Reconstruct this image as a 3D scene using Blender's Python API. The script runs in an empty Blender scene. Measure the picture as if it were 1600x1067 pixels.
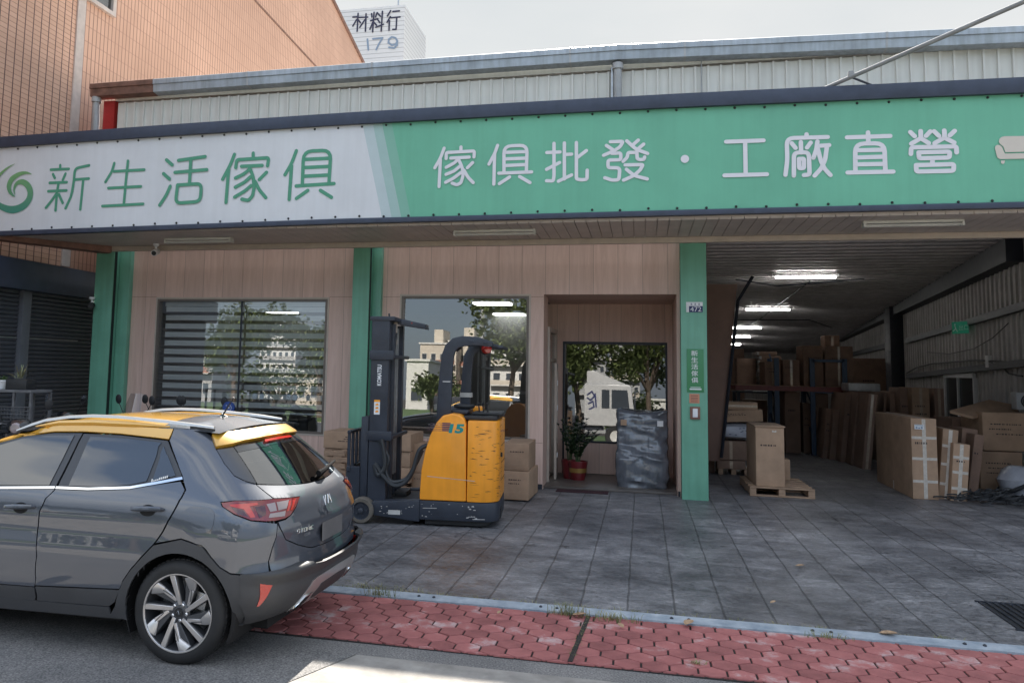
import bpy, bmesh, math, random
import numpy as np
from mathutils import Vector, Matrix
R = math.radians
SC = bpy.context.scene
COL = SC.collection

# ------------------------------------------------------------------ camera
FPX, CX, CY = 1300.0, 687.0, 450.0
PITCH, YAW, ROLL, H = R(5.5), R(13.75), R(1.175), 1.80
_F = np.array([-math.sin(YAW)*math.cos(PITCH), math.cos(YAW)*math.cos(PITCH), math.sin(PITCH)])
_r = np.array([math.cos(YAW), math.sin(YAW), 0.0])
_u = np.cross(_r, _F)
_RT = math.cos(ROLL)*_r + math.sin(ROLL)*_u
_UP = -math.sin(ROLL)*_r + math.cos(ROLL)*_u
_C = np.array([0, 0, H])
cd = bpy.data.cameras.new('camera')
cam = bpy.data.objects.new('camera', cd)
COL.objects.link(cam)
cd.sensor_width = 36.0
cd.lens = 36.0*FPX/1600
cd.shift_x = (800-CX)/1600
cd.shift_y = (CY-533.5)/1600
cd.clip_start, cd.clip_end = 0.1, 2000
cam.matrix_world = Matrix(((_RT[0], _UP[0], -_F[0], 0), (_RT[1], _UP[1], -_F[1], 0), (_RT[2], _UP[2], -_F[2], H), (0, 0, 0, 1)))
SC.camera = cam

# ------------------------------------------------------------------ light
SUN_EL, SUN_AZ = R(42), R(-3)          # azimuth from +y towards +x
EXPO = 1.55
wd = bpy.data.worlds.new('World')
SC.world = wd
wd.use_nodes = True
nt = wd.node_tree
nt.nodes.clear()
N = nt.nodes.new
out = N('ShaderNodeOutputWorld')
bg = N('ShaderNodeBackground')
bg.inputs['Strength'].default_value = 0.15
sky = N('ShaderNodeTexSky')
sky.sky_type = 'NISHITA'
sky.sun_disc = False
sky.sun_elevation = SUN_EL
sky.sun_rotation = SUN_AZ
sky.air_density, sky.dust_density, sky.ozone_density = 1.2, 2.0, 1.5
tc = N('ShaderNodeTexCoord')
mp = N('ShaderNodeMapping')
mp.inputs['Scale'].default_value = (1.5, 1.5, 4.5)
nz = N('ShaderNodeTexNoise')
nz.inputs['Scale'].default_value = 1.6
nz.inputs['Detail'].default_value = 7
nz.inputs['Roughness'].default_value = 0.55
cr = N('ShaderNodeValToRGB')
cr.color_ramp.elements[0].position, cr.color_ramp.elements[0].color = 0.42, (0.10, 0.10, 0.10, 1)
cr.color_ramp.elements[1].position, cr.color_ramp.elements[1].color = 0.60, (0.97, 0.97, 0.97, 1)
sx = N('ShaderNodeSeparateXYZ')
mr = N('ShaderNodeMapRange')            # thicker haze and cloud towards the sun's half of the sky
mr.inputs['From Min'].default_value, mr.inputs['From Max'].default_value = -0.30, 0.42
mr.inputs['To Min'].default_value, mr.inputs['To Max'].default_value = 0.0, 1.0
mx0 = N('ShaderNodeMath'); mx0.operation = 'MAXIMUM'
mix = N('ShaderNodeMix'); mix.data_type = 'RGBA'
cc = N('ShaderNodeValToRGB')             # slow tone changes inside the cloud deck
cc.color_ramp.elements[0].position, cc.color_ramp.elements[0].color = 0.30, (1.68, 1.76, 1.80, 1)
cc.color_ramp.elements[1].position, cc.color_ramp.elements[1].color = 0.75, (1.93, 1.95, 1.95, 1)
nz2 = N('ShaderNodeTexNoise')
nz2.inputs['Scale'].default_value = 2.2
nz2.inputs['Detail'].default_value = 5
L = nt.links.new
L(tc.outputs['Generated'], mp.inputs['Vector']); L(mp.outputs[0], nz.inputs['Vector'])
L(nz.outputs['Fac'], cr.inputs['Fac']); L(tc.outputs['Generated'], sx.inputs[0]); L(sx.outputs['Y'], mr.inputs['Value'])
L(cr.outputs['Color'], mx0.inputs[0]); L(mr.outputs[0], mx0.inputs[1])
L(mx0.outputs[0], mix.inputs['Factor']); L(sky.outputs[0], mix.inputs['A']); 
def ramp(sock, a, b, c, d):
    n = N('ShaderNodeMapRange'); n.interpolation_type = 'SMOOTHSTEP'
    for k, v in zip(('From Min', 'From Max', 'To Min', 'To Max'), (a, b, c, d)): n.inputs[k].default_value = v
    L(sock, n.inputs['Value']); return n.outputs[0]
# a dark blue-grey cloud bank stands low in the sky opposite the sun
by, bz_ = ramp(sx.outputs['Y'], -0.35, 0.05, 1, 0), ramp(sx.outputs['Z'], 0.16, 0.48, 1, 0)
bm_ = N('ShaderNodeMath'); bm_.operation = 'MULTIPLY'; L(by, bm_.inputs[0]); L(bz_, bm_.inputs[1])
bm2 = N('ShaderNodeMath'); bm2.operation = 'MULTIPLY'; bm2.inputs[1].default_value = 0.85; L(bm_.outputs[0], bm2.inputs[0])
bank = N('ShaderNodeMix'); bank.data_type = 'RGBA'; bank.inputs['B'].default_value = (0.62, 0.80, 1.08, 1)
L(bm2.outputs[0], bank.inputs['Factor']); L(mix.outputs['Result'], bank.inputs['A']); L(bank.outputs['Result'], bg.inputs['Color'])
L(mp.outputs[0], nz2.inputs['Vector']); L(nz2.outputs['Fac'], cc.inputs['Fac']); 
fb = N('ShaderNodeMapRange')             # clouds opposite the sun are lit from the front and brighter
fb.inputs['From Min'].default_value, fb.inputs['From Max'].default_value = -0.6, 0.15
fb.inputs['To Min'].default_value, fb.inputs['To Max'].default_value = 2.6, 1.0
vm = N('ShaderNodeVectorMath'); vm.operation = 'SCALE'
L(sx.outputs['Y'], fb.inputs['Value']); L(cc.outputs['Color'], vm.inputs[0]); L(fb.outputs[0], vm.inputs['Scale']); L(vm.outputs[0], mix.inputs['B'])
L(bg.outputs[0], out.inputs['Surface'])
sl = bpy.data.lights.new('sun', 'SUN')
sl.energy, sl.angle, sl.color = 4.6, R(0.55), (1.0, 0.94, 0.85)
so = bpy.data.objects.new('sun', sl)
COL.objects.link(so)
sd = Vector((math.sin(SUN_AZ)*math.cos(SUN_EL), math.cos(SUN_AZ)*math.cos(SUN_EL), math.sin(SUN_EL)))
so.rotation_euler = sd.to_track_quat('Z', 'Y').to_euler()
so.location = (0, 60, 60)
vs = SC.view_settings
SC.display_settings.display_device = 'sRGB'
vs.view_transform, vs.look, vs.exposure, vs.gamma, vs.use_curve_mapping = 'Standard', 'None', EXPO, 1.0, False
SC.render.engine = 'CYCLES'
SC.cycles.max_bounces = 7
SC.cycles.diffuse_bounces = 4
SC.cycles.glossy_bounces = 4
SC.cycles.transparent_max_bounces = 12
SC.cycles.caustics_reflective = False
SC.cycles.caustics_refractive = False
SC.cycles.use_denoising = True
SC.cycles.sample_clamp_indirect = 6.0

# ------------------------------------------------------------------ measuring helpers
def ray(x, y):
    d = _F*FPX + _RT*(x-CX) - _UP*(y-CY)
    return d/np.linalg.norm(d)
def at(x, y, ax, v):
    """world point of a picture point on the plane ax = v"""
    d = ray(x, y); i = 'xyz'.index(ax); t = (v-_C[i])/d[i]
    return Vector(_C + t*d)
def atp(x, y, o, n):
    d = ray(x, y); o = np.array(o, float); n = np.array(n, float)
    return Vector(_C + d*(((o-_C) @ n)/(d @ n)))
def pr(p):
    d = np.array(p, float)-_C; w = d @ _F
    return CX+FPX*(d @ _RT)/w, CY-FPX*(d @ _UP)/w

# ------------------------------------------------------------------ mesh helpers
class MB:
    def __init__(s):
        s.v, s.f, s.m = [], [], []
    def add(s, vs, fs, mi=0):
        o = len(s.v)
        s.v += [tuple(p) for p in vs]
        s.f += [tuple(i+o for i in f) for f in fs]
        s.m += [mi]*len(fs)
        return s
    def box(s, x0, x1, y0, y1, z0, z1, mi=0):
        return s.obox((x0, y0, z0), (x1-x0, 0, 0), (0, y1-y0, 0), (0, 0, z1-z0), mi)
    def obox(s, o, a, b, c, mi=0):
        o, a, b, c = Vector(o), Vector(a), Vector(b), Vector(c)
        vs = [o, o+a, o+a+b, o+b, o+c, o+a+c, o+a+b+c, o+b+c]
        return s.add(vs, [(0, 3, 2, 1), (4, 5, 6, 7), (0, 1, 5, 4), (1, 2, 6, 5), (2, 3, 7, 6), (3, 0, 4, 7)], mi)
    def loft(s, A, B, mi=0, caps=True):
        """two matching rings joined"""
        n = len(A)
        fs = [(i, (i+1) % n, n+(i+1) % n, n+i) for i in range(n)]
        if caps: fs += [tuple(range(n-1, -1, -1)), tuple(range(n, 2*n))]
        return s.add(list(A)+list(B), fs, mi)
    def prism(s, poly, d, mi=0):
        d = Vector(d); P = [Vector(p) for p in poly]
        return s.loft(P, [p+d for p in P], mi)
    def rings(s, rs, mi=0, caps=True, closed=False):
        n = len(rs[0]); vs = [p for r_ in rs for p in r_]; fs = []
        K = len(rs) if closed else len(rs)-1
        for k in range(K):
            a, b = k*n, ((k+1) % len(rs))*n
            fs += [(a+i, a+(i+1) % n, b+(i+1) % n, b+i) for i in range(n)]
        if caps and not closed:
            fs += [tuple(range(n-1, -1, -1)), tuple(range((len(rs)-1)*n, len(rs)*n))]
        return s.add(vs, fs, mi)
    def tube(s, pts, r, n=8, mi=0, caps=True, closed=False):
        pts = [Vector(p) for p in pts]
        rs = r if isinstance(r, (list, tuple)) else [r]*len(pts)
        K = len(pts); rings = []; up = None
        for i, p in enumerate(pts):
            if closed: t = pts[(i+1) % K]-pts[i-1]
            else: t = pts[min(i+1, K-1)]-pts[max(i-1, 0)]
            t.normalize()
            if up is None:
                up = Vector((0, 0, 1)) if abs(t.z) < 0.9 else Vector((1, 0, 0))
            a = (up - t*up.dot(t))
            if a.length < 1e-5: a = t.orthogonal()
            a.normalize(); up = a; b = t.cross(a)
            rings.append([p + (a*math.cos(2*math.pi*k/n)+b*math.sin(2*math.pi*k/n))*rs[i] for k in range(n)])
        return s.rings(rings, mi, caps, closed)
    def lathe(s, prof, c, axis=(0, 0, 1), n=24, mi=0, caps=True):
        c = Vector(c); ax = Vector(axis).normalized(); a = ax.orthogonal().normalized(); b = ax.cross(a)
        rings = [[c + ax*h + (a*math.cos(2*math.pi*k/n)+b*math.sin(2*math.pi*k/n))*r_ for k in range(n)] for r_, h in prof]
        return s.rings(rings, mi, caps)
    def stroke(s, pts, w, ax, ay, nrm, org=None, mi=0, th=0.004):
        """a flat rounded brush stroke: pts are 3-D points in a plane spanned by ax, ay"""
        ax, ay = Vector(ax), Vector(ay)
        P = [Vector(p) for p in pts]
        ws = w if isinstance(w, (list, tuple)) else [w]*len(P)
        for i in range(len(P)-1):
            d = P[i+1]-P[i]; x, y = d.dot(ax), d.dot(ay); l = math.hypot(x, y) or 1
            nx = (ax*(-y)+ay*x)/l
            s.k = (getattr(s, 'k', 0)+1) % 61; off = Vector(nrm)*(0.00007*s.k)
            A = [P[i]+nx*ws[i]+off, P[i]-nx*ws[i]+off, P[i+1]-nx*ws[i+1]+off, P[i+1]+nx*ws[i+1]+off]
            s.add(A, [(0, 1, 2, 3)], mi)
        for i, p in enumerate(P):
            n = 12
            s.k = (getattr(s, 'k', 0)+1) % 61; off = Vector(nrm)*(0.00007*s.k)
            s.add([p+off+(ax*math.cos(2*math.pi*k/n)+ay*math.sin(2*math.pi*k/n))*ws[i] for k in range(n)], [tuple(range(n))], mi)
        return s
    def grid(s, fn, nu, nv, mi=0):
        vs = [fn(i/nu, j/nv) for i in range(nu+1) for j in range(nv+1)]
        fs = [(i*(nv+1)+j, (i+1)*(nv+1)+j, (i+1)*(nv+1)+j+1, i*(nv+1)+j+1) for i in range(nu) for j in range(nv)]
        return s.add(vs, fs, mi)
    def build(s, name, mats, parent=None, bevel=0, seg=2, smooth=35, recalc=True, merge=0):
        me = bpy.data.meshes.new(name)
        me.from_pydata(s.v, [], s.f)
        for m in (mats if isinstance(mats, (list, tuple)) else [mats]): me.materials.append(m)
        me.polygons.foreach_set('material_index', s.m)
        if recalc or bevel or merge:
            bm = bmesh.new(); bm.from_mesh(me)
            if merge: bmesh.ops.remove_doubles(bm, verts=bm.verts, dist=merge)
            if recalc: bmesh.ops.recalc_face_normals(bm, faces=bm.faces)
            if bevel:
                es = [e for e in bm.edges if len(e.link_faces) == 2 and e.calc_face_angle(0) > R(28)]
                bmesh.ops.bevel(bm, geom=es, offset=bevel, segments=seg, profile=0.6, affect='EDGES', clamp_overlap=True)
            bm.to_mesh(me); bm.free()
        if smooth:
            me.shade_smooth(); me.set_sharp_from_angle(angle=R(smooth))
        o = bpy.data.objects.new(name, me)
        COL.objects.link(o)
        if parent is not None: adopt(o, parent)
        return o
def adopt(o, parent):
    o.parent = parent
    if parent.type == 'EMPTY':
        o.matrix_parent_inverse = Matrix.Translation(-parent.location)
    return o
def tag(o, label, cat, group=None, kind=None):
    o['label'] = label; o['category'] = cat
    if group: o['group'] = group
    if kind: o['kind'] = kind
    return o
def thing(name, label, cat, loc=(0, 0, 0), group=None):
    o = bpy.data.objects.new(name, None)
    COL.objects.link(o)
    o.empty_display_size = 0.2
    o.location = loc
    return tag(o, label, cat, group)
def struct(o, label=None):
    o['kind'] = 'structure'
    if label: o['label'] = label
    return o
def copy_tree(root, loc, rz=0, label=None):
    def rec(o, p):
        c = o.copy(); COL.objects.link(c)
        if p is not None:
            c.parent = p
        for ch in list(o.children):
            rec(ch, c)
        return c
    c = rec(root, None)
    c.location = loc; c.rotation_euler = (0, 0, rz)
    if label: c['label'] = label
    return c
def text_mesh(txt, size, bold=0.0):
    cu = bpy.data.curves.new('lettering', 'FONT')
    cu.body = txt; cu.size = size; cu.align_x = 'CENTER'; cu.align_y = 'CENTER'; cu.offset = bold; cu.resolution_u = 3
    o = bpy.data.objects.new('lettering', cu)
    COL.objects.link(o)
    dg = bpy.context.evaluated_depsgraph_get(); dg.update()
    me = bpy.data.meshes.new_from_object(o.evaluated_get(dg))
    vs = [v.co.copy() for v in me.vertices]; fs = [tuple(p.vertices) for p in me.polygons]
    bpy.data.objects.remove(o); bpy.data.curves.remove(cu); bpy.data.meshes.remove(me)
    return vs, fs
def put_text(mb, txt, org, ax, ay, width=None, height=None, bold=0.0, mi=0):
    """flat lettering in the plane ax, ay, centred at org and fitted to a width or height"""
    vs, fs = text_mesh(txt, 1.0, bold)
    if not vs: return mb
    xs = [v.x for v in vs]; ys = [v.y for v in vs]
    cx, cy = (min(xs)+max(xs))/2, (min(ys)+max(ys))/2
    w, h = max(xs)-min(xs), max(ys)-min(ys)
    kx = (width/w) if width else None
    ky = (height/h) if height else None
    if kx is None: kx = ky
    if ky is None: ky = kx
    org, ax, ay = Vector(org), Vector(ax), Vector(ay)
    return mb.add([org+ax*((v.x-cx)*kx)+ay*((v.y-cy)*ky) for v in vs], fs, mi)

# ------------------------------------------------------------------ materials
def newmat(name):
    m = bpy.data.materials.new(name); m.use_nodes = True
    t = m.node_tree
    return m, t, t.nodes['Principled BSDF'], t.nodes.new, t.links.new
def pm(name, col, rough=0.6, metal=0.0, var=0.25, scale=6.0, bump=0.0, bscale=60.0, coat=0.0, spec=0.5, stretch=(1, 1, 1), detail=5, streak=0.0, col2=None):
    """principled surface whose colour wanders with noise, with an optional fine bump and vertical dirt streaks"""
    m, t, b, N, L = newmat(name)
    c = Vector(col)
    tc = N('ShaderNodeTexCoord'); mp = N('ShaderNodeMapping'); mp.inputs['Scale'].default_value = stretch
    nz = N('ShaderNodeTexNoise'); nz.inputs['Scale'].default_value = scale; nz.inputs['Detail'].default_value = detail; nz.inputs['Roughness'].default_value = 0.62
    cr = N('ShaderNodeValToRGB')
    lo = c*(1-var); hi = Vector(col2) if col2 else c*(1+var*0.6)
    cr.color_ramp.elements[0].position = 0.32; cr.color_ramp.elements[0].color = (*lo, 1)
    cr.color_ramp.elements[1].position = 0.70; cr.color_ramp.elements[1].color = (*hi, 1)
    L(tc.outputs['Object'], mp.inputs['Vector']); L(mp.outputs[0], nz.inputs['Vector']); L(nz.outputs['Fac'], cr.inputs['Fac'])
    colout = cr.outputs['Color']
    if streak:
        m2 = N('ShaderNodeMapping'); m2.inputs['Scale'].default_value = (9, 9, 0.5)
        n2 = N('ShaderNodeTexNoise'); n2.inputs['Scale'].default_value = 1.5; n2.inputs['Detail'].default_value = 6
        c2 = N('ShaderNodeValToRGB'); c2.color_ramp.elements[0].position = 0.35; c2.color_ramp.elements[0].color = (1-streak, 1-streak*1.05, 1-streak*1.15, 1)
        c2.color_ramp.elements[1].position = 0.6; c2.color_ramp.elements[1].color = (1, 1, 1, 1)
        mm = N('ShaderNodeMix'); mm.data_type = 'RGBA'; mm.blend_type = 'MULTIPLY'; mm.inputs['Factor'].default_value = 1
        L(tc.outputs['Object'], m2.inputs['Vector']); L(m2.outputs[0], n2.inputs['Vector']); L(n2.outputs['Fac'], c2.inputs['Fac'])
        L(colout, mm.inputs['A']); L(c2.outputs['Color'], mm.inputs['B']); colout = mm.outputs['Result']
    L(colout, b.inputs['Base Color'])
    rr = N('ShaderNodeMapRange'); rr.inputs['To Min'].default_value = max(0.02, rough*0.8); rr.inputs['To Max'].default_value = min(1, rough*1.2)
    L(nz.outputs['Fac'], rr.inputs['Value']); L(rr.outputs[0], b.inputs['Roughness'])
    b.inputs['Metallic'].default_value = metal
    b.inputs['Coat Weight'].default_value = coat
    b.inputs['Coat Roughness'].default_value = 0.04
    b.inputs['Specular IOR Level'].default_value = spec
    if bump:
        nb = N('ShaderNodeTexNoise'); nb.inputs['Scale'].default_value = bscale; nb.inputs['Detail'].default_value = 4
        bp = N('ShaderNodeBump'); bp.inputs['Strength'].default_value = bump; bp.inputs['Distance'].default_value = 0.01
        L(mp.outputs[0], nb.inputs['Vector']); L(nb.outputs['Fac'], bp.inputs['Height']); L(bp.outputs[0], b.inputs['Normal'])
    return m
def emit(name, col, s):
    m, t, b, N, L = newmat(name)
    b.inputs['Base Color'].default_value = (*col, 1)
    b.inputs['Emission Color'].default_value = (*col, 1); b.inputs['Emission Strength'].default_value = s
    return m
def glass(name, tint, refl, rough=0.0, refl_col=(1, 1, 1), fres=0.10):
    """window glass: a tinted clear sheet with a mirror film, stronger at grazing angles"""
    m, t, b, N, L = newmat(name)
    t.nodes.remove(b)
    o = [n for n in t.nodes if n.type == 'OUTPUT_MATERIAL'][0]
    tr = N('ShaderNodeBsdfTransparent'); tr.inputs['Color'].default_value = (*tint, 1)
    gl = N('ShaderNodeBsdfGlossy'); gl.inputs['Roughness'].default_value = rough; gl.inputs['Color'].default_value = (*refl_col, 1)
    lw = N('ShaderNodeLayerWeight'); lw.inputs['Blend'].default_value = 0.35
    mr = N('ShaderNodeMapRange'); mr.inputs['To Min'].default_value = refl; mr.inputs['To Max'].default_value = min(1, refl+fres*6)
    mx = N('ShaderNodeMixShader')
    L(lw.outputs['Fresnel'], mr.inputs['Value']); L(mr.outputs[0], mx.inputs[0]); L(tr.outputs[0], mx.inputs[1]); L(gl.outputs[0], mx.inputs[2]); L(mx.outputs[0], o.inputs['Surface'])
    return m
M = {}
M['white_paint'] = pm('white_paint', (.75, .76, .77), .45, var=.06)
M['black_plastic'] = pm('black_plastic', (.018, .019, .021), .5, var=.3, bump=.15, bscale=200)
M['dark_metal'] = pm('dark_metal', (.035, .04, .052), .42, var=.3, metal=.2)
M['steel'] = pm('steel', (.48, .49, .50), .38, metal=.85, var=.2, scale=12)
M['chrome'] = pm('chrome', (.8, .8, .81), .10, metal=1, var=.05)
M['grey_pvc'] = pm('grey_pvc', (.42, .43, .44), .5, var=.15)
M['rubber'] = pm('rubber', (.020, .020, .021), .75, var=.4, bump=.2, bscale=90)
M['matt_black'] = pm('matt_black', (.016, .016, .017), 1.0, var=.2, spec=.05)
M['red_paint'] = pm('red_paint', (.42, .02, .02), .4, var=.2)
M['dark_green'] = pm('dark_green', (.02, .16, .10), .5, var=.1)
M['lamp_off'] = pm('lamp_off', (.62, .62, .58), .4, var=.08)
M['tube_lit'] = emit('tube_lit', (1, .98, .94), 11.0)
M['panel_lit'] = emit('panel_lit', (1, 1, .97), 2.2)
# ================================================================== GROUND
def mat_asphalt():
    m, t, b, N, L = newmat('asphalt')
    tc = N('ShaderNodeTexCoord')
    n1 = N('ShaderNodeTexNoise'); n1.inputs['Scale'].default_value = 1.3; n1.inputs['Detail'].default_value = 8; n1.inputs['Roughness'].default_value = .7
    n2 = N('ShaderNodeTexVoronoi'); n2.inputs['Scale'].default_value = 95
    n3 = N('ShaderNodeTexNoise'); n3.inputs['Scale'].default_value = 85; n3.inputs['Detail'].default_value = 3
    c1 = N('ShaderNodeValToRGB'); e = c1.color_ramp.elements
    e[0].position, e[0].color = .3, (.13, .128, .128, 1); e[1].position, e[1].color = .72, (.25, .24, .23, 1)
    c2 = N('ShaderNodeValToRGB'); e = c2.color_ramp.elements
    e[0].position, e[0].color = .3, (.35, .35, .36, 1); e[1].position, e[1].color = .70, (1.6, 1.58, 1.55, 1)
    mm = N('ShaderNodeMix'); mm.data_type = 'RGBA'; mm.blend_type = 'MULTIPLY'; mm.inputs['Factor'].default_value = .85
    bp = N('ShaderNodeBump'); bp.inputs['Strength'].default_value = .5; bp.inputs['Distance'].default_value = .006
    for n in (n1, n2, n3): L(tc.outputs['Object'], n.inputs['Vector'])
    L(n1.outputs['Fac'], c1.inputs['Fac']); L(n3.outputs['Fac'], c2.inputs['Fac']); L(c1.outputs['Color'], mm.inputs['A']); L(c2.outputs['Color'], mm.inputs['B'])
    L(mm.outputs['Result'], b.inputs['Base Color']); b.inputs['Roughness'].default_value = .88
    L(n2.outputs['Distance'], bp.inputs['Height']); L(bp.outputs[0], b.inputs['Normal'])
    return m
def mat_apron():
    """stamped grey concrete: long narrow slabs, worn pale and dark patches, dark joints"""
    m, t, b, N, L = newmat('stamped_concrete')
    tc = N('ShaderNodeTexCoord'); mp = N('ShaderNodeMapping')
    mp.inputs['Rotation'].default_value = (0, 0, R(90)); mp.inputs['Location'].default_value = (0.36, 0.107, 0)
    nd = N('ShaderNodeTexNoise'); nd.inputs['Scale'].default_value = 2.5; nd.inputs['Detail'].default_value = 5
    va = N('ShaderNodeVectorMath'); va.operation = 'MULTIPLY_ADD'; va.inputs[1].default_value = (.022, .022, 0)
    br = N('ShaderNodeTexBrick'); br.inputs['Scale'].default_value = 1; br.inputs['Brick Width'].default_value = 1.15; br.inputs['Row Height'].default_value = .352
    br.inputs['Mortar Size'].default_value = .010; br.inputs['Mortar Smooth'].default_value = .55
    br.inputs['Color1'].default_value = (.92, .92, .92, 1); br.inputs['Color2'].default_value = (1.06, 1.06, 1.06, 1); br.inputs['Mortar'].default_value = (.80, .80, .80, 1)
    m2 = N('ShaderNodeMapping'); m2.inputs['Scale'].default_value = (1.0, 1.35, 1)
    n1 = N('ShaderNodeTexNoise'); n1.inputs['Scale'].default_value = 2.3; n1.inputs['Detail'].default_value = 10; n1.inputs['Roughness'].default_value = .72; n1.inputs['Distortion'].default_value = .6
    c1 = N('ShaderNodeValToRGB'); e = c1.color_ramp.elements
    e[0].position, e[0].color = .36, (.082, .084, .092, 1); e[1].position, e[1].color = .64, (.20, .20, .21, 1)
    e.new(.5).color = (.128, .13, .138, 1); e.new(.76).color = (.30, .30, .305, 1)
    n2 = N('ShaderNodeTexNoise'); n2.inputs['Scale'].default_value = 14; n2.inputs['Detail'].default_value = 6; n2.inputs['Distortion'].default_value = 1.5
    c2 = N('ShaderNodeValToRGB'); e = c2.color_ramp.elements
    e[0].position, e[0].color = .32, (.62, .62, .62, 1); e[1].position, e[1].color = .62, (1.15, 1.15, 1.15, 1)
    n4 = N('ShaderNodeTexNoise'); n4.inputs['Scale'].default_value = .55; n4.inputs['Detail'].default_value = 4      # broad worn and oily zones
    c4 = N('ShaderNodeValToRGB'); e = c4.color_ramp.elements
    e[0].position, e[0].color = .34, (.62, .62, .64, 1); e[1].position, e[1].color = .62, (1.5, 1.48, 1.47, 1)
    n5 = N('ShaderNodeTexNoise'); n5.inputs['Scale'].default_value = 3.4; n5.inputs['Detail'].default_value = 7; n5.inputs['Distortion'].default_value = 2.2    # dark scrapes and oil spots
    c5 = N('ShaderNodeValToRGB'); e = c5.color_ramp.elements
    e[0].position, e[0].color = .30, (.38, .38, .39, 1); e[1].position, e[1].color = .37, (1, 1, 1, 1)
    f1 = N('ShaderNodeMix'); f1.data_type = 'RGBA'; f1.blend_type = 'MULTIPLY'; f1.inputs['Factor'].default_value = .9
    f2 = N('ShaderNodeMix'); f2.data_type = 'RGBA'; f2.blend_type = 'MULTIPLY'; f2.inputs['Factor'].default_value = .85
    L(tc.outputs['Object'], n4.inputs['Vector']); L(n4.outputs['Fac'], c4.inputs['Fac']); L(n5.outputs['Fac'], c5.inputs['Fac'])
    a = N('ShaderNodeMix'); a.data_type = 'RGBA'; a.blend_type = 'MULTIPLY'; a.inputs['Factor'].default_value = 1
    c = N('ShaderNodeMix'); c.data_type = 'RGBA'; c.blend_type = 'MULTIPLY'; c.inputs['Factor'].default_value = .8
    L(tc.outputs['Object'], nd.inputs['Vector']); L(nd.outputs['Color'], va.inputs[0]); L(tc.outputs['Object'], va.inputs[2]); L(va.outputs[0], mp.inputs['Vector'])
    L(mp.outputs[0], br.inputs['Vector']); L(tc.outputs['Object'], m2.inputs['Vector']); L(m2.outputs[0], n1.inputs['Vector']); L(m2.outputs[0], n2.inputs['Vector'])
    L(n1.outputs['Fac'], c1.inputs['Fac']); L(n2.outputs['Fac'], c2.inputs['Fac'])
    sp = N('ShaderNodeSeparateXYZ'); L(va.outputs[0], sp.inputs[0])
    q1 = N('ShaderNodeMath'); q1.operation = 'MULTIPLY_ADD'; q1.inputs[1].default_value = 1/.352; q1.inputs[2].default_value = .107/.352+.5
    q2 = N('ShaderNodeMath'); q2.operation = 'FRACT'; q3 = N('ShaderNodeMath'); q3.operation = 'SUBTRACT'; q3.inputs[1].default_value = .5; q4 = N('ShaderNodeMath'); q4.operation = 'ABSOLUTE'
    q5 = N('ShaderNodeMapRange'); q5.inputs['From Min'].default_value = .006; q5.inputs['From Max'].default_value = .032; q5.inputs['To Min'].default_value = .58; q5.inputs['To Max'].default_value = 1
    L(sp.outputs['X'], q1.inputs[0]); L(q1.outputs[0], q2.inputs[0]); L(q2.outputs[0], q3.inputs[0]); L(q3.outputs[0], q4.inputs[0]); L(q4.outputs[0], q5.inputs['Value'])
    lj = N('ShaderNodeMix'); lj.data_type = 'RGBA'; lj.blend_type = 'MULTIPLY'; lj.inputs['Factor'].default_value = 1
    L(br.outputs['Color'], lj.inputs['A']); L(q5.outputs[0], lj.inputs['B']); L(lj.outputs['Result'], a.inputs['A']); L(c1.outputs['Color'], a.inputs['B']); L(a.outputs['Result'], c.inputs['A']); L(c2.outputs['Color'], c.inputs['B'])
    L(m2.outputs[0], n5.inputs['Vector']); L(c.outputs['Result'], f1.inputs['A']); L(c4.outputs['Color'], f1.inputs['B']); L(f1.outputs['Result'], f2.inputs['A']); L(c5.outputs['Color'], f2.inputs['B'])
    n6 = N('ShaderNodeTexNoise'); n6.inputs['Scale'].default_value = 38; n6.inputs['Detail'].default_value = 8; n6.inputs['Roughness'].default_value = .78; n6.inputs['Distortion'].default_value = .8   # gritty wear
    c6 = N('ShaderNodeValToRGB'); e = c6.color_ramp.elements
    e[0].position, e[0].color = .34, (.60, .60, .60, 1); e[1].position, e[1].color = .68, (1.45, 1.44, 1.42, 1)
    f3 = N('ShaderNodeMix'); f3.data_type = 'RGBA'; f3.blend_type = 'MULTIPLY'; f3.inputs['Factor'].default_value = .9
    L(tc.outputs['Object'], n6.inputs['Vector']); L(n6.outputs['Fac'], c6.inputs['Fac']); L(f2.outputs['Result'], f3.inputs['A']); L(c6.outputs['Color'], f3.inputs['B'])
    # pale slate-like ridges pressed into the slabs
    mr7 = N('ShaderNodeMapping'); mr7.inputs['Rotation'].default_value = (0, 0, R(35)); mr7.inputs['Scale'].default_value = (3.0, 9.0, 1)
    n7 = N('ShaderNodeTexNoise'); n7.inputs['Scale'].default_value = 1.1; n7.inputs['Detail'].default_value = 9; n7.inputs['Roughness'].default_value = .7; n7.inputs['Distortion'].default_value = 1.2
    c7 = N('ShaderNodeValToRGB'); e = c7.color_ramp.elements
    e[0].position, e[0].color = .55, (1, 1, 1, 1); e[1].position, e[1].color = .66, (1.6, 1.59, 1.57, 1); e.new(.40).color = (1, 1, 1, 1); e.new(.30).color = (.76, .76, .77, 1)
    f4 = N('ShaderNodeMix'); f4.data_type = 'RGBA'; f4.blend_type = 'MULTIPLY'; f4.inputs['Factor'].default_value = .8
    L(tc.outputs['Object'], mr7.inputs['Vector']); L(mr7.outputs[0], n7.inputs['Vector']); L(n7.outputs['Fac'], c7.inputs['Fac']); L(f3.outputs['Result'], f4.inputs['A']); L(c7.outputs['Color'], f4.inputs['B'])
    L(f4.outputs['Result'], b.inputs['Base Color'])
    rr = N('ShaderNodeMapRange'); rr.inputs['From Min'].default_value = .3; rr.inputs['From Max'].default_value = .7; rr.inputs['To Min'].default_value = .34; rr.inputs['To Max'].default_value = .62
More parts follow.
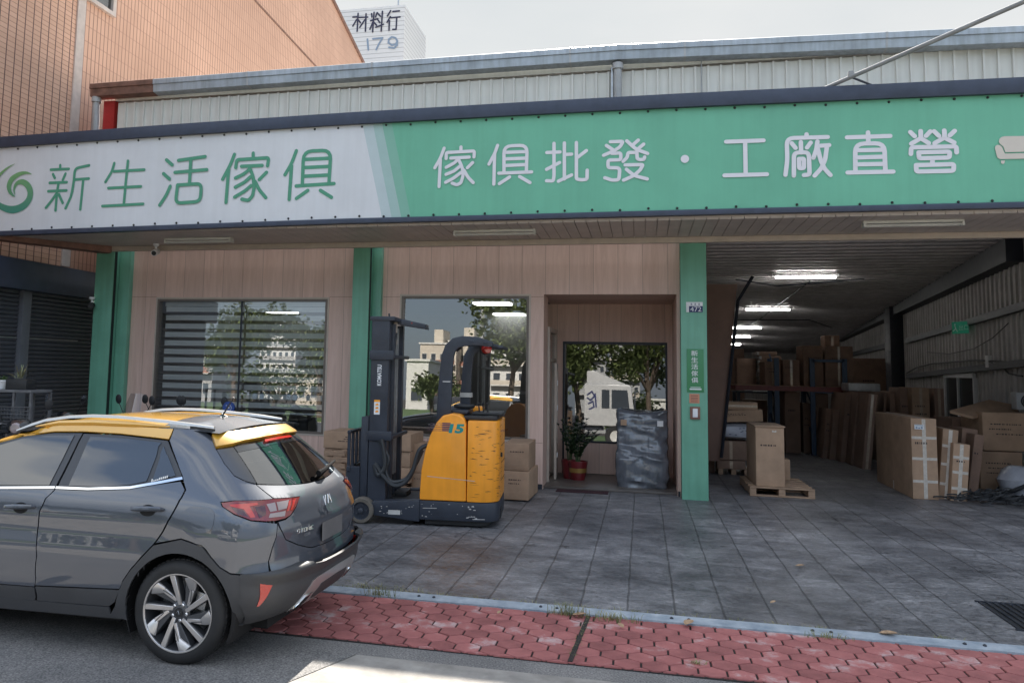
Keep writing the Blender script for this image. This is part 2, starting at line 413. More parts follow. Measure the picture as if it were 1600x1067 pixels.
    L(n2.outputs['Fac'], rr.inputs['Value']); L(rr.outputs[0], b.inputs['Roughness'])
    hm = N('ShaderNodeMath'); hm.operation = 'MULTIPLY_ADD'; hm.inputs[1].default_value = .35
    iv = N('ShaderNodeMath'); iv.operation = 'SUBTRACT'; iv.inputs[0].default_value = 1
    L(br.outputs['Fac'], iv.inputs[1]); L(n2.outputs['Fac'], hm.inputs[0]); L(iv.outputs[0], hm.inputs[2])
    bp = N('ShaderNodeBump'); bp.inputs['Strength'].default_value = .45; bp.inputs['Distance'].default_value = .012
    L(hm.outputs[0], bp.inputs['Height']); L(bp.outputs[0], b.inputs['Normal'])
    return m
def mat_hex():
    m, t, b, N, L = newmat('red_paver')
    tc = N('ShaderNodeTexCoord'); ge = N('ShaderNodeNewGeometry')
    n1 = N('ShaderNodeTexNoise'); n1.inputs['Scale'].default_value = 3.0; n1.inputs['Detail'].default_value = 9; n1.inputs['Roughness'].default_value = .72
    c1 = N('ShaderNodeValToRGB'); e = c1.color_ramp.elements
    e[0].position, e[0].color = .30, (.25, .082, .080, 1); e[1].position, e[1].color = .70, (.52, .42, .41, 1); e.new(.56).color = (.40, .140, .132, 1)
    c2 = N('ShaderNodeValToRGB'); e = c2.color_ramp.elements
    e[0].position, e[0].color = 0, (.86, .85, .85, 1); e[1].position, e[1].color = 1, (1.08, 1.08, 1.08, 1)
    mm = N('ShaderNodeMix'); mm.data_type = 'RGBA'; mm.blend_type = 'MULTIPLY'; mm.inputs['Factor'].default_value = 1
    n2 = N('ShaderNodeTexNoise'); n2.inputs['Scale'].default_value = 90; n2.inputs['Detail'].default_value = 3
    bp = N('ShaderNodeBump'); bp.inputs['Strength'].default_value = .3; bp.inputs['Distance'].default_value = .004
    L(tc.outputs['Object'], n1.inputs['Vector']); L(tc.outputs['Object'], n2.inputs['Vector'])
    ad = N('ShaderNodeMath'); ad.operation = 'MULTIPLY_ADD'; ad.inputs[1].default_value = .10
    sb = N('ShaderNodeMath'); sb.operation = 'SUBTRACT'; sb.inputs[1].default_value = .05
    L(ge.outputs['Random Per Island'], ad.inputs[0]); L(n1.outputs['Fac'], ad.inputs[2]); L(ad.outputs[0], sb.inputs[0]); L(sb.outputs[0], c1.inputs['Fac'])
    L(ge.outputs['Random Per Island'], c2.inputs['Fac']); L(c1.outputs['Color'], mm.inputs['A']); L(c2.outputs['Color'], mm.inputs['B'])
    L(mm.outputs['Result'], b.inputs['Base Color']); b.inputs['Roughness'].default_value = .8
    L(n2.outputs['Fac'], bp.inputs['Height']); L(bp.outputs[0], b.inputs['Normal'])
    return m
M['asphalt'] = mat_asphalt(); M['apron'] = mat_apron(); M['hex'] = mat_hex()
M['old_road'] = pm('worn_road', (.36, .335, .305), .9, var=.35, scale=5, bump=.5, bscale=220, detail=9)
M['joint'] = pm('paver_joint', (.030, .026, .024), .95, var=.4, scale=30)
M['kerb'] = pm('kerb_paint', (.28, .34, .41), .6, var=.25, scale=7, bump=.2, col2=(.42, .46, .50))
M['soil'] = pm('soil', (.045, .038, .03), .95, var=.5, scale=25, bump=.5)
M['lawn'] = pm('lawn', (.07, .12, .03), .9, var=.5, scale=3)
M['blade'] = pm('grass_blade', (.16, .22, .06), .7, var=.4, scale=8, col2=(.38, .34, .16))

g = MB().box(-400, 400, -400, 400, -.6, -.02)
struct(g.build('ground', M['soil'], smooth=0))
rd = MB()
rd.add([(-300, -13, 0), (300, -13, 0), (300, 5.16, 0), (-300, 5.16, 0)], [(0, 1, 2, 3)], 1)
rd.add([(-300, 5.16, 0), (300, 5.16, 0), (300, 5.385, 0), (-300, 5.385, 0)], [(0, 1, 2, 3)], 0)  # darker strip paints in the building's shade along the paving
struct(rd.build('road', [M['asphalt'], M['old_road']], smooth=0))
struct(MB().box(-300, 300, -60, -13, -.02, .06).build('verge', M['lawn'], smooth=0))
# darker asphalt sheet standing in for the car's shadow on the road
pt = MB(); rnd = random.Random(5)
edge = [(-9 + .35*i, 1.2 + .25*math.sin(i*.7) + rnd.uniform(-.08, .08)) for i in range(21)]
pts = [(-9, 5.16)] + edge + [(-2.0, 1.9), (-1.95, 3.2), (-2.05, 4.4), (-1.75, 5.16)]
pt.add([(x, y, .004) for x, y in pts], [tuple(range(len(pts)))])
struct(pt.build('road_shade', M['asphalt'], smooth=0))
# hexagonal red pavers
HD, HP = .1676, .1452
YR0, YR1 = 5.37, 6.44
struct(MB().box(-16, 12, YR0, YR1, -.02, .006).build('paver_bed', M['joint'], smooth=0))
hx = MB(); a_ = HD/math.sqrt(3)
def clip_y(poly, yv, keep_above):
    o = []
    for i in range(len(poly)):
        p, q = poly[i], poly[(i+1) % len(poly)]
        ip, iq = (p[1] >= yv) == keep_above, (q[1] >= yv) == keep_above
        if ip: o.append(p)
        if ip != iq:
            u = (yv-p[1])/(q[1]-p[1]); o.append((p[0]+(q[0]-p[0])*u, yv))
    return o
for j in range(-1, 9):
    y = 5.891 - HP*4.0 + HP*j + .0
    for i in range(-95, 72):
        x = -.181 + HD*i + (HD/2 if j % 2 else 0)
        r_ = a_*.925
        poly = [(x+r_*math.cos(R(30+60*k)), y+r_*math.sin(R(30+60*k))) for k in range(6)]
        poly = clip_y(clip_y(poly, YR0+.004+.012*math.sin(x*2.1), True), YR1-.05, False)
        if len(poly) < 3: continue
        dz = rnd.uniform(-.0015, .002)
        cxm = sum(p[0] for p in poly)/len(poly); cym = sum(p[1] for p in poly)/len(poly)
        top = [Vector((cxm+(p[0]-cxm)*.965, cym+(p[1]-cym)*.965, .016+dz)) for p in poly]
        low = [Vector((p[0], p[1], .0065)) for p in poly]
        n = len(poly)
        hx.add(low+[Vector((p[0], p[1], .0125+dz)) for p in poly]+top, [(i_, (i_+1) % n, n+(i_+1) % n, n+i_) for i_ in range(n)]+[(n+i_, n+(i_+1) % n, 2*n+(i_+1) % n, 2*n+i_) for i_ in range(n)]+[tuple(range(2*n, 3*n))])
struct(hx.build('paved_strip', M['hex'], smooth=0, recalc=False))
struct(MB().prism([(-.455, YR0+.01, .012), (-.425, YR0+.01, .012), (-.375, YR1-.06, .012), (-.405, YR1-.06, .012)], (0, 0, .009)).build('strip_joint', M['joint'], smooth=0))
# painted kerb strip with bolts
kb = MB()
prof = [(YR1-.03, 0), (YR1-.028, .022), (YR1+.10, .034), (YR1+.125, .026), (YR1+.125, 0)]
kb.rings([[Vector((x, y, z)) for y, z in prof] for x in np.linspace(-16, 12, 57)])
k_ = kb.build('kerb', M['kerb'], smooth=0); struct(k_)
bo = MB()
for x in np.arange(-15, 11, .95):
    for dx in (0, .12): bo.lathe([(.013, 0), (.013, .006), (.006, .012)], (x+dx, YR1+.035, .027), n=8)
b_ = bo.build('kerb_bolt', M['dark_metal']); struct(b_)
struct(MB().box(-16, 14, YR1+.127, YR1+.165, -.02, .008).build('gutter_joint', M['joint'], smooth=0))
struct(MB().add([(-9.6, YR1+.165, .014), (40, YR1+.165, .014), (40, 64, .014), (-9.6, 64, .014)], [(0, 1, 2, 3)]).build('forecourt', M['apron'], smooth=0))
# drain grate at the right
dg_ = thing('drain_grate', 'black slotted drain grate let into the concrete forecourt beside the kerb', 'drain grate', (2.95, 7.3, 0))
gb = MB().box(2.62, 3.3, 7.0, 7.75, .0145, .0155); gb.build('drain_pit', M['black_plastic'], dg_, smooth=0)
gs = MB()
for i in range(13): gs.box(2.62+.053*i, 2.62+.053*i+.022, 7.0, 7.75, .016, .024)
gs.box(2.60, 3.3, 6.98, 7.0, .016, .025); gs.box(2.60, 3.3, 7.75, 7.77, .016, .025)
gs.build('grate', M['dark_metal'], dg_, smooth=0)
# weeds in the joint, one scatter nobody could count
wd_ = MB(); rw = random.Random(9)
def tuft(x, y, n, h, sp):
    for _ in range(n):
        a = rw.uniform(0, 6.28); d = rw.uniform(0, sp); px, py = x+math.cos(a)*d*1.8, y+math.sin(a)*d*.5
        hh = h*rw.uniform(.35, 1); ln = rw.uniform(.01, .06); b = rw.uniform(0, 6.28); w = .0022
        q = Vector((math.cos(b), math.sin(b), 0)); s_ = Vector((-q.y, q.x, 0))*w
        p0 = Vector((px, py, .012)); p1 = p0+q*ln*.4+Vector((0, 0, hh*.7)); p2 = p0+q*ln*1.3+Vector((0, 0, hh))
        wd_.add([p0-s_, p0+s_, p1+s_*.8, p1-s_*.8, p2], [(0, 1, 2, 3), (3, 2, 4)])
for px, py, n, h, sp in [(592, 932, 80, .10, .09), (570, 922, 40, .05, .10), (885, 962, 110, .11, .09), (958, 970, 110, .07, .14), (875, 949, 50, .04, .12), (1295, 998, 70, .05, .10), (565, 915, 60, .03, .3), (640, 925, 50, .025, .3), (1090, 1038, 40, .03, .03)]:
    p = at(px, py, 'z', 0.01); tuft(p.x, p.y, n, h, sp)
for _ in range(60):
    x = rw.uniform(-3, 5); tuft(x, YR1+.145+rw.uniform(-.02, .02), 9, .03, .05)
for k in range(20): tuft(-.44+.047*k/20+rw.uniform(-.01, .01), 5.45+k*.045, 4, .02, .012)
tag(wd_.build('weeds', M['blade'], smooth=0, recalc=False), 'thin grass tufts and weeds growing along the kerb joint', 'weeds', kind='stuff')
# dry leaves
M['dry_leaf'] = pm('dry_leaf', (.42, .28, .17), .75, var=.35, scale=40)
leaf_spots = [(1250, 885, 'curled tan leaf alone on the dark forecourt, farthest from the kerb', .085, 10), (1208, 942, 'small dry leaf on the forecourt just above the kerb', .06, 40), (1076, 975, 'large folded dry leaf standing on the painted kerb', .11, 60), (1388, 992, 'flat reddish leaf lying along the kerb edge at the right', .12, -5), (905, 962, 'pale yellow leaf lying on the kerb beside a weed tuft', .10, 12), (780, 958, 'brown leaf scrap in the joint behind the kerb', .05, 70), (970, 979, 'curled brown leaf among the weeds below the kerb', .07, 120)]
for px, py, lb, s_, rz in leaf_spots:
    p = at(px, py, 'z', .03); mb = MB(); n = 8
    vs = []
    for i in range(n+1):
        u = i/n; w = math.sin(math.pi*u)**.8*.30*s_; zz = .35*s_*(u-.5)**2+.012*u
        for sgn in (-1, 0, 1): vs.append(Vector(((u-.5)*s_, sgn*w, zz+abs(sgn)*w*.5)))
    fs = [(3*i+k, 3*i+3+k, 3*i+4+k, 3*i+1+k) for i in range(n) for k in range(2)]
    mb.add([Matrix.Rotation(R(rz), 3, 'Z') @ v + p for v in vs], fs)
    tag(mb.build('dry_leaf', M['dry_leaf'], recalc=False), lb, 'leaf', 'dry leaves on the ground')
# ================================================================== SHOP BUILDING
YP, YW, YS, ZS = 12.54, 12.80, 11.0, 3.77
def mat_wood(name, c1, c2, pitch, off, axis='X'):
    """light wood-print wall boards: grain stretched up the board, a fine joint between boards, each board its own tone"""
    m, t, b, N, L = newmat(name)
    tc = N('ShaderNodeTexCoord'); sx = N('ShaderNodeSeparateXYZ'); L(tc.outputs['Object'], sx.inputs[0])
    mp = N('ShaderNodeMapping'); mp.inputs['Scale'].default_value = (7, 7, .55)
    n1 = N('ShaderNodeTexNoise'); n1.inputs['Scale'].default_value = 2.0; n1.inputs['Detail'].default_value = 8; n1.inputs['Roughness'].default_value = .65; n1.inputs['Distortion'].default_value = .8
    pp = N('ShaderNodeMath'); pp.operation = 'MULTIPLY_ADD'; pp.inputs[1].default_value = 1/pitch; pp.inputs[2].default_value = off
    fl = N('ShaderNodeMath'); fl.operation = 'FLOOR'; fr = N('ShaderNodeMath'); fr.operation = 'FRACT'
    wn = N('ShaderNodeTexWhiteNoise'); wn.noise_dimensions = '1D'
    L(sx.outputs[axis], pp.inputs[0]); L(pp.outputs[0], fl.inputs[0]); L(pp.outputs[0], fr.inputs[0]); L(fl.outputs[0], wn.inputs['W'])
    av = N('ShaderNodeVectorMath'); av.operation = 'MULTIPLY_ADD'; av.inputs[1].default_value = (9, 9, 9)
    L(wn.outputs['Color'], av.inputs[0]); L(tc.outputs['Object'], av.inputs[2]); L(av.outputs[0], mp.inputs['Vector']); L(mp.outputs[0], n1.inputs['Vector'])
    cr = N('ShaderNodeValToRGB'); e = cr.color_ramp.elements
    e[0].position, e[0].color = .30, (*c1, 1); e[1].position, e[1].color = .68, (*c2, 1)
    L(n1.outputs['Fac'], cr.inputs['Fac'])
    tn = N('ShaderNodeMapRange'); tn.inputs['To Min'].default_value = .95; tn.inputs['To Max'].default_value = 1.05; L(wn.outputs['Value'], tn.inputs['Value'])
    d0 = N('ShaderNodeMath'); d0.operation = 'SUBTRACT'; d0.inputs[1].default_value = .5
    d1 = N('ShaderNodeMath'); d1.operation = 'ABSOLUTE'
    d2 = N('ShaderNodeMath'); d2.operation = 'LESS_THAN'; d2.inputs[1].default_value = .5-.004/pitch
    L(fr.outputs[0], d0.inputs[0]); L(d0.outputs[0], d1.inputs[0]); L(d1.outputs[0], d2.inputs[0])
    jm = N('ShaderNodeMapRange'); jm.inputs['To Min'].default_value = .62; jm.inputs['To Max'].default_value = 1; L(d2.outputs[0], jm.inputs['Value'])
    ml = N('ShaderNodeMath'); ml.operation = 'MULTIPLY'; L(tn.outputs[0], ml.inputs[0]); L(jm.outputs[0], ml.inputs[1])
    mm = N('ShaderNodeMix'); mm.data_type = 'RGBA'; mm.blend_type = 'MULTIPLY'; mm.inputs['Factor'].default_value = 1
    L(cr.outputs['Color'], mm.inputs['A']); L(ml.outputs[0], mm.inputs['B']); L(mm.outputs['Result'], b.inputs['Base Color'])
    b.inputs['Roughness'].default_value = .55
    bp = N('ShaderNodeBump'); bp.inputs['Strength'].default_value = .5; bp.inputs['Distance'].default_value = .006; L(d2.outputs[0], bp.inputs['Height']); L(bp.outputs[0], b.inputs['Normal'])
    return m
M['wood'] = mat_wood('wood_board', (.58, .395, .32), (.72, .52, .44), .365, 3.98)
M['wood_side'] = mat_wood('wood_board_side', (.58, .395, .32), (.72, .52, .44), .365, .3, 'Y')
M['pillar_green'] = pm('pillar_green', (.165, .42, .30), .45, var=.12, scale=2, streak=.12)
M['cream'] = pm('cream_sheet', (.74, .73, .68), .5, var=.06, scale=2, streak=.08)
M['gutter'] = pm('gutter_blue', (.42, .47, .52), .4, var=.22, scale=2.5, metal=.25, streak=.2)
M['rust'] = pm('rust_brown', (.22, .115, .085), .7, var=.4, scale=6)
M['soffit'] = pm('soffit_sheet', (.56, .49, .445), .5, var=.15, scale=3)
M['beige'] = pm('beige_trim', (.52, .44, .37), .5, var=.12)
M['navy_trim'] = pm('navy_trim', (.040, .052, .085), .42, var=.2, metal=.1)
M['office_wall'] = pm('office_wall', (.20, .20, .20), .8, var=.1)
M['floor_tile'] = pm('porch_tile', (.12, .105, .095), .35, var=.2, scale=4)
M['deck'] = pm('galv_deck', (.72, .69, .70), .42, var=.25, scale=3, metal=.1, streak=0)
M['shed_wall'] = pm('shed_wall', (.62, .60, .59), .55, var=.2, scale=3, metal=.15, streak=.25)
M['dark_steel'] = pm('dark_steel', (.022, .027, .04), .5, var=.25)
M['blind'] = pm('blind_fabric', (.86, .87, .87), .9, var=.06)
M['win_glass'] = glass('window_glass', (.95, .98, .97), .25, fres=.12)
M['door_glass'] = glass('door_glass', (.45, .47, .48), .17, fres=.12)
M['alu'] = pm('window_frame', (.17, .145, .125), .45, var=.1, metal=.3)

bld = thing('furniture_shop', 'low wood fronted furniture shop with green pillars and an open warehouse bay', 'building', (-4, 13, 0))
px_ = lambda a, b=500, y=YP: at(a, b, 'y', y).x
P3 = (px_(1064, 560), px_(1105, 560)); P2 = (px_(551, 440), px_(577, 440)); P1 = (px_(146, 480), px_(174, 480))
for (x0, x1), xi in ((P1, px_(199, 500, 12.7)), (P2, px_(595, 460, 12.7)), (P3, None)):
    p = MB().box(x0, x1, YP, YP+.30, 0.014, ZS-.01)
    po = p.build('pillar', M['pillar_green'], bld, bevel=.006)
    s_ = MB().box(x1-.012, x1+.004, YP+.02, YP+.09, .02, ZS-.02); s_.box(x0-.004, x0+.006, YP+.02, YP+.05, .02, ZS-.02)
    s_.build('pillar_groove', M['black_plastic'], po, smooth=0)
    if xi:
        MB().box(x1+.004, xi, 12.70, 12.86, .014, ZS-.02).build('pillar_cheek', M['pillar_green'], po, bevel=.004)
W1 = (-8.147, -5.02, .70, 2.89); W2 = (-3.754, -1.704, .735, 2.94); DX = (-1.473, .494, 2.965)
def wall_with_hole(mb, x0, x1, z0, z1, hole, y0, y1):
    a, b, c, d = hole
    mb.box(x0, a, y0, y1, z0, z1); mb.box(b, x1, y0, y1, z0, z1); mb.box(a, b, y0, y1, z0, c); mb.box(a, b, y0, y1, d, z1)
wl = MB()
wall_with_hole(wl, P1[1]+.05, P2[0], .014, ZS-.02, W1, YW, YW+.14)
wall_with_hole(wl, P2[1]+.02, DX[0], .014, ZS-.02, W2, YW, YW+.14)
wl.box(DX[0], P3[0], YW, YW+.14, DX[2], ZS-.02)
wl.box(DX[1], P3[0], YW, YW+.14, .014, DX[2])
wo = wl.build('wall', M['wood'], bld, smooth=0)
for a, b in ((P1[1]+.06, P2[0]-.01), (P2[1]+.1, DX[0]-.004), (DX[1]+.004, P3[0]-.01)): MB().box(a, b, YW-.006, YW-.001, .016, .09).build('skirting', M['dark_steel'], wo, smooth=0)
jt = MB()
for a, b in ((P1[1]+.06, W1[0]-.03), (W1[1]+.03, P2[0]-.01), (P2[1]+.16, W2[0]-.03), (W2[1]+.03, DX[0]-.004)):
    jt.box(a, b, YW-.0015, YW-.0005, 2.925, 2.930); jt.box(a, b, YW-.0015, YW-.0005, .70, .705)
jt.build('board_joint', M['rust'], wo, smooth=0)
def window(x0, x1, z0, z1, mull, gm):
    f = MB(); t = .035
    f.box(x0, x1, YW-.012, YW+.10, z0, z0+t); f.box(x0, x1, YW-.012, YW+.10, z1-t, z1)
    f.box(x0, x0+t, YW-.012, YW+.10, z0+t, z1-t); f.box(x1-t, x1, YW-.012, YW+.10, z0+t, z1-t)
    fo = f.build('window', M['alu'], bld, smooth=0)
    tr = MB(); q = .03
    tr.box(x0-q, x1+q, YW-.008, YW-.0005, z1+.001, z1+q); tr.box(x0-q, x0-.001, YW-.008, YW-.0005, z0-q, z1); tr.box(x1+.001, x1+q, YW-.008, YW-.0005, z0-q, z1); tr.box(x0-.001, x1+.001, YW-.008, YW-.0005, z0-q, z0-.001)
    tr.build('window_trim', M['beige'], fo, smooth=0)
    lean = -.0175*(z1-z0)
    xs = [x0+t] + mull + [x1-t]
    for a, b in zip(xs, xs[1:]):
        MB().add([(a, YW+.03+lean*.6, z0+t), (b, YW+.03+lean*.6, z0+t), (b, YW+.03-lean*.4, z1-t), (a, YW+.03-lean*.4, z1-t)], [(0, 1, 2, 3)]).build('pane', gm, fo, smooth=0, recalc=False)
    return fo
wa = window(*W1, [px_(374, 560, YW)], M['win_glass'])
wb = window(*W2, [], M['win_glass'])
xm = px_(374, 560, YW)
bars = MB().box(xm-.012, xm+.012, YW+.0, YW+.02, W1[2]+.035, W1[3]-.035); bars.build('mullion', M['dark_steel'], wa, smooth=0)
for a, b in ((W1[0]+.07, xm-.02), (xm+.02, W1[1]-.05)):
    bl = MB()
    bl.box(a, b, YW+.13, YW+.20, W1[3]-.11, W1[3]-.04)
    z = W1[3]-.12
    while z > 1.02:
        bl.box(a, b, YW+.160, YW+.163, z-.088, z); z -= .146
    bl.build('blind', M['blind'], wa, smooth=0)
    MB().box(a, b, YW+.158, YW+.166, W1[3]-.04-.03, W1[3]-.04+.0).build('blind_rail', M['steel'], wa, smooth=0)
MB().box(xm+.02, W1[1]-.05, YW+.15, YW+.18, .985, 1.015).build('blind_bar', M['blind'], wa, smooth=0)
# office inside
of = MB()
of.box(-9.0, -1.52, 18.0, 18.1, 0, 3.3); of.box(-9.1, -9.0, YW+.15, 18.1, 0, 3.3); of.box(-1.52, -1.45, 14.8, 18.1, 0, 3.3)
of.build('office_wall', M['office_wall'], bld, smooth=0)
MB().box(-9.0, -1.52, YW+.15, 18.0, 3.0, 3.06).build('office_ceiling', M['office_wall'], bld, smooth=0)
of2 = MB(); of2.box(-9.0, -1.52, YW+.15, 18.0, .02, .04); of2.build('office_floor', M['floor_tile'], bld, smooth=0)
lp = MB()
for (px0, py0) in ((440, 487), (490, 502), (770, 474), (796, 491), (820, 507)):
    p = at(px0, py0, 'z', 2.99)
    mb = MB().box(p.x-.33, p.x+.33, p.y-.2, p.y+.2, 2.965, 2.995)
    l_ = mb.build('ceiling_panel', M['panel_lit'], smooth=0)
    tag(l_, {440: 'lit square ceiling panel behind the blind, left of the pair', 490: 'lit square ceiling panel behind the blind, nearest the window edge', 770: 'lit ceiling panel seen at the top of the plain window, nearest', 796: 'lit ceiling panel in the middle of the three behind the plain window', 820: 'lit ceiling panel lowest of the three behind the plain window'}[px0], 'ceiling lamp', 'lit office ceiling panels')
# desks glimpsed in the office
for x, y, w, lb in ((-7.1, 15.2, 1.5, 'dark office desk inside behind the striped blind window'), (-2.9, 14.6, 1.1, 'dark reception desk inside behind the plain window')):
    d = thing('office_desk', lb, 'desk', (x, y, .04))
    MB().box(x-w/2, x+w/2, y-.35, y+.35, .72, .76).build('desk_top', M['dark_steel'], d, bevel=.005)
    MB().box(x-w/2+.05, x-w/2+.09, y-.3, y+.3, .04, .72).build('side_panel', M['dark_steel'], d, smooth=0)
    MB().box(x+w/2-.09, x+w/2-.05, y-.3, y+.3, .04, .72).build('side_panel', M['dark_steel'], d, smooth=0)
# porch recess
YB = 14.7
for a in ((DX[0]-.02, DX[0], YW+.142, 13.35, .05, DX[2]), (DX[1], DX[1]+.05, YW+.142, YB+.12, .05, DX[2])): MB().box(*a).build('porch_wall', M['wood_side'], bld, smooth=0)
zt = at(960, 538, 'y', YB).z; zl = at(960, 690, 'y', YB).z; gx0 = at(882, 600, 'y', YB).x; gx1 = at(1040, 600, 'y', YB).x
pb = MB(); pb.box(DX[0]-.3, DX[1], YB, YB+.1, zt+.04, DX[2]); pb.box(gx1+.03, DX[1], YB, YB+.1, .05, zt+.04); pb.box(DX[0]-.3, gx0-.03, YB, YB+.1, .05, zt+.04)
pb.build('porch_back_wall', M['wood'], bld, smooth=0)
MB().box(DX[0]-.1, DX[1]+.05, YW+.142, YB+.1, DX[2]+.001, DX[2]+.08).build('porch_ceiling', M['wood_side'], bld, smooth=0)
MB().box(DX[0]-.02, DX[1]+.05, 12.93, YB+.1, .015, .05).build('porch_step', M['floor_tile'], bld, bevel=.006)
gl_ = MB(); gl_.box(gx0-.03, gx1+.03, YB-.015, YB+.06, zt, zt+.04); gl_.box(gx0-.03, gx0, YB-.015, YB+.06, .05, zt); gl_.box(gx1, gx1+.03, YB-.015, YB+.06, .05, zt); gl_.box(gx0, gx1, YB-.015, YB+.06, zl-.03, zl)
go = gl_.build('porch_window', M['dark_steel'], bld, smooth=0)
MB().add([(gx0, YB+.008, zl), (gx1, YB+.008, zl), (gx1, YB+.063, zt), (gx0, YB+.063, zt)], [(0, 1, 2, 3)]).build('pane', M['door_glass'], go, smooth=0, recalc=False)
MB().box(gx0+.001, gx1-.001, YB+.0, YB+.04, .06, zl-.031).build('porch_apron_panel', M['wood'], go, smooth=0)
MB().box(gx0-.5, gx1+.5, YB+1.6, YB+1.65, 0, 3).build('inner_wall', M['office_wall'], bld, smooth=0)
# the door standing half open in the porch's left side
dr = MB(); xD = DX[0]+.0
for a, b in ((13.40, 13.50), (14.50, 14.58)): dr.box(xD-.05, xD+.03, a, b, .05, 2.5)
dr.box(xD-.05, xD+.03, 13.50, 14.50, 2.42, 2.5); dr.box(xD-.04, xD+.02, 13.50, 14.50, 1.95, 2.0)
do = dr.build('door', M['beige'], bld, bevel=.004)
MB().box(xD-.012, xD-.006, 13.50, 14.50, 2.0, 2.42).build('transom_pane', M['door_glass'], do, smooth=0)
ang = R(10); dl = MB(); o = Vector((xD+.02, 14.48, .06)); a = Vector((math.sin(ang)*.35, -math.cos(ang)*.85, 0)).normalized()*.80; b = Vector((a.y, -a.x, 0)).normalized()*-.04
dl.obox(o, a*.12, b, (0, 0, 1.86)); dl.obox(o+a*.88, a*.12, b, (0, 0, 1.86)); dl.obox(o+a*.12, a*.76, b, (0, 0, .55)); dl.obox(o+a*.12+Vector((0, 0, 1.74)), a*.76, b, (0, 0, .12))
lf = dl.build('door_leaf', M['beige'], do, bevel=.003)
hg = MB()
for z in (.35, 1.1, 1.5): hg.obox(o+a*.9+b*1.15+Vector((0, 0, z)), a*.1, b*.3, (0, 0, .08))
hg.build('door_lock', M['white_paint'], do, smooth=0)
# soffit, trim beam and edge
sf = MB(); x = -9.9
while x < 6.6:
    sf.box(x, x+.145, YS+.06, YP-.02, ZS, ZS+.03); x += .153
sf.box(-9.9, 6.6, YS+.06, YP-.02, ZS+.031, ZS+.05)
sf.build('soffit', M['soffit'], bld, smooth=0)
MB().box(P1[0]+.15, 6.6, YP-.10, YP-.012, ZS-.085, ZS-.001).build('soffit_trim', M['beige'], bld, bevel=.01)
MB().prism([(-9.95, 11.10, ZS-.07), (-8.85, 12.42, ZS-.115), (-8.85, 12.42, ZS-.002), (-9.95, 11.10, ZS-.002)], (-.22, .18, 0)).build('soffit_flashing', M['rust'], bld, smooth=0)
# cream ribbed parapet with gutter
YR = 12.9; pr_ = []
x = -9.23
while x < 6.9:
    pr_ += [(x, 0), (x+.150, 0), (x+.154, -.038), (x+.182, -.038)]; x += .186
pp_ = MB(); vs = []; 
for xx, dy in pr_: vs += [(xx, YR+dy, ZS+.1), (xx, YR+dy, 6.46)]
pp_.add(vs, [(2*i, 2*i+2, 2*i+3, 2*i+1) for i in range(len(pr_)-1)])
pp_.build('parapet', M['cream'], bld, smooth=0, recalc=False)
def gz(xx): return 6.40+.30*0 + np.interp(xx, [-9.7, -4.3, -.4, 5.2, 7.2], [6.53-6.40, 6.56-6.40, 6.57-6.40, 6.41-6.40+.02, 6.36-6.40])
gu = MB(); gprof = [(0, 0), (-.17, .02), (-.18, .15), (-.20, .155), (-.20, .24), (-.16, .26), (0, .26)]
gu.rings([[Vector((xx, YR-.03+dy, gz(xx)+dz)) for dy, dz in gprof] for xx in np.linspace(-8.4, 7.0, 24)])
go_ = gu.build('gutter', M['gutter'], bld, smooth=30)
ge_ = MB(); ge_.rings([[Vector((xx, YR-.03+dy*1.01, gz(xx)+dz*1.01)) for dy, dz in gprof] for xx in np.linspace(-9.68, -8.41, 4)])
ge_.build('gutter_end', M['rust'], go_, smooth=30)
for xx in (-6.6, -4.35, -1.1, .62, 3.4):
    MB().rings([[Vector((xx+d, YR-.03+dy*1.03, gz(xx)+dz*1.03-.002)) for dy, dz in gprof] for d in (0, .03)]).build('gutter_joint', M['grey_pvc'], go_, smooth=0)
MB().box(-9.50, -9.28, YR-.04, YR+.12, 3.9, 6.5).build('end_post', M['red_paint'], bld, smooth=0)
def downpipe(x, z1):
    mb = MB().tube([(x, YR-.12, z1), (x, YR-.12, z1-.28), (x, YR-.10, z1-.40), (x, YR-.10, 5.35)], .062, 12)
    o = mb.build('downpipe', M['grey_pvc'], bld)
    MB().lathe([(.085, 0), (.085, .09), (.07, .1)], (x, YR-.12, z1-.10), n=14).build('pipe_collar', M['grey_pvc'], o)
    MB().box(x-.10, x-.075, YR-.09, YR-.03, 5.3, z1-.05).build('pipe_bracket', M['steel'], o, smooth=0)
    return o
downpipe(-.36, 6.56); downpipe(-9.60, 6.56)
for px0, w in ((572, .11), (1078, .17)):
    x = at(px0, 140, 'y', YR).x
    z0 = 5.62 if px0 == 572 else 5.75
    c = MB().tube([(x-w, YR-.03, z0-.4), (x-w, YR-.03, z0+.1), (x+w, YR-.03, z0+.14), (x+w, YR-.03, z0-.4)], .012, 6)
    if px0 == 1078: c.tube([(x+w, YR-.03, z0+.14), (x+w, YR-.03, z0+.8)], .010, 6)
    c.build('conduit', M['grey_pvc'], bld)
rf = MB(); rf.prism([(-9.3, YR, 6.50), (-9.3, 48, 7.6), (-9.3, 48, 7.7), (-9.3, YR, 6.62)], (19.5, 0, 0)); rf.build('roof', M['cream'], bld, smooth=0)
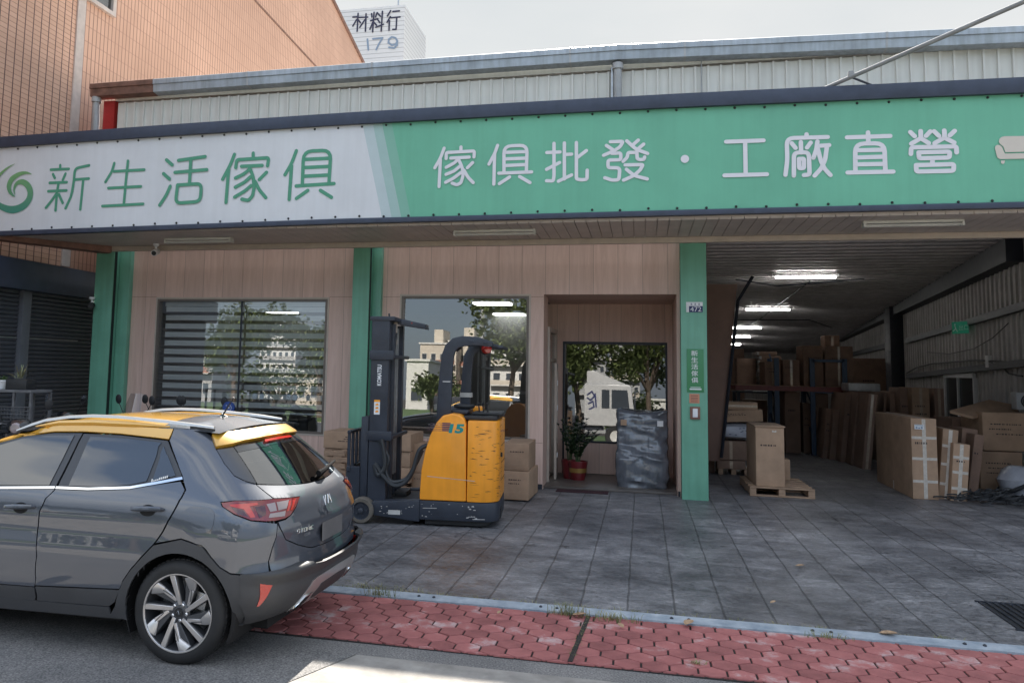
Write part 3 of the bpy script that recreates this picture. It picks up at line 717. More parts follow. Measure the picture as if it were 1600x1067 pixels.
# ---- warehouse bay
WP = lambda y: 6.68+.097*(y-17)
CZ = lambda y: 4.36-.036*(y-17)
ww = MB(); prof = []; y = 12.6
while y < 52:
    prof += [(y, 0), (y+.17, 0), (y+.20, -.035), (y+.27, -.035), (y+.30, 0)]; y += .30
vs = []
for yy, d in prof: vs += [(WP(yy)+d, yy, .02), (WP(yy)+d, yy, 4.7)]
ww.add(vs, [(2*i, 2*i+2, 2*i+3, 2*i+1) for i in range(len(prof)-1)])
ww.build('warehouse_wall', M['shed_wall'], bld, smooth=0, recalc=False)
dk = MB(); prof = []; y = 12.62
while y < 52:
    prof += [(y, 0), (y+.17, 0), (y+.18, -.025), (y+.22, -.025), (y+.23, 0), (y+.33, 0), (y+.331, .14), (y+.379, .14)]; y += .38
vs = []
for yy, d in prof: vs += [(.92, yy, CZ(yy)+d), (WP(yy), yy, CZ(yy)+d)]
dk.add(vs, [(2*i, 2*i+1, 2*i+3, 2*i+2) for i in range(len(prof)-1)])
dk.build('warehouse_ceiling', M['deck'], bld, smooth=0, recalc=False)
wl2 = MB(); wl2.box(.80, .90, YP+.3, 52, .02, 4.7); wl2.box(.8, 12, 52, 52.1, 0, 4.6); wl2.build('warehouse_side_wall', M['shed_wall'], bld, smooth=0)
MB().box(.91, 6.3, YP-.0, YP+.1, ZS+.0, 4.6).build('bay_header', M['deck'], bld, smooth=0)
def wpt(px0, py0):
    return atp(px0, py0, (6.68, 17, 0), (1, -.097, 0))
bm_ = MB()
A0, A1 = wpt(1600, 372), wpt(1240, 560)
for d0 in (0,):
    bm_.prism([A0+Vector((-.30, 0, 0)), A0, A0+Vector((0, 0, -.42)), A0+Vector((-.30, 0, -.42))], A1-A0)
bm_.build('eaves_beam', M['dark_steel'], bld, smooth=0)
def rail(p, q, w, h, nm='wall_rail', mt='dark_steel'):
    P, Q = wpt(*p), wpt(*q); P.x -= .05; Q.x -= .05
    return MB().prism([P+Vector((-w, 0, -h/2)), P+Vector((0, 0, -h/2)), P+Vector((0, 0, h/2)), P+Vector((-w, 0, h/2))], Q-P).build(nm, M[mt], bld, smooth=0)
rail((1660, 463), (1423, 533), .10, .14); rail((1400, 538), (1300, 562), .10, .16); rail((1660, 562), (1424, 588), .10, .13); rail((1400, 590), (1330, 598), .10, .13)
for px0 in (1411,):
    Pq = wpt(px0, 560); MB().box(Pq.x-.42, Pq.x-.04, Pq.y-.30, Pq.y+.3, .02, 4.0).build('wall_column', M['dark_steel'], bld, bevel=.01)
cb = MB().tube([wpt(*p)+Vector((-.12, 0, 0)) for p in [(1424, 583), (1440, 574), (1465, 568), (1495, 566), (1530, 563), (1556, 564), (1610, 568)]], .02, 6)
cb.tube([wpt(*p)+Vector((-.14, 0, 0)) for p in [(1556, 564), (1580, 575), (1590, 584), (1612, 588)]], .016, 6)
cb.tube([wpt(*p)+Vector((-.10, 0, 0)) for p in [(1585, 505), (1560, 528), (1530, 545), (1490, 553), (1455, 550)]], .010, 6)
cb.build('wall_cable', M['black_plastic'], bld)
jb = wpt(1556, 565); MB().obox(jb+Vector((-.16, -.09, -.12)), (.07, 0, 0), (0, .18, 0), (0, 0, .24)).build('junction_box', M['white_paint'], bld, bevel=.01)
# side window in the warehouse wall
q0, q1, q2 = wpt(1482, 590), wpt(1528, 582), wpt(1482, 690)
dv = (q1-q0); dv.z = 0
fr = MB()
for u in (0, .48, 1): fr.obox(q0+dv*u-dv.normalized()*.05+Vector((-.10, 0, -1.15)), dv.normalized()*.10, (.07, 0, 0), (0, 0, 1.15))
fr.obox(q0+Vector((-.11, 0, 0)), dv, (.07, 0, 0), (0, 0, .10)); fr.obox(q0+Vector((-.11, 0, -1.15)), dv, (.07, 0, 0), (0, 0, .08))
wf = fr.build('warehouse_window', M['white_paint'], bld, smooth=0)
MB().add([q0+Vector((-.06, 0, -1.1)), q0+dv+Vector((-.06, 0, -1.1)), q0+dv+Vector((-.06, 0, 0)), q0+Vector((-.06, 0, 0))], [(0, 1, 2, 3)]).build('pane', pm('dark_pane', (.02, .025, .03), .15, var=.2), wf, smooth=0, recalc=False)
# brown board stood at the left of the bay, with its dark rail
bz = 15.6
bp_ = [at(*p, 'y', bz) for p in ((1100, 444), (1152, 444), (1132, 612), (1100, 612))]
br_ = thing('brown_board', 'tall brown board leaning with a dark steel edge just inside the warehouse bay', 'board', (1.3, bz, 0))
M['brown_board'] = pm('brown_board', (.20, .115, .085), .6, var=.2, scale=2)
bp_[2].z = at(1132, 612, 'y', bz).z; bp_[2] = at(1125, 720, 'y', bz); bp_[3] = at(1100, 720, 'y', bz)
MB().prism(bp_, (0, .04, 0)).build('board', M['brown_board'], br_, smooth=0)
e0, e1, e2 = at(1176, 432, 'y', bz-.05), at(1153, 470, 'y', bz-.05), at(1127, 715, 'y', bz-.05)
MB().tube([e0, e1, e2], .028, 4).build('edge_rail', M['dark_steel'], br_, smooth=0)
# tube lights under the deck
for i, (px0, py0, half, lb) in enumerate([(1259, 433, 47, 'lit tube light nearest the bay mouth under the warehouse ceiling'), (1200, 484, 34, 'second lit tube light into the warehouse, above the brown board rail'), (1167, 512, 22, 'third lit tube light along the dark warehouse ceiling'), (1158, 526, 14, 'fourth lit tube light along the dark warehouse ceiling'), (1150, 538, 7, 'farthest and smallest lit tube light deep in the warehouse')]):
    p = atp(px0, py0, (0, 17, 4.36-.10), (0, .036, 1)); s_ = (Vector(at(px0+half, py0, 'y', p.y))-p).length
    t = thing('tube_light', lb, 'tube light', p, 'lit tube lights in the warehouse')
    MB().box(p.x-s_-.08, p.x+s_+.08, p.y+.0, p.y+.11, p.z+.03, p.z+.085).build('lamp_body', M['white_paint'], t, smooth=0)
    MB().tube([(p.x-s_, p.y+.03, p.z), (p.x+s_, p.y+.03, p.z)], .028 if i < 2 else .04, 8).build('lamp_tube', M['tube_lit'], t)
    MB().tube([(p.x-s_+.1, p.y+.05, p.z+.08), (p.x-s_+.1, p.y+.05, CZ(p.y)+.03)], .01, 5).tube([(p.x+s_-.1, p.y+.05, p.z+.08), (p.x+s_-.1, p.y+.05, CZ(p.y)+.03)], .01, 5).build('hanger', M['dark_steel'], t)
# ceiling brace rods
rb = MB()
for a, b in (((1265, 440), (1175, 508)), ((1150, 437), (1215, 447)), ((1350, 436), (1215, 447)), ((1150, 500), (1265, 500)), ((1265, 500), (1300, 512))):
    P, Q = [atp(*p, (0, 17, 4.30), (0, .036, 1)) for p in (a, b)]
    rb.tube([P, Q], .018, 5)
rb.build('brace_rod', M['dark_steel'], bld)
# switched-off tube fittings under the soffit
for px0, px1, py0, lb in ((256, 366, 378, 'switched off twin tube fitting under the soffit at the left end'), (708, 838, 366, 'switched off twin tube fitting under the middle of the soffit'), (1350, 1502, 352, 'switched off twin tube fitting under the soffit over the warehouse bay')):
    p, q = at(px0, py0, 'z', ZS-.06), at(px1, py0, 'z', ZS-.06); y = (p.y+q.y)/2; y = min(y, 12.3)
    t = thing('tube_fitting', lb, 'lamp', ((p.x+q.x)/2, y, ZS-.06), 'switched off soffit lamps')
    MB().box(p.x, q.x, y-.05, y+.05, ZS-.035, ZS-.001).build('lamp_body', M['lamp_off'], t, bevel=.006)
    for dy in (-.04, .04): MB().tube([(p.x+.03, y+dy, ZS-.06), (q.x-.03, y+dy, ZS-.06)], .013, 8).build('lamp_tube', M['lamp_off'], t)
    for xx in (p.x, q.x-.03): MB().box(xx, xx+.03, y-.06, y+.06, ZS-.08, ZS-.036).build('lamp_holder', M['lamp_off'], t, smooth=0)
# security cameras
def seccam(p, d, lb, body):
    t = thing('security_camera', lb, 'camera', p)
    p = Vector(p); d = Vector(d).normalized()
    MB().lathe([(.05, 0), (.05, .03), (.02, .05), (.02, .10)], p, (0, 0, -1), 14).build('mount', M['white_paint'], t)
    c = p+Vector((0, 0, -.14))
    b = MB().lathe([(.045, -.08), (.055, -.06), (.055, .08), (.048, .10)], c, d, 16).build('camera_body', M[body], t)
    MB().lathe([(.040, .1), (.034, .108), (.001, .108)], c, d, 16).build('lens', M['black_plastic'], b)
seccam(at(244, 381, 'z', ZS), (.25, -1, -.35), 'white bullet camera hanging under the left end of the soffit', 'white_paint')
pc = at(146, 470, 'y', YP-.02); seccam((pc.x-.02, YP-.03, pc.z+.06), (.5, -1, -.25), 'small camera with white bracket on the side of the leftmost green pillar', 'black_plastic')
# ---- things fixed to the right-hand pillar
xc = (P3[0]+P3[1])/2; YF = YP-.004
def plate(name, lb, cat, px0, py0, px1, py1, th, mt, bevel=.003):
    a, b = at(px0, py0, 'y', YP), at(px1, py1, 'y', YP)
    t = thing(name, lb, cat, ((a.x+b.x)/2, YP, (a.z+b.z)/2))
    MB().box(a.x, b.x, YP-th-.002, YP-.001, b.z, a.z).build('plate', mt, t, bevel=bevel)
    return t, a, b
t, a, b = plate('house_number', 'blue and white house number plate reading 472 on the green pillar', 'house number', 1072, 472, 1098, 488, .012, M['white_paint'])
bx_ = Vector(((a.x+b.x)/2, YP-.016, (a.z+b.z)/2)); h_ = a.z-b.z; w_ = b.x-a.x
M['navy_ink'] = pm('navy_ink', (.02, .03, .12), .5, var=.1)
MB().box(a.x+w_*.17, b.x, YP-.0155, YP-.0143, b.z, b.z+h_*.60).build('number_field', M['navy_ink'], t, smooth=0)
put_text(MB(), '472', (a.x+w_*.58, YP-.0165, b.z+h_*.30), (1, 0, 0), (0, 0, 1), height=h_*.46, width=w_*.66, bold=0).build('number', M['white_paint'], t, smooth=0)
sn = MB()
for k in (.32, .55, .78): sn.box(a.x+w_*(k-.06), a.x+w_*(k+.06), YP-.0155, YP-.0145, b.z+h_*.72, b.z+h_*.76).box(a.x+w_*(k-.05), a.x+w_*(k+.05), YP-.0155, YP-.0145, b.z+h_*.82, b.z+h_*.86).box(a.x+w_*(k-.01), a.x+w_*(k+.01), YP-.0158, YP-.0147, b.z+h_*.68, b.z+h_*.90)
sn.build('street_name', M['navy_ink'], t, smooth=0)
t, a, b = plate('pillar_sign', 'narrow green sign with white vertical lettering on the green pillar', 'sign', 1073, 545, 1100, 613, .010, pm('sign_green_leaf', (.05, .24, .10), .4, var=.05))
w_ = b.x-a.x; h_ = a.z-b.z
lt = MB()
for i, ch in enumerate('新生活傢俱'): put_text(lt, ch, (a.x+w_*.46, YP-.0135, a.z-h_*(.10+.155*i)), (1, 0, 0), (0, 0, 1), height=h_*.125, width=w_*.40, bold=.008)
lt.box(a.x+w_*.15, a.x+w_*.85, YP-.0135, YP-.0125, b.z+h_*.055, b.z+h_*.085)
lt.box(a.x+w_*.2, a.x+w_*.8, YP-.0135, YP-.0125, b.z+h_*.105, b.z+h_*.118)
lt.build('lettering', M['white_paint'], t, smooth=0)
t, a, b = plate('paper_notice', 'small orange paper notice taped to the pillar below the green sign', 'notice', 1077, 615, 1093, 630, .003, pm('orange_paper', (.55, .25, .16), .7, var=.1), 0)
w_ = b.x-a.x; h_ = a.z-b.z; nk = MB()
for k in (.2, .42, .6, .82): nk.box(a.x+w_*.15, b.x-w_*.15, YP-.0065, YP-.006, a.z-h_*k-.006, a.z-h_*k+.004)
nk.build('print', M['rust'], t, smooth=0)
t, a, b = plate('door_bell', 'white button box in a brown frame on the pillar', 'doorbell', 1078, 635, 1094, 655, .03, M['rust'], .006)
w_ = b.x-a.x; h_ = a.z-b.z
MB().box(a.x+w_*.25, b.x-w_*.25, YP-.05, YP-.0325, b.z+h_*.15, a.z-h_*.15).build('button', M['white_paint'], t, bevel=.008)
# emergency exit sign in the warehouse
p = wpt(1522, 514); t = thing('exit_sign', 'small green emergency exit sign on the warehouse wall', 'exit sign', p+Vector((-.15, 0, 0)))
M['exit_green'] = emit('exit_green', (.02, .30, .18), .05)
ud = Vector((.55, -1, 0)).normalized()*.42; MB().obox(p+Vector((-.35, .25, -.10)), ud, (.02, .03, 0), (0, 0, .26)).build('plate', M['exit_green'], t, smooth=0)
nn = Vector((-ud.y, ud.x, 0)).normalized()*-1
c_ = p+Vector((-.35, .25, .03))+ud*.5+nn*.012
fg = MB(); un = ud.normalized()
put_text(fg, '出口', c_+un*.10, un, (0, 0, 1), height=.12)
fg.add([c_+un*(-.12+.02*math.cos(k))+Vector((0, 0, .07+.02*math.sin(k))) for k in np.linspace(0, 5.5, 8)], [tuple(range(8))])
fg.stroke([c_-un*.12+Vector((0, 0, .04)), c_-un*.10+Vector((0, 0, -.02)), c_-un*.06+Vector((0, 0, -.08))], .012, un, (0, 0, 1), nn).stroke([c_-un*.10+Vector((0, 0, -.02)), c_-un*.17+Vector((0, 0, -.07))], .012, un, (0, 0, 1), nn)
fg.build('pictogram', M['white_paint'], t, smooth=0)
# ================================================================== SIGN
ztop = lambda x: float(np.interp(x, [-10, -7, -4.2, -1.7, .4, 4.4, 6.6], [5.325, 5.375, 5.408, 5.416, 5.415, 5.381, 5.35]))
zpt = lambda x: ztop(x)-float(np.interp(x, [-10, 0, 4.4], [.168, .180, .190]))
zbot = lambda x: float(np.interp(x, [-10, -4.1, -1.7, 1.06, 4.37, 6.6], [3.735, 3.805, 3.808, 3.815, 3.812, 3.80]))
zpb = lambda x: zbot(x)+.07
sg = thing('shop_sign', 'long white and green shop sign above the furniture shop front', 'sign', (-2, YS, 4.6))
M['sign_white'] = pm('sign_white', (.66, .68, .71), .5, var=.07, scale=1.1, streak=.03)
M['sign_green'] = pm('sign_green', (.14, .44, .30), .5, var=.10, scale=.9, streak=.04)
M['sign_pale1'] = pm('sign_pale_one', (.47, .56, .58), .5, var=.04)
M['sign_pale2'] = pm('sign_pale_two', (.34, .49, .47), .5, var=.04)
M['sign_pale3'] = pm('sign_pale_three', (.20, .43, .34), .5, var=.04)
M['sign_ink'] = pm('sign_ink', (.075, .30, .19), .5, var=.06)
M['sign_letter'] = pm('sign_letter_white', (.70, .69, .74), .5, var=.03)
M['sofa_beige'] = pm('sofa_beige', (.60, .55, .49), .5, var=.04)
xs = np.linspace(-10.17, 6.6, 59)
def bar(z0, z1, y0, y1):
    mb = MB(); mb.rings([[Vector((x, y0, z0(x))), Vector((x, y1, z0(x))), Vector((x, y1, z1(x))), Vector((x, y0, z1(x)))] for x in xs]); return mb
fr_ = bar(zpt, ztop, YS-.06, YS+.22).build('frame', M['navy_trim'], sg, bevel=.006)
bar(zbot, zpb, YS-.05, YS+.06).build('frame', M['navy_trim'], sg, bevel=.004)
bar(zpb, zpt, YS+.03, YS+.05).build('backing', M['dark_steel'], sg, smooth=0)
# banner in bands: boundary lines run from top to bottom
T = [at(p, q, 'y', YS) for p, q in ((566.7, 196.7), (582.7, 195), (597, 194), (612, 193))]
B_ = [at(p, q, 'y', YS) for p, q in ((597, 341), (612, 340), (627, 339), (642, 338))]
tx = [-10.17]+[p.x for p in T]+[6.6]; bx = [-10.17]+[p.x for p in B_]+[6.6]
bn = MB()
for k, mi in enumerate((0, 1, 2, 3, 4)):
    n = 16 if k in (0, 4) else 1
    for i in range(n):
        u0, u1 = i/n, (i+1)/n
        ta, tb = tx[k]+(tx[k+1]-tx[k])*u0, tx[k]+(tx[k+1]-tx[k])*u1
        ba, bb = bx[k]+(bx[k+1]-bx[k])*u0, bx[k]+(bx[k+1]-bx[k])*u1
        wv = lambda x: YS+.004*math.sin(x*1.7)
        bn.add([(ba, wv(ba), zpb(ba)), (bb, wv(bb), zpb(bb)), (tb, wv(tb), zpt(tb)), (ta, wv(ta), zpt(ta))], [(0, 1, 2, 3)], mi)
bn.build('banner', [M['sign_white'], M['sign_pale1'], M['sign_pale2'], M['sign_pale3'], M['sign_green']], sg, smooth=0, recalc=False)
bl = MB(); x = -10.0
rs = random.Random(3)
while x < 6.5:
    for zf in (zpt(x)-.03, zpb(x)+.03): bl.lathe([(.017, 0), (.017, .006), (.008, .016)], (x, YS-.004, zf+rs.uniform(-.008, .008)), (0, -1, 0), 7)
    x += .36
bl.build('screw', M['black_plastic'], sg)
def S(ox, oy, s, strokes, r, ysh=0):
    """strokes traced over the sign become flat rounded strokes lying on its face"""
    mb = MB()
    for st in strokes:
        if st[0] == 'o': st = st[1:]+[st[1]]
        P = [at(ox+a*s, oy+b*s, 'y', YS-.008) for a, b in st]
        # round the corners
        Q = [P[0]]
        for i in range(1, len(P)-1):
            p, c, n = P[i-1], P[i], P[i+1]
            d = min((c-p).length, (n-c).length)*.32
            a, b = c+(p-c).normalized()*d, c+(n-c).normalized()*d
            for k in range(5):
                u = k/4; Q.append(a*(1-u)**2+c*2*u*(1-u)+b*u*u)
        Q.append(P[-1])
        w = r*s*P[0].y*.98/FPX
        mb.stroke(Q, w, (1, 0, 0), (0, 0, 1), (0, -1, 0))
    return mb
def mono(mb, name, mt): return mb.build(name, mt, sg, smooth=0, recalc=False)
xin = [[(602,118),(602,150)],[(508,163),(688,155)],[(530,208),(548,245)],[(655,203),(628,265)],[(497,295),(668,288)],[(482,378),(665,370)],[(585,300),(570,390),(555,570)],[(566,400),(515,475),(460,542)],[(590,410),(628,495)],[(890,120),(750,150),(738,290),(715,420),(655,548)],[(750,262),(888,252)],[(833,265),(803,560)]]
sheng = [[(1143,98),(1120,180),(1055,285)],[(1280,75),(1262,250),(1240,495)],[(1140,180),(1443,163)],[(1085,347),(1410,330)],[(1025,527),(1432,505)]]
mono(S(0, 240, .15625, xin+sheng, 17), 'lettering', M['sign_ink'])
huo = [[(107,160),(155,203)],[(82,275),(132,320)],[(138,380),(105,455),(50,537)],[(207,165),(430,133)],[(178,265),(443,242)],[(310,160),(298,365)],['o',(200,370),(400,358),(388,507),(182,522)]]
jia = [[(673,115),(640,200),(575,322)],[(625,240),(603,515)],[(830,105),(830,150)],[(685,225),(692,160),(960,143),(950,210)],[(733,215),(905,207)],[(800,240),(750,280),(683,312)],[(810,300),(760,345),(680,388)],[(812,375),(760,420),(675,470)],[(800,225),(830,300),(838,390),(825,460),(790,500),(735,488)],[(940,265),(880,325)],[(845,340),(880,410),(935,475)]]
ju = [[(1190,85),(1150,190),(1095,285)],[(1150,210),(1130,490)],[(1240,360),(1250,90),(1478,80),(1462,350)],[(1260,157),(1465,147)],[(1255,225),(1460,215)],[(1250,297),(1460,287)],[(1188,378),(1503,358)],[(1285,415),(1190,482)],[(1390,415),(1482,472)]]
mono(S(240, 220, .1875, huo+jia+ju, 17), 'lettering', M['sign_ink'])
jia2 = [[(272,255),(220,390),(155,500)],[(225,400),(208,735)],[(482,240),(482,290)],[(297,385),(298,310),(650,290),(645,365)],[(355,380),(585,368)],[(440,400),(400,440),(298,495)],[(470,480),(400,540),(295,582)],[(480,560),(390,630),(290,682)],[(450,390),(500,500),(510,600),(480,690),(430,715),(372,692)],[(628,435),(562,500)],[(520,530),(570,620),(635,685)]]
ju2 = [[(940,220),(905,320),(832,455)],[(903,330),(893,705)],[(1020,560),(1020,230),(1310,218),(1300,545)],[(1040,308),(1290,298)],[(1040,390),(1290,380)],[(1040,472),(1290,460)],[(955,568),(1365,552)],[(1090,615),(962,698)],[(1215,610),(1345,685)]]
mono(S(660, 200, .125, jia2+ju2, 22), 'lettering', M['sign_letter'])
pi_ = [[(205,195),(205,600),(195,665),(112,662)],[(115,310),(280,303)],[(112,520),(275,435)],[(335,190),(335,640)],[(335,335),(425,330)],[(260,668),(425,590)],[(485,185),(485,640),(545,652),(618,645),(620,530)],[(500,370),(610,285)]]
fa = [[(910,175),(1070,170),(1030,240),(960,285),(825,345)],[(860,222),(940,275)],[(1115,165),(1230,270),(1375,322)],[(1258,155),(1195,210)],[(1325,205),(1255,265)],[(930,320),(1040,315),(1040,400),(880,405),(880,500),(1030,500),(1015,650),(930,655),(840,625)],[(1235,308),(1130,310),(1120,370),(1070,420)],[(1240,300),(1245,385),(1275,400),(1330,395),(1338,365)],[(1095,465),(1320,460),(1280,530),(1200,600),(1075,655)],[(1110,520),(1210,600),(1370,640)]]
mono(S(840, 200, .125, pi_+fa, 22), 'lettering', M['sign_letter'])
dot = MB(); c = at(1040+172*.175, 190+335*.175, 'y', YS-.009); r0 = 35*.175*11.2/FPX
dot.add([c+Vector((r0*math.cos(k*.3), 0, r0*math.sin(k*.3))) for k in range(21)], [tuple(range(21))]); mono(dot, 'dot', M['sign_letter'])
gong = [[(540,182),(875,170)],[(710,185),(715,470)],[(525,482),(905,472)]]
chang = [[(1258,115),(1258,145)],[(1447,140),(1080,150),(1087,340),(1070,478)],[(1125,195),(1160,238)],[(1207,185),(1210,280)],[(1295,190),(1262,235)],[(1145,485),(1145,280),(1278,275),(1285,475),(1235,480)],['o',(1190,335),(1235,333),(1235,418),(1193,420)],[(1355,180),(1345,250),(1320,325)],[(1358,220),(1460,212)],[(1440,225),(1425,340),(1390,420),(1330,485)],[(1360,250),(1385,350),(1420,425),(1472,480)]]
mono(S(1040, 190, .175, gong+chang, 18), 'lettering', M['sign_letter'])
zhi = [[(300,145),(303,235)],[(125,187),(485,175)],[(195,475),(193,240),(435,235),(445,470)],[(205,295),(430,290)],[(205,355),(430,348)],[(205,412),(440,408)],[(130,480),(510,472)]]
ying = [[(652,143),(688,178)],[(738,135),(740,195)],[(738,195),(660,240)],[(740,195),(805,235)],[(818,138),(783,175)],[(850,137),(890,175)],[(935,130),(937,190)],[(935,190),(855,235)],[(937,190),(1018,230)],[(1022,133),(982,170)],[(657,325),(660,270),(1035,262),(1038,312)],['o',(722,312),(980,306),(978,355),(725,362)],[(838,365),(835,410)],['o',(700,418),(1015,410),(1013,465),(703,472)]]
mono(S(1300, 180, .1875, zhi+ying, 17), 'lettering', M['sign_letter'])
# sofa picture
def fill(pts, ox, oy, s, d=.008): 
    return [at(ox+a*s, oy+b*s, 'y', YS-d) for a, b in pts]
sf_ = MB()
for pts in ([(1428,262),(1402,244),(1390,225),(1395,200),(1410,185),(1440,177),(1600,175),(1740,172),(1785,180),(1798,205),(1795,240),(1775,262),(1765,300),(1600,306),(1445,311)],
            [(1358,275),(1362,258),(1378,249),(1400,252),(1418,268),(1430,300),(1442,322),(1600,318),(1768,314),(1778,285),(1790,255),(1812,245),(1832,255),(1836,275),(1822,345),(1800,360),(1600,364),(1400,368),(1378,355),(1368,320)],
            [(1408,380),(1442,379),(1436,402),(1425,409),(1410,402)], [(1750,375),(1785,374),(1782,398),(1770,404),(1757,398)]):
    P = fill(pts, 1300, 180, .1875); sf_.add(P, [tuple(range(len(P)))])
mono(sf_, 'sofa_picture', M['sofa_beige'])
# green swirl logo, tapered strokes; printed shade runs from leaf green down to teal
m, t_, b_n, N, L = newmat('logo_ink'); M['logo'] = m
tc = N('ShaderNodeTexCoord'); sx = N('ShaderNodeSeparateXYZ'); mr = N('ShaderNodeMapRange'); cr = N('ShaderNodeValToRGB')
mr.inputs['From Min'].default_value, mr.inputs['From Max'].default_value = 4.0, 4.72
cr.color_ramp.elements[0].color = (.03, .23, .20, 1); cr.color_ramp.elements[1].color = (.18, .38, .16, 1)
L(tc.outputs['Object'], sx.inputs[0]); L(sx.outputs['Z'], mr.inputs['Value']); L(mr.outputs[0], cr.inputs['Fac']); L(cr.outputs['Color'], b_n.inputs['Base Color'])
def swirl(pts, d):
    P = [at(a*.15625, 240+b*.15625, 'y', YS-d) for a, b, w in pts]; W = [w*.15625*11.9/FPX/2 for a, b, w in pts]
    # smooth spline
    Q, V = [], []
    for i in range(len(P)-1):
        p0, p1, p2, p3 = P[max(i-1, 0)], P[i], P[i+1], P[min(i+2, len(P)-1)]
        for k in range(6):
            u = k/6; Q.append(.5*((2*p1)+(p2-p0)*u+(2*p0-5*p1+4*p2-p3)*u*u+(3*p1-p0-3*p2+p3)*u**3)); V.append(W[i]+(W[i+1]-W[i])*u)
    Q.append(P[-1]); V.append(W[-1])
    A, B = [], []
    for i, q in enumerate(Q):
        t = Q[min(i+1, len(Q)-1)]-Q[max(i-1, 0)]; n = Vector((-t.z, 0, t.x)).normalized(); A.append(q+n*V[i]); B.append(q-n*V[i])
    mb.add(A+B, [(i, i+1, len(Q)+i+1, len(Q)+i) for i in range(len(Q)-1)])
mb = MB()
swirl([(150,415,3),(140,360,22),(168,300,44),(225,285,62),(280,325,70),(303,395,72),(280,475,76),(215,535,82),(120,562,84),(20,535,70),(-60,470,46),(-100,390,20),(-105,330,3)], .008)
swirl([(318,207,2),(260,193,28),(190,208,48),(120,255,62),(90,320,60),(98,380,44),(125,415,26),(150,433,3)], .0095)
swirl([(150,103,2),(80,140,16),(15,195,30),(-40,260,44),(-75,340,44),(-85,420,30),(-75,470,4)], .011)
mono(mb, 'logo', M['logo'])
# diagonal steel tube rising from behind the sign and its brace
p0 = at(1288, 139, 'y', YS+.14); p1 = at(1600, 3, 'y', 9.4); p2 = p0+(p1-p0)*1.5
t = thing('sign_strut', 'grey steel tube slanting up from behind the sign towards the street', 'pole', p0)
M['strut_grey'] = pm('strut_grey', (.30, .31, .32), .75, var=.2, spec=.2)
MB().tube([p0, p2], .026, 12).build('tube', M['strut_grey'], t)
q = p0+(p1-p0)*.16; MB().tube([q, at(1366, 135, 'y', YS+.16)], .014, 8).build('brace', M['dark_steel'], t)
MB().box(q.x-.03, q.x+.03, q.y-.03, q.y+.03, q.z-.01, q.z+.07).build('clamp', M['strut_grey'], t, bevel=.005)

# ================================================================== NEIGHBOURS
def mat_tile(name, c1, c2, vline, hline, w, h, vw, hw):
    """clad wall: tall dark joints between narrow vertical bands, fainter level joints between the courses"""
    m, t, b, N, L = newmat(name)
    tc = N('ShaderNodeTexCoord'); sx = N('ShaderNodeSeparateXYZ'); L(tc.outputs['Object'], sx.inputs[0])
    def line(sock, pitch, width):
        a = N('ShaderNodeMath'); a.operation = 'MULTIPLY'; a.inputs[1].default_value = 1/pitch
        f = N('ShaderNodeMath'); f.operation = 'FRACT'; l = N('ShaderNodeMath'); l.operation = 'LESS_THAN'; l.inputs[1].default_value = width/pitch
        fl = N('ShaderNodeMath'); fl.operation = 'FLOOR'
        L(sock, a.inputs[0]); L(a.outputs[0], f.inputs[0]); L(a.outputs[0], fl.inputs[0]); L(f.outputs[0], l.inputs[0]); return l.outputs[0], fl.outputs[0]
    v, vi = line(sx.outputs['Y'], w, vw); hh, hi = line(sx.outputs['Z'], h, hw)
    cb = N('ShaderNodeCombineXYZ'); L(vi, cb.inputs[0]); L(hi, cb.inputs[1])
    wn = N('ShaderNodeTexWhiteNoise'); wn.noise_dimensions = '2D'; L(cb.outputs[0], wn.inputs['Vector'])
    base = N('ShaderNodeMix'); base.data_type = 'RGBA'; base.inputs['A'].default_value = (*c1, 1); base.inputs['B'].default_value = (*c2, 1); L(wn.outputs['Value'], base.inputs['Factor'])
    nz = N('ShaderNodeTexNoise'); nz.inputs['Scale'].default_value = .5; nz.inputs['Detail'].default_value = 7
    cr = N('ShaderNodeValToRGB'); cr.color_ramp.elements[0].position = .3; cr.color_ramp.elements[0].color = (.84, .82, .80, 1); cr.color_ramp.elements[1].position = .7; cr.color_ramp.elements[1].color = (1.08, 1.08, 1.08, 1)
    L(tc.outputs['Object'], nz.inputs['Vector']); L(nz.outputs['Fac'], cr.inputs['Fac'])
    mm = N('ShaderNodeMix'); mm.data_type = 'RGBA'; mm.blend_type = 'MULTIPLY'; mm.inputs['Factor'].default_value = 1; L(base.outputs['Result'], mm.inputs['A']); L(cr.outputs['Color'], mm.inputs['B'])
    m1 = N('ShaderNodeMix'); m1.data_type = 'RGBA'; m1.inputs['B'].default_value = (*hline, 1); L(hh, m1.inputs['Factor']); L(mm.outputs['Result'], m1.inputs['A'])
    m2 = N('ShaderNodeMix'); m2.data_type = 'RGBA'; m2.inputs['B'].default_value = (*vline, 1); L(v, m2.inputs['Factor']); L(m1.outputs['Result'], m2.inputs['A'])
    L(m2.outputs['Result'], b.inputs['Base Color']); b.inputs['Roughness'].default_value = .5
    return m
XO = -10.2
ob = thing('orange_building', 'tall orange clad building with grey roller shutters left of the shop', 'building', (-14, 15, 0))
M['orange_tile'] = mat_tile('orange_tile', (.62, .375, .265), (.68, .42, .305), (.10, .045, .04), (.36, .20, .14), .19, .085, .022, .012)
M['orange_rib'] = mat_tile('orange_rib', (.585, .355, .255), (.62, .38, .275), (.25, .125, .09), (.47, .275, .20), .115, .30, .022, .02)
M['shutter'] = pm('shutter_grey', (.085, .09, .105), .45, var=.15, metal=.2)
M['flash'] = pm('flashing_grey', (.55, .47, .43), .5, var=.15)
zr = lambda y: 14.10-.30*(y-25.5) if y > 13 else 17.85
YSM = 13.02
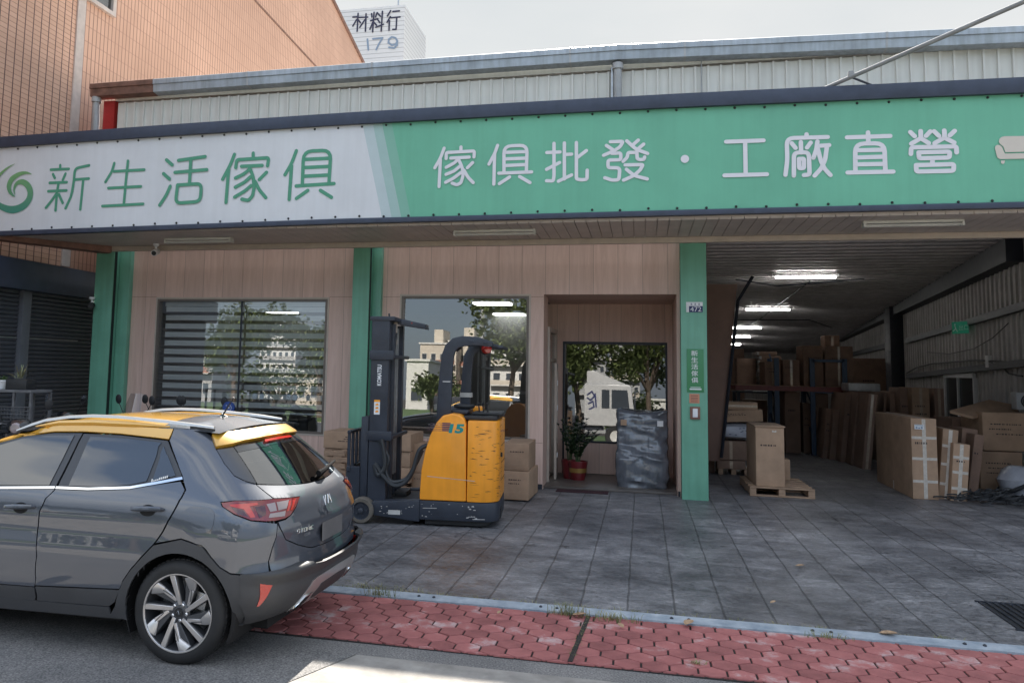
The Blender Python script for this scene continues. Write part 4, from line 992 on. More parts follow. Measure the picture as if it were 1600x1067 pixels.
MB().prism([(XO, 7.6, 3.40), (XO, YSM, 3.40), (XO, YSM, 17.85), (XO, 7.6, 17.85)], (-6, 0, 0)).build('wall', M['orange_tile'], ob, smooth=0)
MB().prism([(XO-.001, YSM, 0), (XO-.001, 34, 0), (XO-.001, 34, zr(34)), (XO-.001, YSM, zr(YSM))], (-6, 0, 0)).build('ribbed_wall', M['orange_rib'], ob, smooth=0)
rt_ = MB(); rt_.prism([(XO+.05, YSM, zr(YSM)), (XO+.05, 34.1, zr(34.1)), (XO+.05, 34.1, zr(34.1)+.14), (XO+.05, YSM, zr(YSM)+.14)], (-6.1, 0, 0)); rt_.build('roof_edge', M['rust'], ob, smooth=0)
MB().box(XO+.002, XO+.03, YSM-.16, YSM+.06, 3.5, 17.7).build('corner_flashing', M['flash'], ob, smooth=0)
s0, s1 = at(397, 0, 'x', XO), at(497, 108, 'x', XO)
MB().prism([s0+Vector((.003, 0, -.03)), s1+Vector((.003, 0, -.03)), s1+Vector((.003, 0, .03)), s0+Vector((.003, 0, .03))], (.012, 0, 0)).build('panel_seam', M['rust'], ob, smooth=0)
fw_ = MB(); c0 = at(176, 24, 'x', XO)
fw_.box(XO+.002, XO+.08, c0.y-2.2, c0.y, c0.z-.06, c0.z+.02); fw_.box(XO+.002, XO+.08, c0.y-.10, c0.y, c0.z+.02, c0.z+1.5); fw_.box(XO+.002, XO+.08, c0.y-2.2, c0.y-2.1, c0.z+.02, c0.z+1.5); fw_.box(XO+.002, XO+.08, c0.y-2.2, c0.y, c0.z+1.501, c0.z+1.6)
wn = fw_.build('window', M['flash'], ob, smooth=0)
MB().box(XO+.002, XO+.02, c0.y-2.1, c0.y-.1, c0.z+.02, c0.z+1.5).build('pane', M['door_glass'], wn, smooth=0)
sh = MB(); prof = []; z = .02
while z < 2.98:
    prof += [(0, z), (.022, z+.012), (.026, z+.045), (.004, z+.066)]; z += .072
sh.add([(XO+.02+d, y, z) for d, z in prof for y in (7.8, 14.5)], [(2*i, 2*i+1, 2*i+3, 2*i+2) for i in range(len(prof)-1)])
sh.build('shutter', M['shutter'], ob, smooth=0, recalc=False)
MB().box(XO-.3, XO+.30, 7.6, 14.6, 2.95, 3.44).build('shutter_box', M['navy_trim'], ob, bevel=.01)
MB().box(XO-6, XO+.015, 7.6, 14.6, 0, 2.95).build('shutter_back', M['dark_steel'], ob, smooth=0)
MB().box(XO+.02, XO+.12, 11.86, 12.06, .01, 2.95).build('shutter_post', pm('post_grey', (.13, .14, .16), .45, var=.1), ob, bevel=.005)
MB().box(XO+.048, XO+.056, 9.5, 13.4, 2.155, 2.17).build('shutter_stripe', M['steel'], ob, smooth=0)
# far white rooftop sign tower
YT = 46.0
a0, a1, a2 = at(540, 16, 'y', YT), at(632.5, 8, 'y', YT), at(629.5, 96, 'y', YT)
xr_, zt_, zb_ = a1.x, a1.z, a2.z
tw = thing('sign_tower', 'white clad rooftop sign tower behind the gutter with dark lettering', 'building', (xr_-3, YT+2, 0))
m, t_, b_n, N, L = newmat('white_cladding'); M['clad'] = m
tc = N('ShaderNodeTexCoord'); wv = N('ShaderNodeTexWave'); wv.bands_direction = 'Z'; wv.inputs['Scale'].default_value = 1.15; cr = N('ShaderNodeValToRGB')
cr.color_ramp.elements[0].position = .02; cr.color_ramp.elements[0].color = (.50, .49, .48, 1); cr.color_ramp.elements[1].position = .10; cr.color_ramp.elements[1].color = (.78, .77, .76, 1)
L(tc.outputs['Object'], wv.inputs['Vector']); L(wv.outputs['Fac'], cr.inputs['Fac']); L(cr.outputs['Color'], b_n.inputs['Base Color']); b_n.inputs['Roughness'].default_value = .55
MB().box(xr_-5.2, xr_, YT, YT+5.0, zb_, zt_).build('sign_box', M['clad'], tw, smooth=0)
MB().box(xr_-5.0, xr_-.2, YT+.4, YT+4.6, zb_-1.2, zb_-.002).build('plinth', M['rust'], tw, smooth=0)
MB().box(xr_-9, xr_+1, YT-.5, YT+12, 0, zb_-1.2).build('wall', M['cream'], tw, smooth=0)
MB().tube([(xr_-.5, YT+.3, zt_), (xr_-.5, YT+.3, zt_+2.2)], .05, 6).build('mast', M['steel'], tw)
M['tower_ink'] = pm('tower_ink', (.035, .035, .075), .6, var=.2); M['tower_blue'] = pm('tower_blue', (.27, .35, .46), .6, var=.1)
kx = 140/1358
def TS(strokes, r, d=.02):
    mb = MB()
    for st in strokes:
        P = [at(540+a*kx, b*kx, 'y', YT-d) for a, b in st]; mb.stroke(P, r*kx*(YT+1.5)/FPX, (1, 0, 0), (0, 0, 1), (0, -6, 0))
    return mb
TS([[(185,270),(335,265)],[(310,215),(300,480)],[(295,300),(215,420)],[(110,265),(190,262)],[(190,210),(175,480)],[(170,300),(110,400)],[(195,310),(225,350)],
    [(395,215),(400,265)],[(432,195),(410,490)],[(475,205),(455,265)],[(380,320),(490,290)],[(420,330),(370,450)],[(430,345),(470,390)],[(480,200),(530,255)],[(485,300),(520,350)],[(460,420),(575,375)],[(560,180),(540,480)],
    [(685,170),(635,250)],[(680,260),(630,345)],[(665,320),(660,465)],[(715,180),(815,170)],[(690,275),(825,262)],[(775,275),(765,450),(715,452)]], 13).build('lettering', M['tower_ink'], tw, smooth=0, recalc=False)
TS([[(330,600),(345,760)],[(415,595),(560,580),(500,680),(465,755)],[(780,640),(755,680),(700,690),(650,655),(655,600),(700,568),(755,580),(785,625),(780,690),(735,735),(660,725)]], 15).build('number', M['tower_blue'], tw, smooth=0, recalc=False)
# ================================================================== CAR (local frame: x aft of the rear axle, near side is -y)
def mono_cubic(pts):
    xs = np.array([p[0] for p in pts], float); ys = np.array([p[1] for p in pts], float)
    h = np.diff(xs); s = np.diff(ys)/h; mm = np.zeros(len(xs)); mm[0] = s[0]; mm[-1] = s[-1]
    for i in range(1, len(xs)-1):
        mm[i] = 0 if s[i-1]*s[i] <= 0 else 2*s[i-1]*s[i]/(s[i-1]+s[i])
    def f(x):
        if x <= xs[0]: return ys[0]+mm[0]*(x-xs[0])
        if x >= xs[-1]: return ys[-1]+mm[-1]*(x-xs[-1])
        i = max(0, min(int(np.searchsorted(xs, x)-1), len(h)-1)); u = (x-xs[i])/h[i]
        return (2*u**3-3*u*u+1)*ys[i]+(u**3-2*u*u+u)*h[i]*mm[i]+(-2*u**3+3*u*u)*ys[i+1]+(u**3-u*u)*h[i]*mm[i+1]
    return f
HWf = mono_cubic([(.15, .80), (.25, .835), (.40, .858), (.62, .862), (.80, .852), (.92, .825), (.99, .795), (1.15, .715), (1.30, .64), (1.37, .59), (1.45, .5)])
XRf = mono_cubic([(.18, .44), (.25, .52), (.33, .615), (.45, .67), (.55, .67), (.62, .65), (.75, .65), (.87, .63), (.96, .59), (1.02, .525), (1.12, .415), (1.24, .27), (1.32, .165), (1.40, .065)])
XFf = mono_cubic([(.18, -3.18), (.35, -3.26), (.55, -3.27), (.70, -3.22), (.82, -3.08), (.90, -2.75), (.97, -2.25), (1.10, -1.98), (1.25, -1.62), (1.36, -1.25), (1.42, -1.0)])
AA, NN = .52, 3.2
CX0, CY0 = -2.72, 5.50
FRN = 2.6
def CP(t, z, off=0.0):
    """body surface: t<=0 runs along the near side, 0..2 round the tail"""
    xs = XRf(z)-AA; w = HWf(z)
    if t <= 0:
        k = .75 if z < .93 else max(.12, .75-(z-.93)*4.5)
        x = xs+t; xf = XFf(z)+k
        if x < xf: w = w*max(0.0, 1-min(1, (xf-x)/k)**FRN)**(1/FRN)
        # the pressed shoulder line and the waisted lower door
        if .55 < z < .95: w = w-.012*math.exp(-((z-.74)/.09)**2)*(1 if x < -.15 else max(0, 1-(x+.15)/.25))
        return Vector((x, -w, z))
    ph = min(t, 2.0)*math.pi/2; s = abs(math.sin(ph)); c = math.cos(ph)
    return Vector((xs+AA*s**(2/NN), -w*math.copysign(abs(c)**(2/NN), c), z))
def CN(t, z):
    e = 1e-3
    t0, t1 = (t-e, t+e) if abs(t) > 2*e and 2-t > 2*e else ((t-4*e, t-2*e) if t <= 0 or t > 1 else (t+2*e, t+4*e))
    a = CP(t1, z)-CP(t0, z); b = CP((t0+t1)/2, z+e)-CP((t0+t1)/2, z-e)
    n = b.cross(a)
    if n.length < 1e-12: return Vector((0, -1, 0))
    n.normalize()
    p = CP(t, z); c = Vector((min(p.x-.8, max(p.x, -1.2)) if t > 0 else p.x, 0, p.z))
    return n if n.dot(p-c) > 0 else -n
def to_t(x, z):
    xs = XRf(z)-AA
    if x <= xs: return x-xs
    return 2/math.pi*math.asin(min(1, (x-xs)/AA)**(NN/2))
def clip_axis(poly, ax, v, keep_hi):
    o = []
    n = len(poly)
    for i in range(n):
        p, q = poly[i], poly[(i+1) % n]
        ip = p[ax] >= v if keep_hi else p[ax] <= v; iq = q[ax] >= v if keep_hi else q[ax] <= v
        if ip: o.append(p)
        if ip != iq:
            u = (v-p[ax])/(q[ax]-p[ax]); o.append((p[0]+(q[0]-p[0])*u, p[1]+(q[1]-p[1])*u) if ax == 0 else (p[0]+(q[0]-p[0])*u, v))
            if ax == 0: o[-1] = (v, o[-1][1])
    return o
def xz(pts, step=.06, close=True):
    """outline given as (x, z) on the near side, turned into (t, z)"""
    o = []; n = len(pts)
    for i in range(n if close else n-1):
        a, b = pts[i], pts[(i+1) % n]; k = max(1, int(math.hypot(b[0]-a[0], b[1]-a[1])/step))
        for j in range(k):
            u = j/k; o.append((a[0]+(b[0]-a[0])*u, a[1]+(b[1]-a[1])*u))
    return [(to_t(x, z), z) for x, z in o]
def tz(pts, step=.06):
    o = []; n = len(pts)
    for i in range(n):
        a, b = pts[i], pts[(i+1) % n]; k = max(1, int(math.hypot(b[0]-a[0], b[1]-a[1])/step))
        for j in range(k):
            u = j/k; o.append((a[0]+(b[0]-a[0])*u, a[1]+(b[1]-a[1])*u))
    return o
def panel(polys, name, mt, parent, off=0.0, skirt=.014, mirror=False, cell=(.05, .045), surf=None, tilt=None):
    """cut outline(s) out of the body surface as a separate skin with a turned-in edge, so neighbouring panels show a shut line"""
    S_ = surf or (lambda t, z: CP(t, z)); N_ = CN if surf is None else tilt
    V, F, idx = [], [], {}
    def vid(t, z):
        k = (round(t, 5), round(z, 5))
        if k not in idx:
            idx[k] = len(V); o = off(t, z) if callable(off) else off
            V.append((S_(t, z)+N_(t, z)*o, t, z))
        return idx[k]
    for poly in polys:
        t0, t1 = min(p[0] for p in poly), max(p[0] for p in poly); z0, z1 = min(p[1] for p in poly), max(p[1] for p in poly)
        nt_, nz_ = max(1, math.ceil((t1-t0)/cell[0])), max(1, math.ceil((z1-z0)/cell[1]))
        for i in range(nt_):
            a, b = t0+(t1-t0)*i/nt_, t0+(t1-t0)*(i+1)/nt_
            col = clip_axis(clip_axis(poly, 0, a, True), 0, b, False)
            if len(col) < 3: continue
            for j in range(nz_):
                c, d = z0+(z1-z0)*j/nz_, z0+(z1-z0)*(j+1)/nz_
                q = clip_axis(clip_axis(col, 1, c, True), 1, d, False)
                ids = []
                for p in q:
                    v = vid(*p)
                    if not ids or ids[-1] != v: ids.append(v)
                if len(ids) > 1 and ids[0] == ids[-1]: ids.pop()
                if len(ids) >= 3 and len(set(ids)) == len(ids): F.append(ids)
    sy = -1 if mirror else 1
    bm = bmesh.new()
    vs = [bm.verts.new((p.x, p.y*sy, p.z)) for p, t, z in V]
    for f in F:
        try: bm.faces.new([vs[i] for i in f])
        except ValueError: pass
    bm.normal_update()
    bm.verts.index_update()
    for f in bm.faces:
        mt_ = sum(V[v.index][1] for v in f.verts)/len(f.verts); mz_ = sum(V[v.index][2] for v in f.verts)/len(f.verts)
        ref = CN(mt_, mz_); ref = Vector((ref.x, ref.y*sy, ref.z))
        if f.normal.dot(ref) < 0: f.normal_flip()
    if skirt:
        be = [e for e in bm.edges if len(e.link_faces) == 1]
        bm.normal_update()
        nrm = {}
        for v in bm.verts: nrm[v] = v.normal.copy()
        new = {}
        for e in be:
            for v in e.verts:
                if v not in new: new[v] = bm.verts.new(v.co-nrm[v]*skirt)
        for e in be:
            f = e.link_faces[0]; a, b = e.verts
            lv = [l for l in f.loops if l.edge == e][0]
            if lv.vert == a: q = (b, a, new[a], new[b])
            else: q = (a, b, new[b], new[a])
            try: bm.faces.new(q)
            except ValueError: continue
            e.smooth = False
    me = bpy.data.meshes.new(name); 
    for f in bm.faces: f.smooth = True
    bm.to_mesh(me); bm.free(); me.materials.append(mt)
    o = bpy.data.objects.new(name, me); COL.objects.link(o); carpart(o, parent)
    return o
def carpart(o, parent):
    o.parent = parent       # meshes are in the car's own frame
    return o
def cb(mb, name, mt, parent, **k):
    o = mb.build(name, mt, None, **k); o.parent = parent; return o
def carpaint(name, col, rough=.28, metal=.35):
    m, t, b, N, L = newmat(name)
    b.inputs['Base Color'].default_value = (*col, 1); b.inputs['Metallic'].default_value = metal; b.inputs['Roughness'].default_value = rough
    b.inputs['Coat Weight'].default_value = 1; b.inputs['Coat Roughness'].default_value = .03
    tc = N('ShaderNodeTexCoord'); nz = N('ShaderNodeTexNoise'); nz.inputs['Scale'].default_value = 9; nz.inputs['Detail'].default_value = 8; nz.inputs['Roughness'].default_value = .7
    mr = N('ShaderNodeMapRange'); mr.inputs['To Min'].default_value = .006; mr.inputs['To Max'].default_value = .030; b.inputs['Coat IOR'].default_value = 1.75
    L(tc.outputs['Object'], nz.inputs['Vector']); L(nz.outputs['Fac'], mr.inputs['Value']); L(mr.outputs[0], b.inputs['Coat Roughness'])
    fl = N('ShaderNodeTexNoise'); fl.inputs['Scale'].default_value = 900; cr = N('ShaderNodeValToRGB'); cr.color_ramp.elements[0].color = (*[c*.82 for c in col], 1); cr.color_ramp.elements[1].color = (*[c*1.18 for c in col], 1)
    L(tc.outputs['Object'], fl.inputs['Vector']); L(fl.outputs['Fac'], cr.inputs['Fac']); L(cr.outputs['Color'], b.inputs['Base Color'])
    return m
M['car_grey'] = carpaint('car_grey', (.060, .070, .092), .45, .35)
M['car_yellow'] = carpaint('car_yellow', (.66, .36, .045), .32, .15)
M['cladding'] = pm('car_cladding', (.048, .049, .053), .55, var=.12, bump=.08, bscale=300)
M['door_trim'] = pm('door_trim_black', (.042, .045, .052), .32, var=.05)
M['car_glass'] = pm('car_glass', (.010, .012, .016), .03, var=.0, spec=.9, coat=1)
M['rear_glass'] = glass('rear_glass', (.30, .32, .33), .24, fres=.14)
M['lens_red'] = pm('lens_red', (.17, .007, .010), .08, var=.05, coat=1)
M['lens_bright'] = pm('lens_bright', (.46, .022, .014), .12, var=.05, coat=1)
M['lens_clear'] = pm('lens_clear', (.30, .25, .25), .12, var=.1, coat=1)
M['lens_dark'] = pm('lens_dark', (.06, .006, .008), .08, var=.1, coat=1)
M['silver'] = pm('silver_trim', (.56, .56, .55), .32, metal=.75, var=.05)
M['alloy'] = pm('alloy_face', (.62, .60, .59), .30, metal=.8, var=.05)
M['alloy_dark'] = pm('alloy_dark', (.10, .105, .115), .35, metal=.6, var=.1)
M['under'] = pm('car_underbody', (.008, .008, .009), .9, var=.2)
M['plate'] = pm('plate_grey', (.13, .13, .135), .5, var=.25, scale=5)
car = thing('parked_car', 'dark grey crossover car with yellow roof parked at the left kerb', 'car', (CX0, CY0, 0))

# --- outlines on the near side (x, z)
arc = lambda cx, cz, r, a0, a1, n=14: [(cx+r*math.cos(R(a0+(a1-a0)*i/n)), cz+r*math.sin(R(a0+(a1-a0)*i/n))) for i in range(n+1)]
WZ, WR, AR = .305, .308, .352
XFW = -2.43
beltR = [(-.935, .990), (-.70, .993), (-.41, 1.016), (-.24, 1.050), (-.066, 1.088)]
beltF = [(-2.15, .960), (-1.35, .968), (-.945, .990)]
ybot = [(-2.02, 1.00), (-1.80, 1.105), (-1.50, 1.245), (-1.33, 1.293), (-1.11, 1.323), (-.885, 1.331), (-.61, 1.327), (-.25, 1.307)]
seamB = [(-.888, 1.326), (-.937, .988), (-.987, .923), (-1.012, .842), (-1.014, .722), (-1.0, .67)]
aft = [(-.245, 1.303), (-.07, 1.084), (-.028, 1.021), (-.067, .903), (-.127, .778), (-.18, .70), (-.315, .551), (-.372, .470), (-.397, .415)]
g = .0035
for mir in (False, True):
    K = dict(mirror=mir)
    # rear door skin (below the belt), kept just inside its shut lines
    rd_ = [(x+g, z) for x, z in [(-.937, .984), (-.985, .923), (-1.010, .842), (-1.012, .722), (-1.0, .60), (-.998, .392)]] + [(-.394-g, .418)] + [(x-g, z) for x, z in aft[::-1][1:7]] + [(-.07-g, 1.066)] + [(x, z-.012) for x, z in beltR[::-1][1:]]
    d = panel([xz(rd_)], 'rear_door', M['car_grey'], car, **K)
    if mir: d['label'] = 'far side rear door'
    rlow = [(-.998+g, .384), (-.396-g, .410), (-.43, .333), (-.47, .305), (-.99+g, .296)]
    panel([xz(rlow)], 'door_sill_trim', M['cladding'], d, **K)
    fd_ = [(x-g, z) for x, z in [(-.998, .384), (-1.0, .60), (-1.014, .722), (-1.012, .842), (-.987, .923), (-.941, .978)]] + [(-1.35, .956), (-2.10, .948), (-2.12, .80), (-2.10, .62), (-2.02, .48), (-1.98, .372)]
    d2 = panel([xz(fd_)], 'front_door', M['car_grey'], car, **K)
    panel([xz([(-1.0-g, .378), (-1.0-g, .292), (-1.95, .285), (-1.98, .365)])], 'door_sill_trim', M['cladding'], d2, **K)
    # window frames: black door tops
    fr_r = [(-.883, 1.322), (-.61, 1.322), (-.252, 1.301), (-.074, 1.092), (-.24, 1.058), (-.41, 1.024), (-.70, 1.001), (-.928, .998)]
    panel([xz(fr_r)], 'door_top_frame', M['door_trim'], d, off=-.004, **K)
    fr_f = [(-.895, 1.325), (-1.11, 1.318), (-1.33, 1.288), (-1.50, 1.240), (-1.80, 1.10), (-2.0, .985), (-2.05, .968), (-1.35, .976), (-.945, .998)]
    panel([xz(fr_f)], 'door_top_frame', M['door_trim'], d2, off=-.004, **K)
    gr = [(-.822, 1.306), (-.55, 1.302), (-.289, 1.287), (-.310, 1.056), (-.414, 1.032), (-.60, 1.010), (-.85, 1.004)]
    panel([xz(gr)], 'side_window', M['car_glass'], d, off=.001, skirt=.003, **K)
    panel([xz([(-.265, 1.268), (-.120, 1.098), (-.270, 1.056)])], 'quarter_window', M['car_glass'], d, off=.001, skirt=.003, **K)
    gf = [(-.945, 1.309), (-1.144, 1.300), (-1.32, 1.276), (-1.482, 1.226), (-1.75, 1.10), (-1.93, .992), (-1.35, .984), (-.992, 1.0)]
    panel([xz(gf)], 'side_window', M['car_glass'], d2, off=.001, skirt=.003, **K)
    # chrome belt strip
    ch = [(-1.98, .949), (-1.35, .957), (-.94, .979)] ; 
    panel([xz([(-1.98, .951), (-1.35, .959), (-.942, .981), (-.944, .995), (-1.35, .973), (-1.98, .965)])], 'chrome_strip', M['chrome'], d2, off=.006, skirt=.006, **K)
    panel([xz([(-.934, .981), (-.70, .985), (-.41, 1.006), (-.24, 1.040), (-.062, 1.078), (-.070, 1.092), (-.24, 1.056), (-.41, 1.021), (-.70, .999), (-.936, .995)])], 'chrome_strip', M['chrome'], d, off=.006, skirt=.006, **K)
    # rear quarter with C-pillar
    qt = [(-.24+g, 1.302), (-.065+g, 1.084), (-.022+g, 1.021), (-.062+g, .903), (-.122+g, .778), (-.172+g, .705), (0.004, .745), (.15, .714), (.275, .597), (.338, .566), (.468, .556), (.535, .560)]
    qt_t = xz(qt, close=False)+[(to_t(.535, .560), .560)]
    tail = [(.518, .833), (.42, .848), (.295, .860), (.169, .896), (.098, .940), (.096, .966), (.195, .976), (.379, .975), (.531, .975), (.468, 1.056), (.396, 1.072), (.329, 1.105), (.318, 1.175), (.345, 1.255), (.40, 1.33), (.355, 1.372), (to_t(-.12, 1.372), 1.372), (to_t(-.243, 1.372), 1.372)]
    sl = [(to_t(.535, .560), .560), (.44, .62), (.47, .70), (.50, .76)]
    q = panel([tz(qt_t+sl[1:]+tail)], 'rear_quarter', M['car_grey'], car, cell=(.035, .035), **K)
    # fuel flap (near side) drawn as its own skin
    if not mir:
        fl = [(.003+.105*math.cos(a)*1.0+.10, .852+.075*math.sin(a)) for a in np.linspace(0, 6.283, 24)[:-1]]
        rr = []
        for a in np.linspace(0, 2*math.pi, 32)[:-1]:
            c, s = math.cos(a), math.sin(a); k = (abs(c)**3.2+abs(s)**3.2)**(-1/3.2); rr.append((.105+.105*c*k, .858+.075*s*k))
        panel([xz(rr)], 'fuel_flap', M['car_grey'], q, off=.003, skirt=.006)
    # arch and sill cladding
    top = [(-.398, .408), (-.372, .462), (-.315, .542), (-.178, .690), (.004, .737), (.15, .706), (.273, .590), (.337, .558), (.40, .552)]
    inn = arc(0.0, WZ, AR, -12, 192, 26)
    cl_ = top+[(.43, .54), (.43, .40), (.40, .25)]+inn+[(-.46, .252), (-.43, .30), (-.41, .36)]
    panel([xz(cl_, step=.04)], 'arch_cladding', M['cladding'], car, off=.006, cell=(.04, .04), **K)
    topF = [(-2.02, .45), (-2.09, .56), (-2.16, .66), (-2.28, .735), (-2.45, .755), (-2.62, .72), (-2.76, .62), (-2.82, .50)]
    innF = [(XFW+(x), z) for x, z in inn]
    panel([xz(topF[::-1]+[(-2.0, .37), (-1.99, .25)][:0]+[(-2.0, .36), (-1.98, .252)]+innF[::-1][:0]+[(XFW+AR*math.cos(R(a)), WZ+AR*math.sin(R(a))) for a in np.linspace(-9, 189, 26)]+[(-2.84, .25)], step=.05)], 'arch_cladding', M['cladding'], car, off=.006, **K)
    panel([xz([(-1.98, .282), (-.47, .300), (-.455, .252), (-.40, .245), (-.36, .235), (-1.985, .215)])], 'sill', M['cladding'], car, off=.004, **K)
    # front wing and nose (mostly out of the picture)
    panel([xz([(-2.125, .945), (-2.127, .80), (-2.105, .60), (-2.16, .67), (-2.28, .745), (-2.45, .765), (-2.62, .73), (-2.76, .63), (-2.83, .50), (-3.05, .50), (-3.20, .60), (-3.19, .70), (-3.02, .80), (-2.72, .87), (-2.35, .925)])], 'front_wing', M['car_grey'], car, **K)
    panel([xz([(-2.83, .495), (-2.84, .22), (-3.15, .20), (-3.245, .38), (-3.235, .56), (-3.2, .595), (-3.05, .495)])], 'front_bumper', M['cladding'], car, **K)
    panel([xz([(-2.85, .66), (-3.10, .62), (-3.19, .64), (-3.17, .71), (-3.02, .775), (-2.90, .76)])], 'headlight', M['lens_clear'], car, off=.008, **K)
    # roof edge in yellow
    yt = [(-1.98, 1.03), (-1.78, 1.125), (-1.51, 1.262), (-1.348, 1.328), (-1.096, 1.371), (-.824, 1.379), (-.551, 1.377), (-.255, 1.372)]
    panel([xz([(x, z+.005) for x, z in ybot]+[(-.249, 1.372)]+yt[::-1])], 'roof_side', M['car_yellow'], car, **K)
    # tail lamp
    lam = [(.105, .958), (.20, .969), (.379, .967), (.532, .968), (.776, .956), (.70, .905), (.640, .870), (.587, .857), (.50, .852), (.419, .855), (.295, .866), (.172, .902), (.108, .938)]
    lo = panel([tz(lam)], 'tail_light', M['lens_red'], car, off=.010, skirt=.02, **K)
    for nm, poly, mt_ in (('lamp_band', [(.150, .950), (.37, .957), (.375, .945), (.30, .938), (.33, .88), (.29, .878), (.25, .925), (.16, .940)], 'lens_bright'),
                          ('lamp_housing', [(.16, .935), (.245, .920), (.27, .885), (.20, .898)], 'lens_dark'),
                          ('reverse_lamp', [(.445, .945), (.525, .950), (.52, .905), (.46, .903)], 'lens_clear'), ('reverse_lamp', [(.540, .950), (.66, .952), (.615, .91), (.535, .905)], 'lens_clear'),
                          ('reverse_lamp', [(.455, .893), (.60, .897), (.585, .870), (.44, .872)], 'lens_clear'),
                          ('lamp_band', [(.655, .945), (.68, .948), (.63, .895), (.61, .893)], 'lens_bright'), ('lamp_band', [(.70, .948), (.73, .950), (.665, .895), (.645, .895)], 'lens_bright'), ('lamp_band', [(.34, .935), (.43, .940), (.42, .89), (.36, .875)], 'lens_dark')):
        panel([tz(poly, .03)], nm, M[mt_], lo, off=.0125, skirt=.003, **K)
    # black triangle beside the rear glass
    panel([tz([(.350, 1.256), (.53, 1.268), (.483, 1.062), (.470, 1.060), (.398, 1.077), (.333, 1.109), (.323, 1.175)])], 'rear_pillar_trim', M['car_glass'], car, off=.002, **K)
    # reflector and painted bumper corner
    rf_ = panel([tz([(.345, .506), (.455, .506), (.44, .482), (.372, .380), (.354, .378)])], 'reflector', M['lens_bright'], car, off=.024, skirt=.02, **K)
    # exhaust-like trim and handle
    hx_, hz_ = (-.245, .900)
    for hx_, hz_, dd in ((-.245, .898, d), (-1.155, .862, d2)):
        sgn = 1 if not mir else -1
        def hp(u, o): 
            x = hx_+u; z = hz_+u*.05; p = CP(to_t(x, z), z); n = CN(to_t(x, z), z); p = p+n*o; return Vector((p.x, p.y*sgn, p.z))
        mb = MB().tube([hp(-.105, .0), hp(-.095, .022), (hp(-.05, .036)), hp(0, .040), hp(.05, .036), hp(.095, .022), hp(.105, .0)], [.008, .013, .015, .016, .015, .013, .008], 10)
        cb(mb, 'handle', M['car_grey'], dd)
        cup = []
        for a in np.linspace(0, 2*math.pi, 20)[:-1]: cup.append((hx_+.055*math.cos(a), hz_-.006+.034*math.sin(a)))
        panel([xz(cup, .02)], 'handle_cup', M['under'], dd, off=.0012, skirt=.002, **K)
# --- tail: tailgate, glass, bumper run right across
def across(pts): return pts+[(2-t, z) for t, z in pts[::-1] if abs(t-1) > 1e-6]
tg = [(.524, .830), (.534, .840), (.60, .848), (.66, .868), (.72, .905), (.795, .962), (.541, .976), (.476, 1.052), (.49, 1.053), (.690, 1.036), (.948, 1.012), (1.0, 1.009)]
low = [(1.0, .620), (.86, .634), (.72, .684), (.595, .735), (.545, .80)]
tgp = low[::1]+tg
tailgate = panel([tz(across([(1.0, .620), (.86, .634), (.72, .684), (.595, .735), (.545, .80), (.530, .842), (.60, .848), (.66, .868), (.72, .905), (.795, .962), (.545, .977), (.480, 1.053), (.690, 1.036), (.948, 1.012), (1.0, 1.009)]))], 'tailgate', M['car_grey'], car, cell=(.035, .03), off=lambda t, z: .012*math.exp(-((z-.80)/.035)**2)*min(1, max(0, (1-abs(t-1))*2-.5))-.018*max(0, 1-abs(z-.70)/.07)*max(0, 1-(abs(t-1)/.28)**4))
panel([tz(across([(1.0, 1.013), (.948, 1.016), (.690, 1.040), (.490, 1.058), (.536, 1.266), (.668, 1.279), (.965, 1.288), (1.0, 1.289)]))], 'rear_window', M['rear_glass'], tailgate, off=.001, skirt=.004)
panel([tz(across([(1.0, 1.255), (.668, 1.243), (.532, 1.235), (.538, 1.268), (.668, 1.281), (1.0, 1.291)]))], 'window_band', M['car_glass'], tailgate, off=.003, skirt=.003)
sp_ = panel([tz(across([(1.0, 1.294), (.965, 1.294), (.668, 1.285), (.53, 1.273), (.352, 1.262), (.408, 1.335), (.68, 1.346), (.957, 1.356), (1.0, 1.357)]))], 'spoiler', M['car_yellow'], car, off=lambda t, z: .018+.012*max(0, 1-abs(z-1.30)/.05), skirt=.035)
panel([tz(across([(1.0, 1.284), (.90, 1.282), (.885, 1.270), (1.0, 1.272)]))], 'brake_lamp', M['lens_bright'], sp_, off=.016, skirt=.02)
# bumper: painted upper, black lower, silver skid trim
bup = [(.335, .566), (.465, .556), (.56, .558), (.721, .573), (.80, .548), (.86, .548), (1.0, .535)]
bu = [(to_t(.343, .564), .564), (.305, .556), (.563, .558), (.721, .570), (.80, .542), (1.0, .520), (1.0, .614), (.86, .628), (.715, .678), (.588, .730), (.535, .800), (.518, .826), (.50, .757), (.475, .70), (.445, .62), (to_t(.537, .562), .562)]
panel([tz(across([(1.0, .530), (.80, .548), (.721, .574), (.563, .562), (.448, .562), (.450, .62), (.480, .70), (.505, .757), (.522, .826), (.540, .800), (.590, .731), (.715, .679), (.86, .629), (1.0, .615)]))], 'bumper_upper', M['car_grey'], car, cell=(.035, .03))
bl_ = [(to_t(.395, .558), .558), (.448, .567), (.563, .568), (.721, .580), (.80, .554), (1.0, .538), (1.0, .46), (.86, .455), (.813, .445), (.77, .39), (.717, .296), (.69, .285), (.33, .255), (to_t(.372, .25), .25), (to_t(.39, .40), .40)]
bl_ = bl_[:6][::-1]+bl_[6:][::-1]
bump = panel([tz(across(bl_))], 'bumper', M['cladding'], car, cell=(.035, .011), off=lambda t, z: (.046*min(1, max(0, (.574-z)/.013))-.034*min(1, max(0, (.545-z)/.06)))*min(1, max(0, (min(t, 2-t)-.20)/.25))+.010)
